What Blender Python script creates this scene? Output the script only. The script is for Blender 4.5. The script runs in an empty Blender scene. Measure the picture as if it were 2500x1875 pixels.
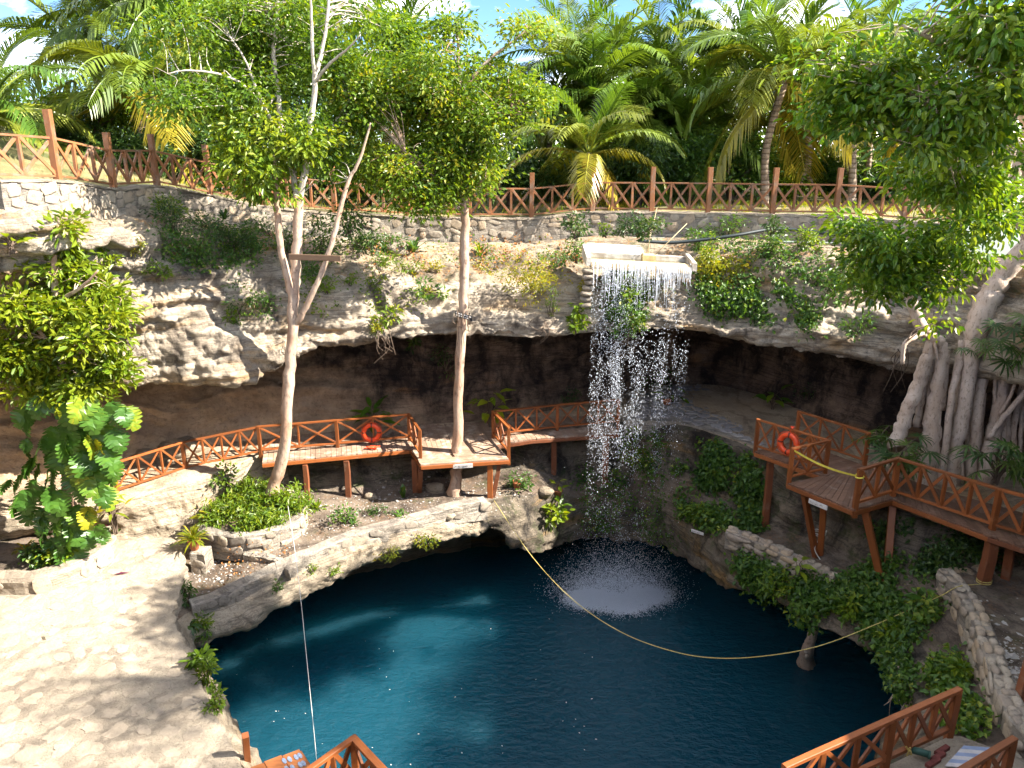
import bpy, math, random
import numpy as np
from mathutils import Vector, Matrix, Quaternion, noise
from mathutils.bvhtree import BVHTree

S = bpy.context.scene
COL = S.collection
R = math.radians

# ------------------------------------------------------------------ camera, sky, sun, exposure
CAM_Z, PITCH, FPX = 14.4, R(17.0), 1877.0          # water surface is z = 0
cam = bpy.data.cameras.new('camera')
cam.sensor_width = 36.0
cam.lens = 36.0 * FPX / 2500.0
cam.clip_end = 3000.0
cam_o = bpy.data.objects.new('camera', cam)
COL.objects.link(cam_o)
cam_o.location = (0, 0, CAM_Z)
cam_o.rotation_euler = (math.pi / 2 - PITCH, 0, 0)
S.camera = cam_o

SUN_EL = R(40.0)
SUN = Vector((0.983 * math.cos(SUN_EL), -0.184 * math.cos(SUN_EL), math.sin(SUN_EL))).normalized()
sl = bpy.data.lights.new('sun', 'SUN')
sl.energy = 5.0
sl.angle = R(0.55)
sl.color = (1.0, 0.93, 0.82)
so = bpy.data.objects.new('sun', sl)
COL.objects.link(so)
so.rotation_euler = SUN.to_track_quat('Z', 'Y').to_euler()
so.location = (60, -10, 60)

world = bpy.data.worlds.new('World')
S.world = world
world.use_nodes = True
wn, wl = world.node_tree.nodes, world.node_tree.links
wn.clear()
w_out = wn.new('ShaderNodeOutputWorld')
w_bg = wn.new('ShaderNodeBackground')
w_sky = wn.new('ShaderNodeTexSky')
w_sky.sky_type = 'NISHITA'
w_sky.sun_disc = False
w_sky.sun_elevation = SUN_EL
w_sky.sun_rotation = math.atan2(SUN.x, SUN.y)
w_sky.altitude = 2500.0
w_sky.air_density = 0.8
w_sky.dust_density = 0.1
w_sky.ozone_density = 1.6
w_bg.inputs['Strength'].default_value = 0.075
# scattered cumulus: noise over the direction of view
tc = wn.new('ShaderNodeTexCoord')
mp = wn.new('ShaderNodeMapping')
mp.inputs['Scale'].default_value = (1.0, 1.0, 2.6)
mp.inputs['Location'].default_value = (3.3, 0.7, 0.1)
wl.new(tc.outputs['Generated'], mp.inputs['Vector'])
cn = wn.new('ShaderNodeTexNoise')
cn.inputs['Scale'].default_value = 2.3
cn.inputs['Detail'].default_value = 9
cn.inputs['Roughness'].default_value = 0.55
wl.new(mp.outputs['Vector'], cn.inputs['Vector'])
cr = wn.new('ShaderNodeValToRGB')
cr.color_ramp.elements[0].position = 0.50
cr.color_ramp.elements[1].position = 0.60
wl.new(cn.outputs['Fac'], cr.inputs['Fac'])
cm = wn.new('ShaderNodeMixRGB')
cm.inputs['Color2'].default_value = (19.5, 19.3, 19.8, 1)
wl.new(cr.outputs['Color'], cm.inputs['Fac'])
w_hs = wn.new('ShaderNodeHueSaturation')
w_hs.inputs['Saturation'].default_value = 1.15
wl.new(w_sky.outputs['Color'], w_hs.inputs['Color'])
wl.new(w_hs.outputs['Color'], cm.inputs['Color1'])
wl.new(cm.outputs['Color'], w_bg.inputs['Color'])
wl.new(w_bg.outputs['Background'], w_out.inputs['Surface'])

S.view_settings.view_transform = 'Standard'
S.view_settings.look = 'None'
S.view_settings.exposure = 2.2
S.view_settings.gamma = 1.0
S.view_settings.use_curve_mapping = False
S.render.engine = 'CYCLES'
S.cycles.max_bounces = 7
S.cycles.diffuse_bounces = 5
S.cycles.glossy_bounces = 2
S.cycles.transmission_bounces = 3
S.cycles.transparent_max_bounces = 4
S.cycles.caustics_reflective = False
S.cycles.caustics_refractive = False
S.cycles.sample_clamp_indirect = 6.0

# ------------------------------------------------------------------ helpers
CP, SP = math.cos(PITCH), math.sin(PITCH)


def ray(px, py):
    """direction through a point of the 2500 x 1875 photograph"""
    u, v = (px - 1250.0) / FPX, (py - 937.5) / FPX
    return Vector((u, CP - v * SP, -SP - v * CP))


def PY(px, py, Y):
    d = ray(px, py)
    t = Y / d.y
    return Vector((d.x * t, Y, CAM_Z + d.z * t))


def PZ(px, py, z):
    d = ray(px, py)
    t = (z - CAM_Z) / d.z
    return Vector((d.x * t, d.y * t, z))


def seed(n):
    return np.random.default_rng(n)


def V3(p):
    return Vector((float(p[0]), float(p[1]), float(p[2])))


def mesh_np(name, verts, faces, mat=None, smooth=False, tint=None, mat_idx=None):
    """verts (N,3); faces: list of tuples or an int array (M,k)"""
    me = bpy.data.meshes.new(name)
    verts = np.asarray(verts, dtype=np.float32).reshape(-1, 3)
    me.vertices.add(len(verts))
    me.vertices.foreach_set('co', verts.ravel())
    if isinstance(faces, np.ndarray):
        k = faces.shape[1]
        loops = faces.astype(np.int32).ravel()
        starts = np.arange(0, len(loops), k, dtype=np.int32)
        totals = np.full(len(starts), k, dtype=np.int32)
    else:
        totals = np.array([len(f) for f in faces], dtype=np.int32)
        starts = np.concatenate([[0], np.cumsum(totals)[:-1]]).astype(np.int32)
        loops = np.array([i for f in faces for i in f], dtype=np.int32)
    me.loops.add(len(loops))
    me.loops.foreach_set('vertex_index', loops)
    me.polygons.add(len(starts))
    me.polygons.foreach_set('loop_start', starts)
    me.polygons.foreach_set('loop_total', totals)
    me.polygons.foreach_set('use_smooth', np.full(len(starts), bool(smooth)))
    if mat is not None:
        for m in (mat if isinstance(mat, (list, tuple)) else [mat]):
            me.materials.append(m)
    if mat_idx is not None:
        me.polygons.foreach_set('material_index', np.asarray(mat_idx, dtype=np.int32))
    if tint is not None:
        a = me.attributes.new('tint', 'FLOAT', 'POINT')
        a.data.foreach_set('value', np.asarray(tint, dtype=np.float32))
    me.update(calc_edges=True)
    me.validate(verbose=False)
    return me


def tag(o, label=None, cat=None, group=None, kind=None):
    if label: o['label'] = label
    if cat: o['category'] = cat
    if group: o['group'] = group
    if kind: o['kind'] = kind
    return o


def wloc(o):
    p = Vector((0, 0, 0))
    while o is not None:
        p = p + o.location
        o = o.parent
    return p


def thing(name, label, cat, loc, group=None):
    o = bpy.data.objects.new(name, None)
    o.empty_display_size = 0.2
    COL.objects.link(o)
    o.location = loc
    return tag(o, label, cat, group)


def link(name, me, parent=None, mw=None):
    """link a mesh; mw = world matrix (parents are unrotated Empties or meshes at their own base)"""
    o = bpy.data.objects.new(name, me)
    COL.objects.link(o)
    if parent is not None:
        o.parent = parent
    m = mw.copy() if mw is not None else Matrix.Identity(4)
    if parent is not None:
        m.translation = m.translation - wloc(parent)
    o.matrix_basis = m
    return o


def piece(name, verts, faces, mat, parent=None, smooth=False, tint=None, mat_idx=None):
    """a mesh given in world coordinates; its origin goes to its parent's base"""
    v = np.asarray(verts, dtype=np.float64).reshape(-1, 3)
    if parent is None:
        base = Vector((float(v[:, 0].mean()), float(v[:, 1].mean()), float(v[:, 2].min())))
        me = mesh_np(name, v - np.array(base), faces, mat, smooth, tint, mat_idx)
        return link(name, me, None, Matrix.Translation(base))
    me = mesh_np(name, v - np.array(wloc(parent)), faces, mat, smooth, tint, mat_idx)
    o = link(name, me, None)
    o.parent = parent
    return o


class Geo:
    """collects world-space geometry for one mesh"""
    def __init__(self):
        self.v, self.f, self.t, self.m, self.n = [], [], [], [], 0

    def add(self, v, f, tint=None, mi=0):
        v = np.asarray(v, dtype=np.float64).reshape(-1, 3)
        self.v.append(v)
        self.f.extend(tuple(int(i) + self.n for i in q) for q in f)
        self.m.extend([mi] * len(f))
        self.t.append(np.full(len(v), 0.5) if tint is None else np.broadcast_to(tint, (len(v),)))
        self.n += len(v)

    def tube(self, pts, rad, k=8, cap=True, tint=None, mi=0, wob=0.0, rng=None):
        v, f = tube(pts, rad, k, cap, wob, rng)
        self.add(v, f, tint, mi)

    def build(self, name, mat, parent=None, smooth=True):
        return piece(name, np.concatenate(self.v), self.f, mat, parent, smooth, np.concatenate(self.t), self.m)


def tube(pts, rad, k=8, cap=True, wob=0.0, rng=None):
    P = np.array([list(p) for p in pts], dtype=np.float64)
    n = len(P)
    rad = np.broadcast_to(np.asarray(rad, dtype=np.float64), (n,))
    T = np.gradient(P, axis=0)
    T /= np.linalg.norm(T, axis=1)[:, None] + 1e-9
    up = np.array([0.0, 0.0, 1.0]) if abs(T[0][2]) < 0.9 else np.array([1.0, 0.0, 0.0])
    A = np.cross(T[0], up); A /= np.linalg.norm(A)
    vs = []
    ang = np.arange(k) * 2 * math.pi / k
    for i in range(n):
        A = A - T[i] * A.dot(T[i]); A /= np.linalg.norm(A) + 1e-9
        B = np.cross(T[i], A)
        r = rad[i] * (1 + (rng.uniform(-wob, wob, k) if wob and rng is not None else 0))
        vs.append(P[i] + (np.cos(ang) * r)[:, None] * A + (np.sin(ang) * r)[:, None] * B)
    fs = []
    for i in range(n - 1):
        for j in range(k):
            a, b = i * k + j, i * k + (j + 1) % k
            fs.append((a, b, b + k, a + k))
    if cap:
        fs.append(tuple(range(k))[::-1])
        fs.append(tuple((n - 1) * k + j for j in range(k)))
    return np.concatenate(vs), fs


def smooth_path(pts, n=6):
    """Catmull-Rom through pts (list of Vectors / tuples of any length)"""
    P = np.array([list(p) for p in pts], dtype=np.float64)
    Q = np.concatenate([[2 * P[0] - P[1]], P, [2 * P[-1] - P[-2]]])
    out = []
    for i in range(1, len(Q) - 2):
        p0, p1, p2, p3 = Q[i - 1], Q[i], Q[i + 1], Q[i + 2]
        for t in np.linspace(0, 1, n, endpoint=False):
            out.append(0.5 * (2 * p1 + (p2 - p0) * t + (2 * p0 - 5 * p1 + 4 * p2 - p3) * t * t + (3 * p1 - p0 - 3 * p2 + p3) * t ** 3))
    out.append(P[-1])
    return np.array(out)


# a timber: octagonal section (chamfered edges), length along X, unit size; four slightly different ones
def timber_mesh(rng, mat, name='timber', irregular=0.03):
    c = 0.06
    sec = np.array([(-.5, -.5 + c), (-.5 + c, -.5), (.5 - c, -.5), (.5, -.5 + c), (.5, .5 - c), (.5 - c, .5), (-.5 + c, .5), (-.5, .5 - c)])
    v = []
    for x in (-.5, -.17, .17, .5):
        off = rng.uniform(-irregular, irregular, 2)
        v.append(np.column_stack([np.full(8, x), sec * (1 + rng.uniform(-irregular, irregular)) + off]))
    f = []
    for i in range(3):
        for j in range(8):
            a, b = i * 8 + j, i * 8 + (j + 1) % 8
            f.append((a, b, b + 8, a + 8))
    f.append(tuple(range(8))[::-1]); f.append(tuple(24 + j for j in range(8)))
    return mesh_np(name, np.concatenate(v), [q[::-1] for q in f], mat)


def beam_matrix(a, b, w, h, up=Vector((0, 0, 1))):
    a, b = V3(a), V3(b)
    x = (b - a); L = x.length; x = x.normalized()
    if abs(x.dot(up)) > 0.98:
        up = Vector((0, 1, 0))
    y = up.cross(x).normalized(); z = x.cross(y)
    m = Matrix(((x.x * L, y.x * w, z.x * h, 0), (x.y * L, y.y * w, z.y * h, 0), (x.z * L, y.z * w, z.z * h, 0), (0, 0, 0, 1)))
    m.translation = (a + b) / 2
    return m


_bm_n = [0]


def beam(name, kit, a, b, w, h, parent=None, up=Vector((0, 0, 1))):
    _bm_n[0] += 1
    return link(name, kit[_bm_n[0] % len(kit)], parent, beam_matrix(a, b, w, h, up))


# ------------------------------------------------------------------ materials
MAT = {}


def new_mat(name):
    m = bpy.data.materials.new(name)
    m.use_nodes = True
    nt = m.node_tree
    b = nt.nodes['Principled BSDF']
    MAT[name] = m
    return m, nt.nodes, nt.links, b


def N(nodes, typ, **kw):
    n = nodes.new('ShaderNode' + typ)
    for k, v in kw.items():
        if k in n.inputs: n.inputs[k].default_value = v
        else: setattr(n, k, v)
    return n


def ramp(nodes, links, src, stops):
    r = nodes.new('ShaderNodeValToRGB')
    e = r.color_ramp.elements
    while len(e) < len(stops): e.new(0.5)
    for i, (p, c) in enumerate(stops):
        e[i].position = p
        e[i].color = (*c, 1) if len(c) == 3 else c
    links.new(src, r.inputs['Fac'])
    return r.outputs['Color']


def mix(nodes, links, fac, a, b, mode='MIX'):
    m = nodes.new('ShaderNodeMixRGB')
    m.blend_type = mode
    for k, s in (('Fac', fac), ('Color1', a), ('Color2', b)):
        if isinstance(s, (int, float)): m.inputs[k].default_value = s
        elif isinstance(s, tuple): m.inputs[k].default_value = (*s, 1)
        else: links.new(s, m.inputs[k])
    return m.outputs['Color']


def noise_tex(nodes, links, vec, scale, detail=8, rough=0.6, dist=0.0):
    n = nodes.new('ShaderNodeTexNoise')
    n.inputs['Scale'].default_value = scale
    n.inputs['Detail'].default_value = detail
    n.inputs['Roughness'].default_value = rough
    n.inputs['Distortion'].default_value = dist
    links.new(vec, n.inputs['Vector'])
    return n.outputs['Fac']


def position(nodes, links, scale=(1, 1, 1)):
    g = nodes.new('ShaderNodeNewGeometry')
    if scale == (1, 1, 1):
        return g.outputs['Position']
    m = nodes.new('ShaderNodeMapping')
    m.inputs['Scale'].default_value = scale
    links.new(g.outputs['Position'], m.inputs['Vector'])
    return m.outputs['Vector']


def bump(nodes, links, bsdf, srcs, strength=0.6, dist=0.05):
    nrm = None
    for s, st, d in srcs:
        b = nodes.new('ShaderNodeBump')
        b.inputs['Strength'].default_value = st
        b.inputs['Distance'].default_value = d
        links.new(s, b.inputs['Height'])
        if nrm is not None: links.new(nrm, b.inputs['Normal'])
        nrm = b.outputs['Normal']
    links.new(nrm, bsdf.inputs['Normal'])


def rock_mat(name, pale, grey, dark, ochre, dark_lo=0.5, dark_hi=0.62, ochre_lo=0.58, ochre_hi=0.68, green=None, litter=None, rough=0.92, earth=None):
    m, n, l, b = new_mat(name)
    p = position(n, l)
    pv = position(n, l, (1.0, 1.0, 0.38))
    ph = position(n, l, (0.5, 0.5, 2.2))
    c = ramp(n, l, noise_tex(n, l, p, 0.9, 9, 0.62), [(0.36, grey), (0.60, pale)])
    c = mix(n, l, ramp(n, l, noise_tex(n, l, ph, 0.75, 6, 0.6, 0.5), [(ochre_lo, (0, 0, 0)), (ochre_hi, (1, 1, 1))]), c, ochre)
    c = mix(n, l, ramp(n, l, noise_tex(n, l, pv, 1.1, 12, 0.72, 0.4), [(dark_lo, (0, 0, 0)), (dark_hi, (0.93, 0.93, 0.93))]), c, dark)
    fine = noise_tex(n, l, p, 9.0, 8, 0.75)
    c = mix(n, l, ramp(n, l, fine, [(0.56, (0, 0, 0)), (0.70, (0.62, 0.62, 0.62))]), c, dark)
    pl = position(n, l, (0.30, 0.30, 5.0))
    c = mix(n, l, ramp(n, l, noise_tex(n, l, pl, 1.0, 7, 0.6, 0.7), [(0.455, (0, 0, 0)), (0.49, (0.6, 0.6, 0.6)), (0.525, (0, 0, 0))]), c, dark)
    pit = noise_tex(n, l, p, 24.0, 6, 0.8)
    c = mix(n, l, ramp(n, l, pit, [(0.53, (0, 0, 0)), (0.64, (0.55, 0.55, 0.55))]), c, dark)
    if green:
        c = mix(n, l, ramp(n, l, noise_tex(n, l, p, 1.7, 8, 0.7), [(0.53, (0, 0, 0)), (0.66, (0.75, 0.75, 0.75))]), c, green)
    if litter:
        vo = N(n, 'TexVoronoi', Scale=16.0)
        l.new(p, vo.inputs['Vector'])
        lit = mix(n, l, ramp(n, l, noise_tex(n, l, p, 1.3, 5, 0.6), [(0.50, (0, 0, 0)), (0.66, (0.75, 0.75, 0.75))]), (0, 0, 0), ramp(n, l, vo.outputs['Color'], [(0.45, (0, 0, 0)), (0.5, (1, 1, 1))]))
        c = mix(n, l, lit, c, litter)
    if earth:
        at = n.new('ShaderNodeAttribute'); at.attribute_name = 'tint'
        e_ = mix(n, l, ramp(n, l, noise_tex(n, l, p, 1.4, 9, 0.7), [(0.4, (0, 0, 0)), (0.62, (1, 1, 1))]), earth[0], earth[1])
        e_ = mix(n, l, ramp(n, l, fine, [(0.52, (0, 0, 0)), (0.66, (0.6, 0.6, 0.6))]), e_, earth[2])
        fr = n.new('ShaderNodeMath'); fr.operation = 'ADD'; fr.use_clamp = True
        sc_ = n.new('ShaderNodeMath'); sc_.operation = 'MULTIPLY_ADD'
        l.new(noise_tex(n, l, p, 0.9, 8, 0.7), sc_.inputs[0]); sc_.inputs[1].default_value = 1.6; sc_.inputs[2].default_value = -0.8
        l.new(sc_.outputs[0], fr.inputs[0]); l.new(at.outputs['Fac'], fr.inputs[1])
        c = mix(n, l, fr.outputs[0], c, e_)
    l.new(c, b.inputs['Base Color'])
    b.inputs['Roughness'].default_value = rough
    b.inputs['Specular IOR Level'].default_value = 0.2
    vc = N(n, 'TexVoronoi', Scale=5.5)
    vc.feature = 'DISTANCE_TO_EDGE'
    wv_ = n.new('ShaderNodeVectorMath'); wv_.operation = 'ADD'
    nz_ = n.new('ShaderNodeTexNoise'); nz_.inputs['Scale'].default_value = 2.0; nz_.inputs['Detail'].default_value = 6
    l.new(p, nz_.inputs['Vector']); l.new(ph, wv_.inputs[0]); l.new(nz_.outputs['Color'], wv_.inputs[1]); l.new(wv_.outputs[0], vc.inputs['Vector'])
    crack = ramp(n, l, vc.outputs['Distance'], [(0.0, (0, 0, 0)), (0.07, (1, 1, 1))])
    bump(n, l, b, [(noise_tex(n, l, ph, 2.5, 8, 0.65), 0.8, 0.2), (noise_tex(n, l, p, 7.0, 10, 0.78), 1.0, 0.09), (crack, 0.35, 0.03), (fine, 0.7, 0.035)])
    return m


def leaf_mat(name, stops, trans=0.35, gloss=0.42, spec=0.45, tcol=(1.7, 1.5, 0.45)):
    m, n, l, b = new_mat(name)
    at = n.new('ShaderNodeAttribute')
    at.attribute_name = 'tint'
    c = ramp(n, l, at.outputs['Fac'], stops)
    l.new(c, b.inputs['Base Color'])
    b.inputs['Roughness'].default_value = gloss
    b.inputs['Specular IOR Level'].default_value = spec
    t = n.new('ShaderNodeBsdfTranslucent')
    l.new(mix(n, l, 1.0, c, tcol, 'MULTIPLY'), t.inputs['Color'])
    ms = n.new('ShaderNodeMixShader')
    ms.inputs['Fac'].default_value = trans
    l.new(b.outputs['BSDF'], ms.inputs[1])
    l.new(t.outputs['BSDF'], ms.inputs[2])
    l.new(ms.outputs['Shader'], n['Material Output'].inputs['Surface'])
    return m


def wood_mat(name, c1, c2, worn=None, rough=0.45, spec=0.4, vary=(0.74, 1.2), worn_lo=0.5):
    m, n, l, b = new_mat(name)
    oi = n.new('ShaderNodeObjectInfo')
    p = position(n, l)
    c = mix(n, l, noise_tex(n, l, p, 6.0, 6, 0.7), c1, c2)
    tcn = n.new('ShaderNodeTexCoord')
    mpn = n.new('ShaderNodeMapping')
    mpn.inputs['Scale'].default_value = (1.2, 9, 9)
    l.new(tcn.outputs['Object'], mpn.inputs['Vector'])
    gr = noise_tex(n, l, mpn.outputs['Vector'], 3.0, 6, 0.7, 0.6)
    c = mix(n, l, ramp(n, l, gr, [(0.35, (0.55, 0.55, 0.55)), (0.62, (0, 0, 0))]), c, tuple(x * 0.45 for x in c2))
    v = n.new('ShaderNodeHueSaturation')
    mr = n.new('ShaderNodeMapRange')
    mr.inputs['To Min'].default_value = vary[0]
    mr.inputs['To Max'].default_value = vary[1]
    l.new(oi.outputs['Random'], mr.inputs['Value'])
    l.new(mr.outputs['Result'], v.inputs['Value'])
    l.new(c, v.inputs['Color'])
    c = v.outputs['Color']
    if worn:
        c = mix(n, l, ramp(n, l, noise_tex(n, l, p, 2.6, 9, 0.7), [(worn_lo, (0, 0, 0)), (worn_lo + 0.13, (0.85, 0.85, 0.85))]), c, worn)
    l.new(c, b.inputs['Base Color'])
    b.inputs['Roughness'].default_value = rough
    b.inputs['Specular IOR Level'].default_value = spec
    bump(n, l, b, [(gr, 0.35, 0.01)])
    return m


def plain_mat(name, col, rough=0.6, spec=0.4, vary=0.0, scale=8.0, bumpd=0.0, metal=0.0, dark=None):
    m, n, l, b = new_mat(name)
    b.inputs['Roughness'].default_value = rough
    b.inputs['Specular IOR Level'].default_value = spec
    b.inputs['Metallic'].default_value = metal
    p = position(n, l)
    f = noise_tex(n, l, p, scale, 7, 0.65)
    d = dark if dark else tuple(x * (1 - vary) for x in col)
    l.new(ramp(n, l, f, [(0.38, d), (0.6, col)]), b.inputs['Base Color'])
    if bumpd:
        bump(n, l, b, [(f, 0.6, bumpd)])
    return m


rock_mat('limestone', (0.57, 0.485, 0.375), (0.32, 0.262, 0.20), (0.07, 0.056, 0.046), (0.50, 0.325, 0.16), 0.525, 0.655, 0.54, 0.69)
rock_mat('slope_rock', (0.45, 0.365, 0.26), (0.25, 0.20, 0.145), (0.07, 0.054, 0.042), (0.38, 0.24, 0.115), 0.54, 0.67, 0.56, 0.70, green=(0.085, 0.095, 0.032), litter=(0.40, 0.19, 0.06))
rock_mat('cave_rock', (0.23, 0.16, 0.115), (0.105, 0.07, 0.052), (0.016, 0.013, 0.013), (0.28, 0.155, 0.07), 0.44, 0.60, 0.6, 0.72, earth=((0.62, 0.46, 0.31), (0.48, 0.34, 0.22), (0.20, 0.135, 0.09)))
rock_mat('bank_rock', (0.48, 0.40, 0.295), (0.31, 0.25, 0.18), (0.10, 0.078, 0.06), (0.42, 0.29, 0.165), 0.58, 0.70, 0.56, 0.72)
rock_mat('shaded_rock', (0.25, 0.205, 0.15), (0.12, 0.098, 0.077), (0.026, 0.023, 0.021), (0.30, 0.185, 0.075), 0.50, 0.63, 0.55, 0.68, green=(0.05, 0.07, 0.022))  # darker, greener rock for unlit columns; their shade is put into the colour
rock_mat('ledge_soil', (0.27, 0.215, 0.165), (0.14, 0.105, 0.08), (0.05, 0.038, 0.03), (0.24, 0.16, 0.10), 0.52, 0.68, 0.6, 0.74, green=(0.08, 0.08, 0.035), litter=(0.20, 0.12, 0.07))
rock_mat('sand', (0.52, 0.41, 0.29), (0.38, 0.29, 0.20), (0.17, 0.12, 0.08), (0.45, 0.31, 0.18), 0.63, 0.78, 0.56, 0.7)
rock_mat('mortar', (0.44, 0.385, 0.315), (0.31, 0.265, 0.215), (0.11, 0.095, 0.085), (0.38, 0.29, 0.19), 0.56, 0.69, 0.6, 0.72)
rock_mat('paving_mortar', (0.47, 0.395, 0.30), (0.38, 0.315, 0.24), (0.20, 0.165, 0.13), (0.42, 0.33, 0.23), 0.62, 0.76, 0.62, 0.78)


def stone_mat(name, cols, dark, rough=0.9):
    m, n, l, b = new_mat(name)
    oi = n.new('ShaderNodeObjectInfo')
    p = position(n, l)
    c = ramp(n, l, oi.outputs['Random'], [(i / max(1, len(cols) - 1), c) for i, c in enumerate(cols)])
    f = noise_tex(n, l, p, 7.0, 9, 0.72)
    c = mix(n, l, ramp(n, l, f, [(0.50, (0, 0, 0)), (0.66, (0.8, 0.8, 0.8))]), c, dark)
    l.new(c, b.inputs['Base Color'])
    b.inputs['Roughness'].default_value = rough
    b.inputs['Specular IOR Level'].default_value = 0.2
    bump(n, l, b, [(f, 0.8, 0.04), (noise_tex(n, l, p, 22.0, 6, 0.7), 0.5, 0.012)])
    return m


stone_mat('wall_stone', [(0.33, 0.28, 0.215), (0.40, 0.34, 0.265), (0.29, 0.24, 0.19), (0.39, 0.30, 0.205), (0.35, 0.295, 0.235)], (0.13, 0.105, 0.085))
stone_mat('rim_stone', [(0.27, 0.23, 0.18), (0.36, 0.30, 0.235), (0.22, 0.19, 0.155), (0.34, 0.275, 0.20)], (0.07, 0.06, 0.05))
stone_mat('flag_stone', [(0.345, 0.285, 0.215), (0.36, 0.30, 0.228), (0.325, 0.27, 0.205), (0.35, 0.29, 0.22)], (0.25, 0.205, 0.16))
stone_mat('plaza_stone', [(0.34, 0.31, 0.30), (0.42, 0.38, 0.35), (0.29, 0.27, 0.265), (0.38, 0.34, 0.30)], (0.14, 0.125, 0.12))
stone_mat('pebble_stone', [(0.40, 0.37, 0.33), (0.36, 0.33, 0.30)], (0.12, 0.11, 0.10))

wood_mat('stained_wood', (0.36, 0.115, 0.03), (0.22, 0.062, 0.017), worn=(0.33, 0.185, 0.10), worn_lo=0.60, rough=0.45, vary=(0.66, 1.25))
wood_mat('fence_wood', (0.35, 0.145, 0.055), (0.24, 0.095, 0.037), worn=(0.22, 0.15, 0.105), worn_lo=0.50, rough=0.5)
wood_mat('pile_wood', (0.26, 0.085, 0.032), (0.15, 0.05, 0.022), worn=(0.22, 0.14, 0.09), worn_lo=0.55, rough=0.6)
wood_mat('deck_wood', (0.38, 0.26, 0.18), (0.27, 0.175, 0.12), worn=(0.46, 0.37, 0.29), worn_lo=0.5, rough=0.75, spec=0.25, vary=(0.80, 1.12))
wood_mat('deck_wood_red', (0.24, 0.135, 0.085), (0.16, 0.085, 0.055), worn=(0.26, 0.19, 0.15), worn_lo=0.54, rough=0.7, spec=0.3, vary=(0.78, 1.12))
wood_mat('old_board', (0.20, 0.12, 0.07), (0.13, 0.08, 0.05), rough=0.8)


def bark_mat(name, c1, c2, dark, ring=False, scale=9.0):
    m, n, l, b = new_mat(name)
    p = position(n, l, (1, 1, 0.45) if not ring else (1, 1, 1))
    f = noise_tex(n, l, p, scale, 9, 0.7, 0.3)
    c = mix(n, l, ramp(n, l, noise_tex(n, l, p, 2.2, 6, 0.65), [(0.38, (0, 0, 0)), (0.62, (1, 1, 1))]), c1, c2)
    c = mix(n, l, ramp(n, l, f, [(0.52, (0, 0, 0)), (0.66, (0.85, 0.85, 0.85))]), c, dark)
    srcs = [(f, 0.7, 0.03)]
    if ring:
        w = n.new('ShaderNodeTexWave')
        w.bands_direction = 'Z'
        w.inputs['Scale'].default_value = 1.7
        w.inputs['Distortion'].default_value = 1.5
        w.inputs['Detail'].default_value = 3
        l.new(position(n, l), w.inputs['Vector'])
        c = mix(n, l, ramp(n, l, w.outputs['Fac'], [(0.0, (0.8, 0.8, 0.8)), (0.3, (0, 0, 0))]), c, dark)
        srcs.append((w.outputs['Fac'], 0.6, 0.03))
    l.new(c, b.inputs['Base Color'])
    b.inputs['Roughness'].default_value = 0.88
    b.inputs['Specular IOR Level'].default_value = 0.2
    bump(n, l, b, srcs)
    return m


bark_mat('pale_bark', (0.44, 0.34, 0.26), (0.34, 0.21, 0.14), (0.13, 0.08, 0.055))
bark_mat('white_bark', (0.50, 0.45, 0.38), (0.40, 0.34, 0.28), (0.18, 0.14, 0.11), scale=14)
bark_mat('fig_bark', (0.58, 0.475, 0.395), (0.46, 0.345, 0.265), (0.20, 0.145, 0.11), scale=16)
bark_mat('dark_bark', (0.15, 0.11, 0.08), (0.10, 0.07, 0.05), (0.04, 0.03, 0.025))
bark_mat('palm_bark', (0.36, 0.28, 0.21), (0.26, 0.19, 0.14), (0.10, 0.07, 0.05), ring=True)

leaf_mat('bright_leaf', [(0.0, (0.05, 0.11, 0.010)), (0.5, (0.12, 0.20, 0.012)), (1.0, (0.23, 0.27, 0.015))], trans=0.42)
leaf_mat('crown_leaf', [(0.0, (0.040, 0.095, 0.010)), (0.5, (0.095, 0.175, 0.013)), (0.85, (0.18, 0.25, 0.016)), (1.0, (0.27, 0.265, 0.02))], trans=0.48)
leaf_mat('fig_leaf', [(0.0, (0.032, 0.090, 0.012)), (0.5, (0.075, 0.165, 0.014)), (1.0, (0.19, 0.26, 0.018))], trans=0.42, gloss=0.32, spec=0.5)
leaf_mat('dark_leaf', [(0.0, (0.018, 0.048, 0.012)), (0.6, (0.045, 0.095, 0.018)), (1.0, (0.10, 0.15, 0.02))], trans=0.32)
leaf_mat('yellow_leaf', [(0.0, (0.08, 0.14, 0.012)), (0.5, (0.22, 0.235, 0.014)), (1.0, (0.40, 0.31, 0.018))], trans=0.42)
leaf_mat('creeper_leaf', [(0.0, (0.026, 0.072, 0.014)), (0.6, (0.07, 0.15, 0.020)), (0.9, (0.14, 0.23, 0.026)), (1.0, (0.24, 0.28, 0.03))], trans=0.38)
leaf_mat('purple_leaf', [(0.0, (0.05, 0.012, 0.03)), (0.6, (0.12, 0.02, 0.06)), (1.0, (0.30, 0.05, 0.13))], trans=0.3, tcol=(1.4, 0.8, 1.1))
leaf_mat('split_leaf', [(0.0, (0.026, 0.078, 0.014)), (0.6, (0.065, 0.15, 0.018)), (0.85, (0.16, 0.23, 0.02)), (1.0, (0.36, 0.32, 0.02))], trans=0.26, gloss=0.38, spec=.35)


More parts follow.
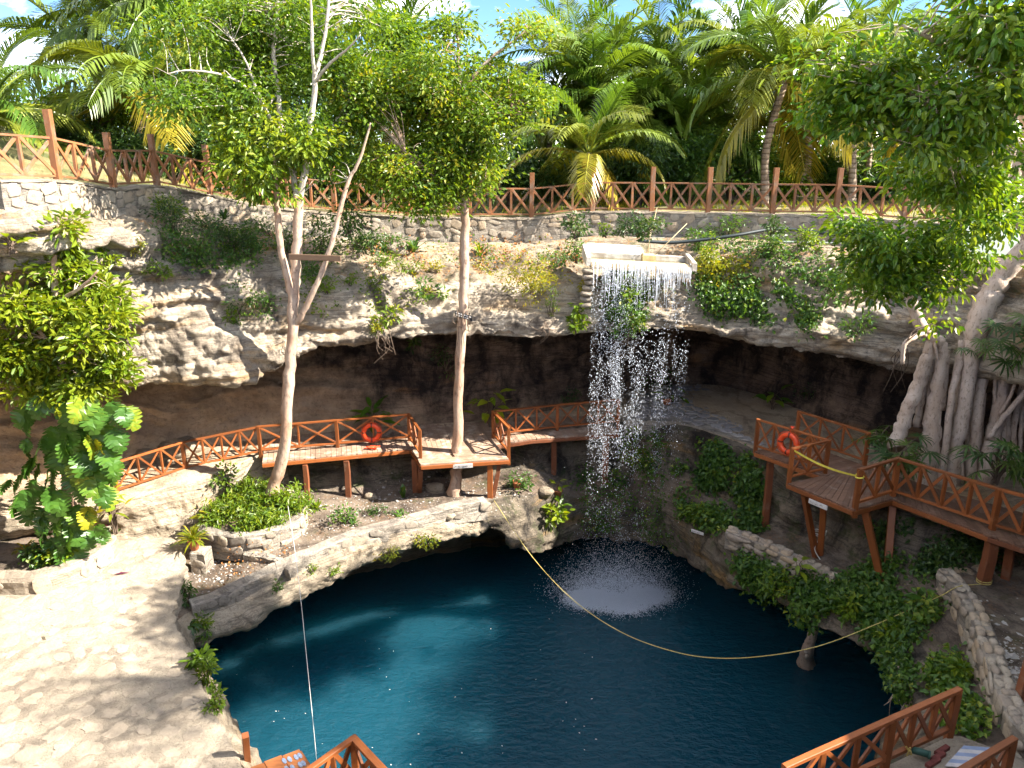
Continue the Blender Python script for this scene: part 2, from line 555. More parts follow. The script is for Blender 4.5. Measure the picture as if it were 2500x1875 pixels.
def frond_mat():
    m, n, l, b = new_mat('palm_frond')
    oi = n.new('ShaderNodeObjectInfo')
    at = n.new('ShaderNodeAttribute'); at.attribute_name = 'tint'
    c = mix(n, l, oi.outputs['Random'], (0.055, 0.125, 0.020), (0.12, 0.20, 0.028))
    c = mix(n, l, oi.outputs['Alpha'], c, (0.36, 0.27, 0.03))          # alpha of the object colour: how yellow the frond is
    c = mix(n, l, 1.0, c, ramp(n, l, at.outputs['Fac'], [(0, (0.7, 0.7, 0.7)), (1, (1.5, 1.4, 1.0))]), 'MULTIPLY')
    l.new(c, b.inputs['Base Color'])
    b.inputs['Roughness'].default_value = 0.34
    b.inputs['Specular IOR Level'].default_value = 0.6
    t = n.new('ShaderNodeBsdfTranslucent')
    l.new(mix(n, l, 1.0, c, (1.5, 1.4, 0.6), 'MULTIPLY'), t.inputs['Color'])
    ms = n.new('ShaderNodeMixShader'); ms.inputs['Fac'].default_value = 0.33
    l.new(b.outputs['BSDF'], ms.inputs[1]); l.new(t.outputs['BSDF'], ms.inputs[2])
    l.new(ms.outputs['Shader'], n['Material Output'].inputs['Surface'])
    return m


frond_mat()
# ------------------------------------------------------------------ large structure: the sinkhole
CENTRE = Vector((0.5, 15.5, 0))


def nvec(p, s, octaves=5):
    q = Vector((p[0] * s, p[1] * s, p[2] * s))
    return (noise.fractal(q, 0.9, 2.1, octaves), noise.fractal(q + Vector((31.7, 5.1, 9.3)), 0.9, 2.1, octaves), noise.fractal(q + Vector((-7.2, 18.4, 41.1)), 0.9, 2.1, octaves))


def catmull_axis(G, counts, closed=False):
    """G (n, m, 3) -> resampled along axis 0 with counts[i] samples in span i"""
    n = len(G)
    out = []
    last = n if closed else n - 1
    for i in range(last):
        if closed:
            p0, p1, p2, p3 = G[(i - 1) % n], G[i], G[(i + 1) % n], G[(i + 2) % n]
        else:
            p1, p2 = G[i], G[i + 1]
            p0 = G[i - 1] if i > 0 else 2 * p1 - p2
            p3 = G[i + 2] if i + 2 < n else 2 * p2 - p1
        for t in np.linspace(0, 1, counts[i], endpoint=False):
            a = 0.5 * (2 * p1 + (p2 - p0) * t + (2 * p0 - 5 * p1 + 4 * p2 - p3) * t * t + (3 * p1 - p0 - 3 * p2 + p3) * t ** 3)
            b = p1 + (p2 - p1) * t
            out.append(0.6 * a + 0.4 * b)
    if not closed:
        out.append(G[-1])
    return np.array(out)


# the line of the retaining wall's top edge (photo column, row, distance)
WALL_TOP = [(-250, 430, 15.2), (0, 443, 17.2), (160, 444, 18.4), (295, 463, 20.8), (390, 455, 22.4), (500, 475, 23.6), (700, 512, 25.0), (936, 529, 26.0),
            (1144, 534, 26.2), (1302, 534, 26.4), (1445, 519, 26.5), (1669, 521, 26.2), (1881, 526, 25.5), (2036, 529, 24.9), (2190, 541, 24.2), (2350, 550, 22.9), (2550, 560, 20.5)]
WT = [(px, PY(px, py, Y)) for px, py, Y in WALL_TOP]


def wall_top(px):
    xs = [a for a, _ in WT]
    return Vector([float(np.interp(px, xs, [p[i] for _, p in WT])) for i in range(3)])


def interp_tab(tab, px):
    xs = [t[0] for t in tab]
    return [float(np.interp(px, xs, [t[i] for t in tab])) for i in range(1, len(tab[0]))]


# columns of the upper cliff: r1 slope, r2 brow, r3 face, r4 lip as (row, distance)
CLIFF = {
    -250: [(530, 15.0), (565, 14.6), (720, 15.6), (940, 16.6)],
    0:    [(528, 16.9), (560, 16.4), (715, 17.3), (940, 18.5)],
    150:  [(528, 18.0), (565, 17.4), (740, 18.2), (945, 18.9)],
    300:  [(540, 19.9), (580, 18.9), (760, 19.3), (948, 19.4)],
    400:  [(560, 21.3), (640, 20.0), (800, 19.8), (950, 19.8)],
    550:  [(590, 22.6), (650, 21.2), (800, 20.5), (946, 20.2)],
    650:  [(610, 23.3), (670, 21.9), (790, 21.0), (915, 20.8)],
    730:  [(620, 23.7), (690, 22.2), (780, 21.6), (855, 21.5)],
    850:  [(640, 24.2), (700, 22.8), (770, 22.0), (830, 21.9)],
    1000: [(640, 24.7), (700, 23.2), (770, 22.3), (824, 22.1)],
    1150: [(640, 25.0), (700, 23.4), (770, 22.5), (826, 22.3)],
    1280: [(640, 25.0), (720, 23.5), (780, 22.8), (828, 22.5)],
    1450: [(650, 25.0), (720, 23.7), (780, 23.1), (817, 22.9)],
    1600: [(640, 24.8), (720, 23.7), (770, 23.2), (808, 23.1)],
    1750: [(640, 24.3), (720, 23.1), (780, 22.8), (818, 22.6)],
    1900: [(630, 23.6), (720, 22.4), (800, 22.0), (850, 21.9)],
    2050: [(630, 23.0), (720, 21.8), (810, 21.4), (875, 21.3)],
    2200: [(640, 22.4), (730, 21.1), (830, 20.7), (910, 20.6)],
    2350: [(650, 21.2), (750, 20.0), (850, 19.6), (920, 19.5)],
    2550: [(660, 18.9), (760, 18.0), (860, 17.6), (930, 17.5)],
}
# foot of the cave's back wall (row, height)
FOOT = [(-250, 1205, 5.45), (0, 1190, 5.45), (150, 1168, 5.45), (300, 1145, 5.45), (450, 1112, 5.45), (600, 1078, 5.45), (850, 1046, 5.45), (1030, 1036, 5.45), (1200, 1024, 5.45),
        (1440, 984, 5.5), (1560, 950, 5.6), (1700, 930, 5.75), (1800, 945, 5.8), (1900, 980, 5.85), (2000, 1015, 5.9), (2100, 1045, 6.0), (2200, 1070, 6.0), (2350, 1095, 6.1), (2550, 1130, 6.2)]

cols = []
for px, rows in CLIFF.items():
    w = wall_top(px)
    inward = (CENTRE - w); inward.z = 0; inward.normalize()
    r0 = w + inward * 0.10 - Vector((0, 0, 0.78))
    pts = [r0] + [PY(px, py, Y) for py, Y in rows]
    lip = pts[-1]
    py, z = interp_tab(FOOT, px)
    foot = PZ(px, py, z)
    outw = Vector((lip.x - CENTRE.x, lip.y - CENTRE.y, 0)).normalized()
    bank_ = float(np.interp(px, [300, 720], [1.0, 0.0]))           # an earth bank slopes up to the wall at this end
    if (foot - lip).dot(outw) < 0.7:
        foot = foot + outw * (0.7 - (foot - lip).dot(outw))
    depth = max(1.6, (foot - lip).dot(outw)) + bank_ * 1.0
    r5 = lip + outw * (depth * 0.45) + Vector((0, 0, 0.30))
    r6 = Vector((foot.x, foot.y, lip.z - 0.15)) + outw * (0.9 + 1.3 * bank_)
    r7 = Vector((foot.x, foot.y, foot.z * 0.55 + lip.z * 0.45)) + outw * (0.55 + 0.75 * bank_)
    r8 = foot - Vector((0, 0, 0.25))
    cols.append((px, pts + [r5, r6, r7, r8], True))
# the walls outside the picture, so that the hole closes round the viewpoint
for x, y, zt in [(14.2, 12.0, 12.6), (13.2, 7.5, 12.6), (13.0, 3.0, 12.6), (7.5, 0.6, 12.7), (0, 0.3, 12.7), (-7.5, 0.6, 12.8), (-13.5, 4.0, 13.2), (-14.5, 9.5, 13.6)]:
    top = Vector((x, y, zt))
    inw = Vector((CENTRE.x - x, CENTRE.y - y, 0)).normalized()
    zs = [zt - 0.75, zt - 1.2, zt - 2.0, zt - 3.4, 8.2, 7.6, 6.6, 5.6, 4.4]
    off = [0.1, 0.25, 0.5, 0.55, 0.5, 0.2, 0.0, 0.0, 0.1]
    cols.append((None, [Vector((x, y, z)) + inw * o for z, o in zip(zs, off)], False))

G = np.array([[list(p) for p in c[1]] for c in cols])
cnt = [(26 if (cols[i][2] and cols[(i + 1) % len(cols)][2]) else 8) for i in range(len(cols))]
RIMLINE = [wall_top(c[0]) if c[0] is not None else c[1][0] + Vector((0, 0, 0.75)) for c in cols]
H = catmull_axis(G, cnt, closed=True)
row_cnt = [18, 22, 24, 26, 14, 12, 24, 20]
H = catmull_axis(H.transpose(1, 0, 2), row_cnt).transpose(1, 0, 2)     # (ncol, nrow, 3)
amp = np.interp(np.arange(H.shape[1]), np.concatenate([[0], np.cumsum(row_cnt)]), [0.06, 0.28, 0.36, 0.40, 0.26, 0.40, 0.35, 0.30, 0.06])


def displace(H, amp, strata=0.16, big=0.55, closed=True):
    du = (np.roll(H, -1, 0) - np.roll(H, 1, 0)) if closed else np.gradient(H, axis=0)
    dv = np.gradient(H, axis=1)
    nn = np.cross(du, dv)
    nn /= np.linalg.norm(nn, axis=2)[:, :, None] + 1e-9
    out = H.copy()
    for i in range(H.shape[0]):
        for j in range(H.shape[1]):
            p = H[i, j]; a = amp[j]
            q = Vector(p)
            lump = noise.fractal(q * big, 1.0, 2.0, 3)
            rough = noise.ridged_multi_fractal(q * 1.3, 0.85, 2.15, 6, 1.0, 2.0) - 1.1
            warp = noise.noise(q * 0.45) * 1.6 + noise.noise(q * 1.7) * .35
            s1 = noise.noise(Vector((p[0] * 0.16, p[1] * 0.16, p[2] * 2.3 + warp)))
            s2 = noise.noise(Vector((p[0] * 0.35 + 9, p[1] * 0.35, p[2] * 6.0 + warp * 2)))
            st = math.copysign(abs(s1) ** .55, s1) + .45 * math.copysign(abs(s2) ** .6, s2)
            fine = noise.ridged_multi_fractal(q * 4.2, 0.8, 2.2, 4, 1.0, 2.0) - 1.1
            out[i, j] = p + nn[i, j] * (a * (lump * 0.62 + rough * 0.34) + strata * min(1.0, a * 3.2) * st + 0.055 * min(1, a * 4) * fine)
    return out


def grid_faces(nc, nr, r0, r1, closed=True):
    I, J = np.meshgrid(np.arange(nc if closed else nc - 1), np.arange(r0, r1), indexing='ij')
    I2 = (I + 1) % nc
    f = np.stack([I * nr + J, I2 * nr + J, I2 * nr + J + 1, I * nr + J + 1], -1).reshape(-1, 4)
    return f


def struct(name, verts, faces, mat, smooth=True, kind='structure', tint=None):
    used = np.unique(faces)
    remap = np.full(len(verts), -1, dtype=np.int64); remap[used] = np.arange(len(used))
    o = piece(name, verts[used], remap[faces], mat, None, smooth, None if tint is None else tint[used])
    o['kind'] = kind
    return o


TERRAIN_V, TERRAIN_F, _tn = [], [], [0]


def keep(verts, faces):
    TERRAIN_V.append(np.asarray(verts)); TERRAIN_F.extend((np.asarray(faces) + _tn[0]).tolist()); _tn[0] += len(verts)


HD = displace(H, amp, strata=0.20)
nc, nr = H.shape[:2]
V = HD.reshape(-1, 3)
b1, b2, b3 = sum(row_cnt[:2]) - 6, sum(row_cnt[:5]) + 3, nr - 1
keep(V, grid_faces(nc, nr, 0, b3))
struct('rim_slope', V, grid_faces(nc, nr, 0, b1), MAT['slope_rock'])
struct('cliff', V, grid_faces(nc, nr, b1, b2), MAT['limestone'])
npx = len(CLIFF)
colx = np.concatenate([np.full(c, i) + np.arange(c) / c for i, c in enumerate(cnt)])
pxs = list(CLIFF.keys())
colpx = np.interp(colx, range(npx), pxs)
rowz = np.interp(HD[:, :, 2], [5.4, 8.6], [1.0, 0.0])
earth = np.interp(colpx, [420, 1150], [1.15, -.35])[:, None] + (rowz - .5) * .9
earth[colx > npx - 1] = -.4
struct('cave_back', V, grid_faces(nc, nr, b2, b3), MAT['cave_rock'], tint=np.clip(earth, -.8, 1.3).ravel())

# ---- lower basin: cave floor, bank below it, ledge, pool rim (columns run clockwise from lower left)
W = lambda x, y, z: Vector((x, y, z))
BASIN = [  # A0 foot of back wall, A edge of upper floor, B foot of bank, C rim of ledge, D lip over the water
    [PZ(-200, 1160, 5.5), PZ(-150, 1300, 5.3), PZ(-150, 1392, 4.1), PZ(600, 1890, 4.08), PZ(618, 1885, 2.6)],
    [PZ(0, 1140, 5.5), PZ(0, 1265, 5.3), PZ(0, 1372, 4.1), PZ(540, 1775, 4.08), PZ(556, 1775, 2.6)],
    [PZ(150, 1115, 5.5), PZ(150, 1245, 5.3), PZ(150, 1347, 4.1), PZ(475, 1640, 4.08), PZ(500, 1640, 2.6)],
    [PZ(300, 1098, 5.5), PZ(290, 1222, 5.33), PZ(300, 1328, 4.1), PZ(425, 1530, 4.05), PZ(468, 1575, 2.7)],
    [PZ(390, 1089, 5.5), PZ(400, 1186, 5.35), PZ(432, 1335, 3.8), PZ(468, 1490, 3.6), PZ(520, 1568, 2.85)],
    [PZ(480, 1080, 5.5), PZ(480, 1162, 5.38), PZ(500, 1330, 3.7), PZ(580, 1448, 3.65), PZ(600, 1533, 2.9)],
    [PZ(570, 1070, 5.5), PZ(560, 1140, 5.4), PZ(600, 1250, 3.9), PZ(700, 1390, 3.85), PZ(690, 1476, 3.0)],
    [PZ(700, 1058, 5.45), PZ(690, 1080, 5.3), PZ(715, 1200, 4.1), PZ(820, 1340, 3.95), PZ(800, 1430, 3.05)],
    [PZ(850, 1046, 5.45), PZ(850, 1072, 5.3), PZ(860, 1190, 4.1), PZ(930, 1300, 4.05), PZ(900, 1383, 3.1)],
    [PZ(1000, 1036, 5.45), PZ(1000, 1062, 5.3), PZ(1000, 1180, 4.05), PZ(1050, 1263, 4.15), PZ(1060, 1325, 3.3)],
    [PZ(1150, 1027, 5.45), PZ(1150, 1050, 5.3), PZ(1150, 1165, 4.05), PZ(1170, 1222, 4.2), PZ(1200, 1298, 3.2)],
    [PZ(1300, 1006, 5.45), PZ(1300, 1032, 5.3), PY(1300, 1150, 23.4), PY(1290, 1207, 22.1), PY(1300, 1352, 21.7)],
    [PZ(1440, 982, 5.5), PZ(1430, 1026, 5.35), PY(1420, 1175, 24.0), PY(1420, 1218, 23.3), PY(1435, 1318, 23.5)],
    [PZ(1560, 948, 5.6), PZ(1540, 1028, 5.45), PY(1555, 1150, 23.9), PY(1560, 1240, 23.5), PY(1560, 1320, 23.5)],
    [PZ(1700, 928, 5.7), PZ(1650, 1036, 5.55), PY(1640, 1160, 23.2), PY(1640, 1250, 22.6), PY(1640, 1352, 22.2)],
    [PZ(1800, 945, 5.8), PZ(1746, 1063, 5.55), PY(1720, 1190, 22.3), PY(1715, 1285, 21.2), PY(1715, 1392, 20.7)],
    [PZ(1890, 978, 5.85), PZ(1843, 1098, 5.6), PY(1830, 1260, 20.9), PY(1785, 1318, 19.7), PY(1775, 1438, 19.2)],
    [PZ(1980, 1010, 5.9), PY(1950, 1190, 20.0), PY(1930, 1300, 19.8), PY(1900, 1362, 18.6), PY(1860, 1440, 18.2)],
    [PZ(2100, 1045, 6.0), PY(2080, 1215, 18.9), PY(2045, 1340, 18.4), PY(2010, 1412, 17.5), PY(1950, 1510, 16.9)],
    [PZ(2220, 1075, 6.0), PY(2200, 1245, 17.8), PY(2165, 1400, 17.0), PY(2120, 1475, 16.4), PY(2070, 1566, 15.9)],
    [PZ(2380, 1105, 6.1), PY(2330, 1290, 17.0), PY(2265, 1410, 16.3), PY(2215, 1520, 15.4), PY(2160, 1618, 14.9)],
    [PZ(2580, 1140, 6.2), PY(2480, 1340, 16.6), PY(2330, 1440, 15.7), PY(2275, 1620, 13.9), PY(2222, 1690, 13.6)],
    [W(14.2, 13.5, 6.0), W(13.0, 13.6, 5.6), W(11.2, 13.0, 4.7), PY(2310, 1730, 12.3), PY(2232, 1750, 12.8)],
    [W(15.0, 9.5, 6.0), W(13.4, 10.0, 5.4), W(11.5, 10.2, 4.65), PZ(2240, 1830, 4.3), PZ(2160, 1815, 3.2)],
    [W(14.0, 5.0, 6.0), W(12.0, 6.0, 5.2), W(9.5, 7.2, 4.6), W(5.6, 8.6, 4.1), W(5.2, 9.1, 3.0)],
    [W(6, 1.5, 6.0), W(5.5, 3, 5.6), W(5, 5, 5), W(2.6, 7.4, 4.0), W(2.3, 8.3, 2.6)],
    [W(-2, 1.5, 6.0), W(-2, 3, 5.6), W(-2, 5, 5), W(-1.2, 7.2, 4.0), W(-1.2, 8.2, 2.6)],
    [W(-8, 2.5, 6.0), W(-7.5, 4, 5.4), W(-6, 6.0, 4.1), W(-4.0, 8.0, 4.05), W(-3.4, 8.8, 2.6)],
    [W(-14, 8.5, 5.6), W(-12.8, 9.5, 5.2), W(-11, 9, 4.1), PZ(620, 1960, 4.08), PZ(640, 1950, 2.6)],
]
GB = []
for c in BASIN:
    A0, A, B, C, D = c
    out0 = Vector((A0.x - CENTRE.x, A0.y - CENTRE.y, 0)).normalized()
    outd = Vector((D.x - CENTRE.x, D.y - CENTRE.y, 0)).normalized()
    E = D + outd * 2.6 + Vector((0, 0, 0.10))
    F = D + outd * 5.6; F.z = -1.0
    GB.append([list(p) for p in (A0 + out0 * 0.8, A, B, C, D, E, F)])
GB = np.array(GB)
HB = catmull_axis(GB, [22] * len(GB), closed=True)
brow = [18, 22, 20, 20, 8, 8]
HB = catmull_axis(HB.transpose(1, 0, 2), brow).transpose(1, 0, 2)
ampb = np.interp(np.arange(HB.shape[1]), np.concatenate([[0], np.cumsum(brow)]), [0.02, 0.07, 0.12, 0.10, 0.24, 0.30, 0.3])
# the bank between the upper floor and the ledge is rough rock
k0, k1 = brow[0], brow[0] + brow[1]
ampb[k0 + 2:k1 - 2] = np.maximum(ampb[k0 + 2:k1 - 2], 0.22)
HBD = displace(HB, ampb, strata=0.14)
nc2, nr2 = HB.shape[:2]
VB = HBD.reshape(-1, 3)
keep(VB, grid_faces(nc2, nr2, 0, nr2 - 1))
k2 = k1 + brow[2]
ffl = grid_faces(nc2, nr2, 0, k0)
struct('cave_floor', VB, ffl, MAT['sand'])
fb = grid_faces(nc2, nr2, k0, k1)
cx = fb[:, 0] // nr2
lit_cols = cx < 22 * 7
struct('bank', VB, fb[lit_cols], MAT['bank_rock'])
struct('cave_bank', VB, fb[~lit_cols], MAT['shaded_rock'])  # columns outside the lit ones take the rock with shade in its colour
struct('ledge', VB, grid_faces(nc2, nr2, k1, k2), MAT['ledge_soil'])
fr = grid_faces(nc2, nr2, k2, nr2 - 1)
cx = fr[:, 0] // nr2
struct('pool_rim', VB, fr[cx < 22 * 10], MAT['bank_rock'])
struct('shaded_rim', VB, fr[cx >= 22 * 10], MAT['shaded_rock'])  # rest of the rim: same darker rock, shade in the colour

# ---- ground round the rim out to the horizon
ring = np.array([list(p) for p in RIMLINE])
cc = np.array([0.5, 14.0, 0.0])


def hill(x, y):
    h = 4.6 * math.exp(-(((x + 24) / 9.0) ** 2 + ((y - 27) / 9.0) ** 2))
    return h


rings = []
for k, (push, flat) in enumerate([(0.05, 0), (0.5, 0), (2.5, 0.25), (7, 0.6), (16, 1), (40, 1), (150, 1), (900, 1)]):
    rr = []
    for p in ring:
        d = p - cc; d[2] = 0
        L = np.linalg.norm(d)
        q = p + d / L * push
        zz = p[2] * (1 - flat) + 12.35 * flat
        rr.append((q[0], q[1], zz + (hill(q[0], q[1]) * min(1, push / 6))))
    rings.append(rr)
GR = np.array(rings).transpose(1, 0, 2)
GR = catmull_axis(GR, [6] * len(GR), closed=True)
GR = catmull_axis(GR.transpose(1, 0, 2), [3, 6, 8, 8, 8, 5, 5]).transpose(1, 0, 2)
for i in range(GR.shape[0]):
    for j in range(4, GR.shape[1]):
        GR[i, j, 2] += 0.18 * noise.fractal(Vector(GR[i, j]) * 0.25, 1.0, 2.0, 4)
VG = GR.reshape(-1, 3)
keep(VG, grid_faces(GR.shape[0], GR.shape[1], 0, GR.shape[1] - 1))
m, n, l, b = new_mat('dry_ground')
p = position(n, l)
c = ramp(n, l, noise_tex(n, l, p, 0.55, 7, 0.65), [(0.40, (0.075, 0.095, 0.025)), (0.50, (0.20, 0.17, 0.065)), (0.62, (0.33, 0.26, 0.13))])
c = mix(n, l, ramp(n, l, noise_tex(n, l, p, 22, 6, 0.8), [(0.45, (0, 0, 0)), (0.6, (0.7, 0.7, 0.7))]), c, (0.10, 0.075, 0.03))
l.new(c, b.inputs['Base Color'])
b.inputs['Roughness'].default_value = 0.95
bump(n, l, b, [(noise_tex(n, l, p, 18, 7, 0.75), 0.9, 0.06)])
g = struct('ground', VG, grid_faces(GR.shape[0], GR.shape[1], 0, GR.shape[1] - 1), m)

# ---- water
m, n, l, b = new_mat('pool_water')
p = position(n, l)
b.inputs['Base Color'].default_value = (0.007, 0.049, 0.075, 1)
b.inputs['Subsurface Weight'].default_value = 1.0
b.subsurface_method = 'BURLEY'
b.inputs['Subsurface Radius'].default_value = (0.25, 0.9, 1.0)
b.inputs['Subsurface Scale'].default_value = 2.6
b.inputs['Roughness'].default_value = 0.04
b.inputs['IOR'].default_value = 1.33
pw = position(n, l, (1.0, 1.6, 1.0))
r1 = noise_tex(n, l, pw, 3.2, 3, 0.5, 0.4)
r2 = noise_tex(n, l, pw, 9.0, 2, 0.5, 0.3)
bump(n, l, b, [(r1, 0.7, 0.22), (r2, 0.6, 0.07)])
nw = 48
xs = np.linspace(-20, 20, nw); ys = np.linspace(0, 34, nw)
vw = np.array([(x, y, 0.0) for x in xs for y in ys])
fw = np.array([(i * nw + j, (i + 1) * nw + j, (i + 1) * nw + j + 1, i * nw + j + 1) for i in range(nw - 1) for j in range(nw - 1)])
struct('water', vw, fw, m)

# ---- raised soil in the two planted beds


def soil_bed(name, rim, mid, rise):
    P = smooth_path([list(p) for p in rim] + [list(rim[0])], 5)[:-1]
    c = np.array(mid)
    V_, F_ = [], []
    k, n_ = 6, len(P)
    for i in range(k + 1):
        t = i / k
        for j, p in enumerate(P):
            q = p + (c - p) * t
            q[2] = p[2] + (c[2] - p[2]) * t ** .6 + .05 * noise.fractal(Vector((q[0] * 2.5, q[1] * 2.5, 0)), 1, 2, 4) * min(1, t * 4)
            V_.append(q)
    for i in range(k):
        for j in range(n_):
            F_.append((i * n_ + j, i * n_ + (j + 1) % n_, (i + 1) * n_ + (j + 1) % n_, (i + 1) * n_ + j))
    V_ = np.array(V_); F_ = np.array(F_)
    keep(V_, F_)
    return struct(name, V_, F_, MAT['ledge_soil'])


soil_bed('planter_soil', [PZ(482, 1285, 4.30), PZ(540, 1300, 4.30), PZ(600, 1303, 4.30), PZ(660, 1294, 4.30), PZ(712, 1276, 4.30), PZ(738, 1245, 4.30), PZ(735, 1205, 4.2), PZ(680, 1178, 4.3), PZ(600, 1180, 4.35), PZ(520, 1225, 4.3)], PZ(655, 1222, 4.62), .3)
soil_bed('planter_soil', [PZ(-120, 1395, 4.48), PZ(0, 1398, 4.48), PZ(80, 1394, 4.5), PZ(150, 1374, 4.5), PZ(210, 1348, 4.52), PZ(255, 1318, 4.52), PZ(262, 1285, 4.5), PZ(200, 1275, 4.4), PZ(60, 1290, 4.4), PZ(-100, 1310, 4.4)], PZ(140, 1335, 4.66), .2)

_tv = np.concatenate(TERRAIN_V)
BVH = BVHTree.FromPolygons([tuple(v) for v in _tv], TERRAIN_F)
CAMV = Vector((0, 0, CAM_Z))


def hit(px, py, fallback=22.0):
    d = ray(px, py).normalized()
    loc, nrm, idx, dist = BVH.ray_cast(CAMV, d)
    if loc is None:
        return PY(px, py, fallback), Vector((0, -0.5, 0.85))
    if nrm.dot(d) > 0: nrm = -nrm
    return loc, nrm


def drop(x, y, z=30.0):
    """ground height below (x, y)"""
    loc, nrm, idx, dist = BVH.ray_cast(Vector((x, y, z)), Vector((0, 0, -1)))
    return loc.z if loc is not None else 12.3


# ---- terrace (flat paved sheet, lower left) and its flagstones
TER_Z = 4.2
edge_px = [(180, 1310), (300, 1318), (400, 1312), (430, 1318), (447, 1338), (453, 1365), (452, 1400), (440, 1440), (428, 1480), (424, 1505), (430, 1535), (444, 1562), (470, 1602), (494, 1690), (532, 1762), (562, 1812), (592, 1880), (640, 1965)]
edge3 = [PZ(px, py, TER_Z) for px, py in edge_px]
edge3 = [V3(q) for q in smooth_path(edge3, 5)]
rngT = seed(5)
edge3 = [q + Vector((rngT.normal(0, 0.03), rngT.normal(0, 0.03), 0)) for q in edge3]
terr_poly = [W(-15.5, 20.5, TER_Z), W(-12.5, 19.4, TER_Z)] + edge3 + [W(-5.5, 7.2, TER_Z), W(-15.5, 7.2, TER_Z)]
top = [(p.x, p.y, p.z) for p in terr_poly]
nT = len(top)
skirt1 = [(p.x, p.y, TER_Z - 0.06) for p in terr_poly]
cxy = np.array([(p.x, p.y) for p in terr_poly]).mean(0)
vt = top + [(x + 0.05 * np.sign(x - cxy[0]), y, z) for x, y, z in skirt1] + [(x + rngT.normal(0.02, 0.03), y + rngT.normal(0, 0.03), TER_Z - 0.8) for x, y, z in top] + [(x, y, TER_Z - 1.7) for x, y, z in top]
ft = [tuple(range(nT))[::-1]]
for k in range(3):
    for i in range(nT):
        j = (i + 1) % nT
        ft.append((k * nT + i, k * nT + j, (k + 1) * nT + j, (k + 1) * nT + i))
terrace = piece('terrace', vt, ft, MAT['paving_mortar'])
terrace['kind'] = 'structure'
keep(np.array(top), [])


def clip_poly(poly, nx, ny, d):
    out = []
    for i in range(len(poly)):
        a, b = poly[i], poly[(i + 1) % len(poly)]
        da, db = a[0] * nx + a[1] * ny - d, b[0] * nx + b[1] * ny - d
        if da <= 0: out.append(a)
        if (da < 0 < db) or (db < 0 < da):
            t = da / (da - db)
            out.append((a[0] + (b[0] - a[0]) * t, a[1] + (b[1] - a[1]) * t))
    return out


def in_poly(x, y, poly):
    c = False
    for i in range(len(poly)):
        a, b = poly[i], poly[i - 1]
        if (a[1] > y) != (b[1] > y) and x < (b[0] - a[0]) * (y - a[1]) / (b[1] - a[1]) + a[0]:
            c = not c
    return c


def flagstones(name, parent, outline, size, zfun, mat, rng, gap=0.05, thick=0.03, limit=300, test=None, shrink=0.0, rough=0.018):
    """irregular flat stones: cells of jittered seeds, shrunk and rounded, each an object under its pavement"""
    xs = [p[0] for p in outline]; ys = [p[1] for p in outline]
    seeds = []
    j = 0
    y = min(ys)
    while y < max(ys) + size:
        x = min(xs) + (size * 0.5 if j % 2 else 0)
        while x < max(xs) + size:
            s = size * rng.uniform(0.0, 0.42); a = rng.uniform(0, 6.28)
            seeds.append((x + s * math.cos(a), y + s * math.sin(a)))
            x += size
        y += size * 0.87; j += 1
    seeds = np.array(seeds)
    made = 0
    for i, (sx, sy) in enumerate(seeds):
        if not in_poly(sx, sy, outline) or (test and not test(sx, sy)):
            continue
        d = np.hypot(seeds[:, 0] - sx, seeds[:, 1] - sy)
        poly = [(sx - size, sy - size), (sx + size, sy - size), (sx + size, sy + size), (sx - size, sy + size)]
        for k in np.argsort(d)[1:14]:
            ox, oy = seeds[k]
            nx, ny = (ox - sx) / d[k], (oy - sy) / d[k]
            poly = clip_poly(poly, nx, ny, (ox + sx) / 2 * nx + (oy + sy) / 2 * ny - gap / 2)
        if len(poly) < 3: continue
        if not all(in_poly(px + (sx - px) * .25, py + (sy - py) * .25, outline) for px, py in poly): continue
        kx, ky = 1 - shrink * rng.uniform(0, 1), 1 - shrink * rng.uniform(0, 1)
        poly = [(sx + (x - sx) * kx, sy + (y - sy) * ky) for x, y in poly]
        q = []
        for a in range(len(poly)):                      # round the corners
            p0, p1 = poly[a], poly[(a + 1) % len(poly)]
            for t in (0.16, 0.5, 0.84):
                q.append((p0[0] + (p1[0] - p0[0]) * t + rng.normal(0, rough), p0[1] + (p1[1] - p0[1]) * t + rng.normal(0, rough)))
        m = len(q)
        h = thick * rng.uniform(0.5, 1.3)
        tx, ty = rng.normal(0, 0.02, 2)
        ring0 = [(px, py, zfun(px, py) - 0.02) for px, py in q]
        ring1 = [(px + (sx - px) * .06, py + (sy - py) * .06, zfun(px, py) + h * .75 + tx * (px - sx) + ty * (py - sy)) for px, py in q]
        ring2 = [(px + (sx - px) * .22, py + (sy - py) * .22, zfun(px, py) + h + tx * (px - sx) + ty * (py - sy)) for px, py in q]
        v = ring0 + ring1 + ring2
        f = [(k * m + a, k * m + (a + 1) % m, (k + 1) * m + (a + 1) % m, (k + 1) * m + a) for k in range(2) for a in range(m)] + [tuple(2 * m + a for a in range(m))]
        piece(name, v, f, mat, parent, False)
        made += 1
        if made >= limit: break
    return made


vis_ter = [(p.x, p.y) for p in [W(-12.3, 17.0, 0), W(-11, 18.0, 0)] + edge3[6:] + [W(-5.2, 9.0, 0), W(-10.2, 9.6, 0)]]
nst = flagstones('flagstone', terrace, vis_ter, 0.50, lambda x, y: TER_Z, MAT['flag_stone'], seed(11), gap=0.03, thick=0.005, shrink=.5, rough=.028)
print('terrace stones', nst)

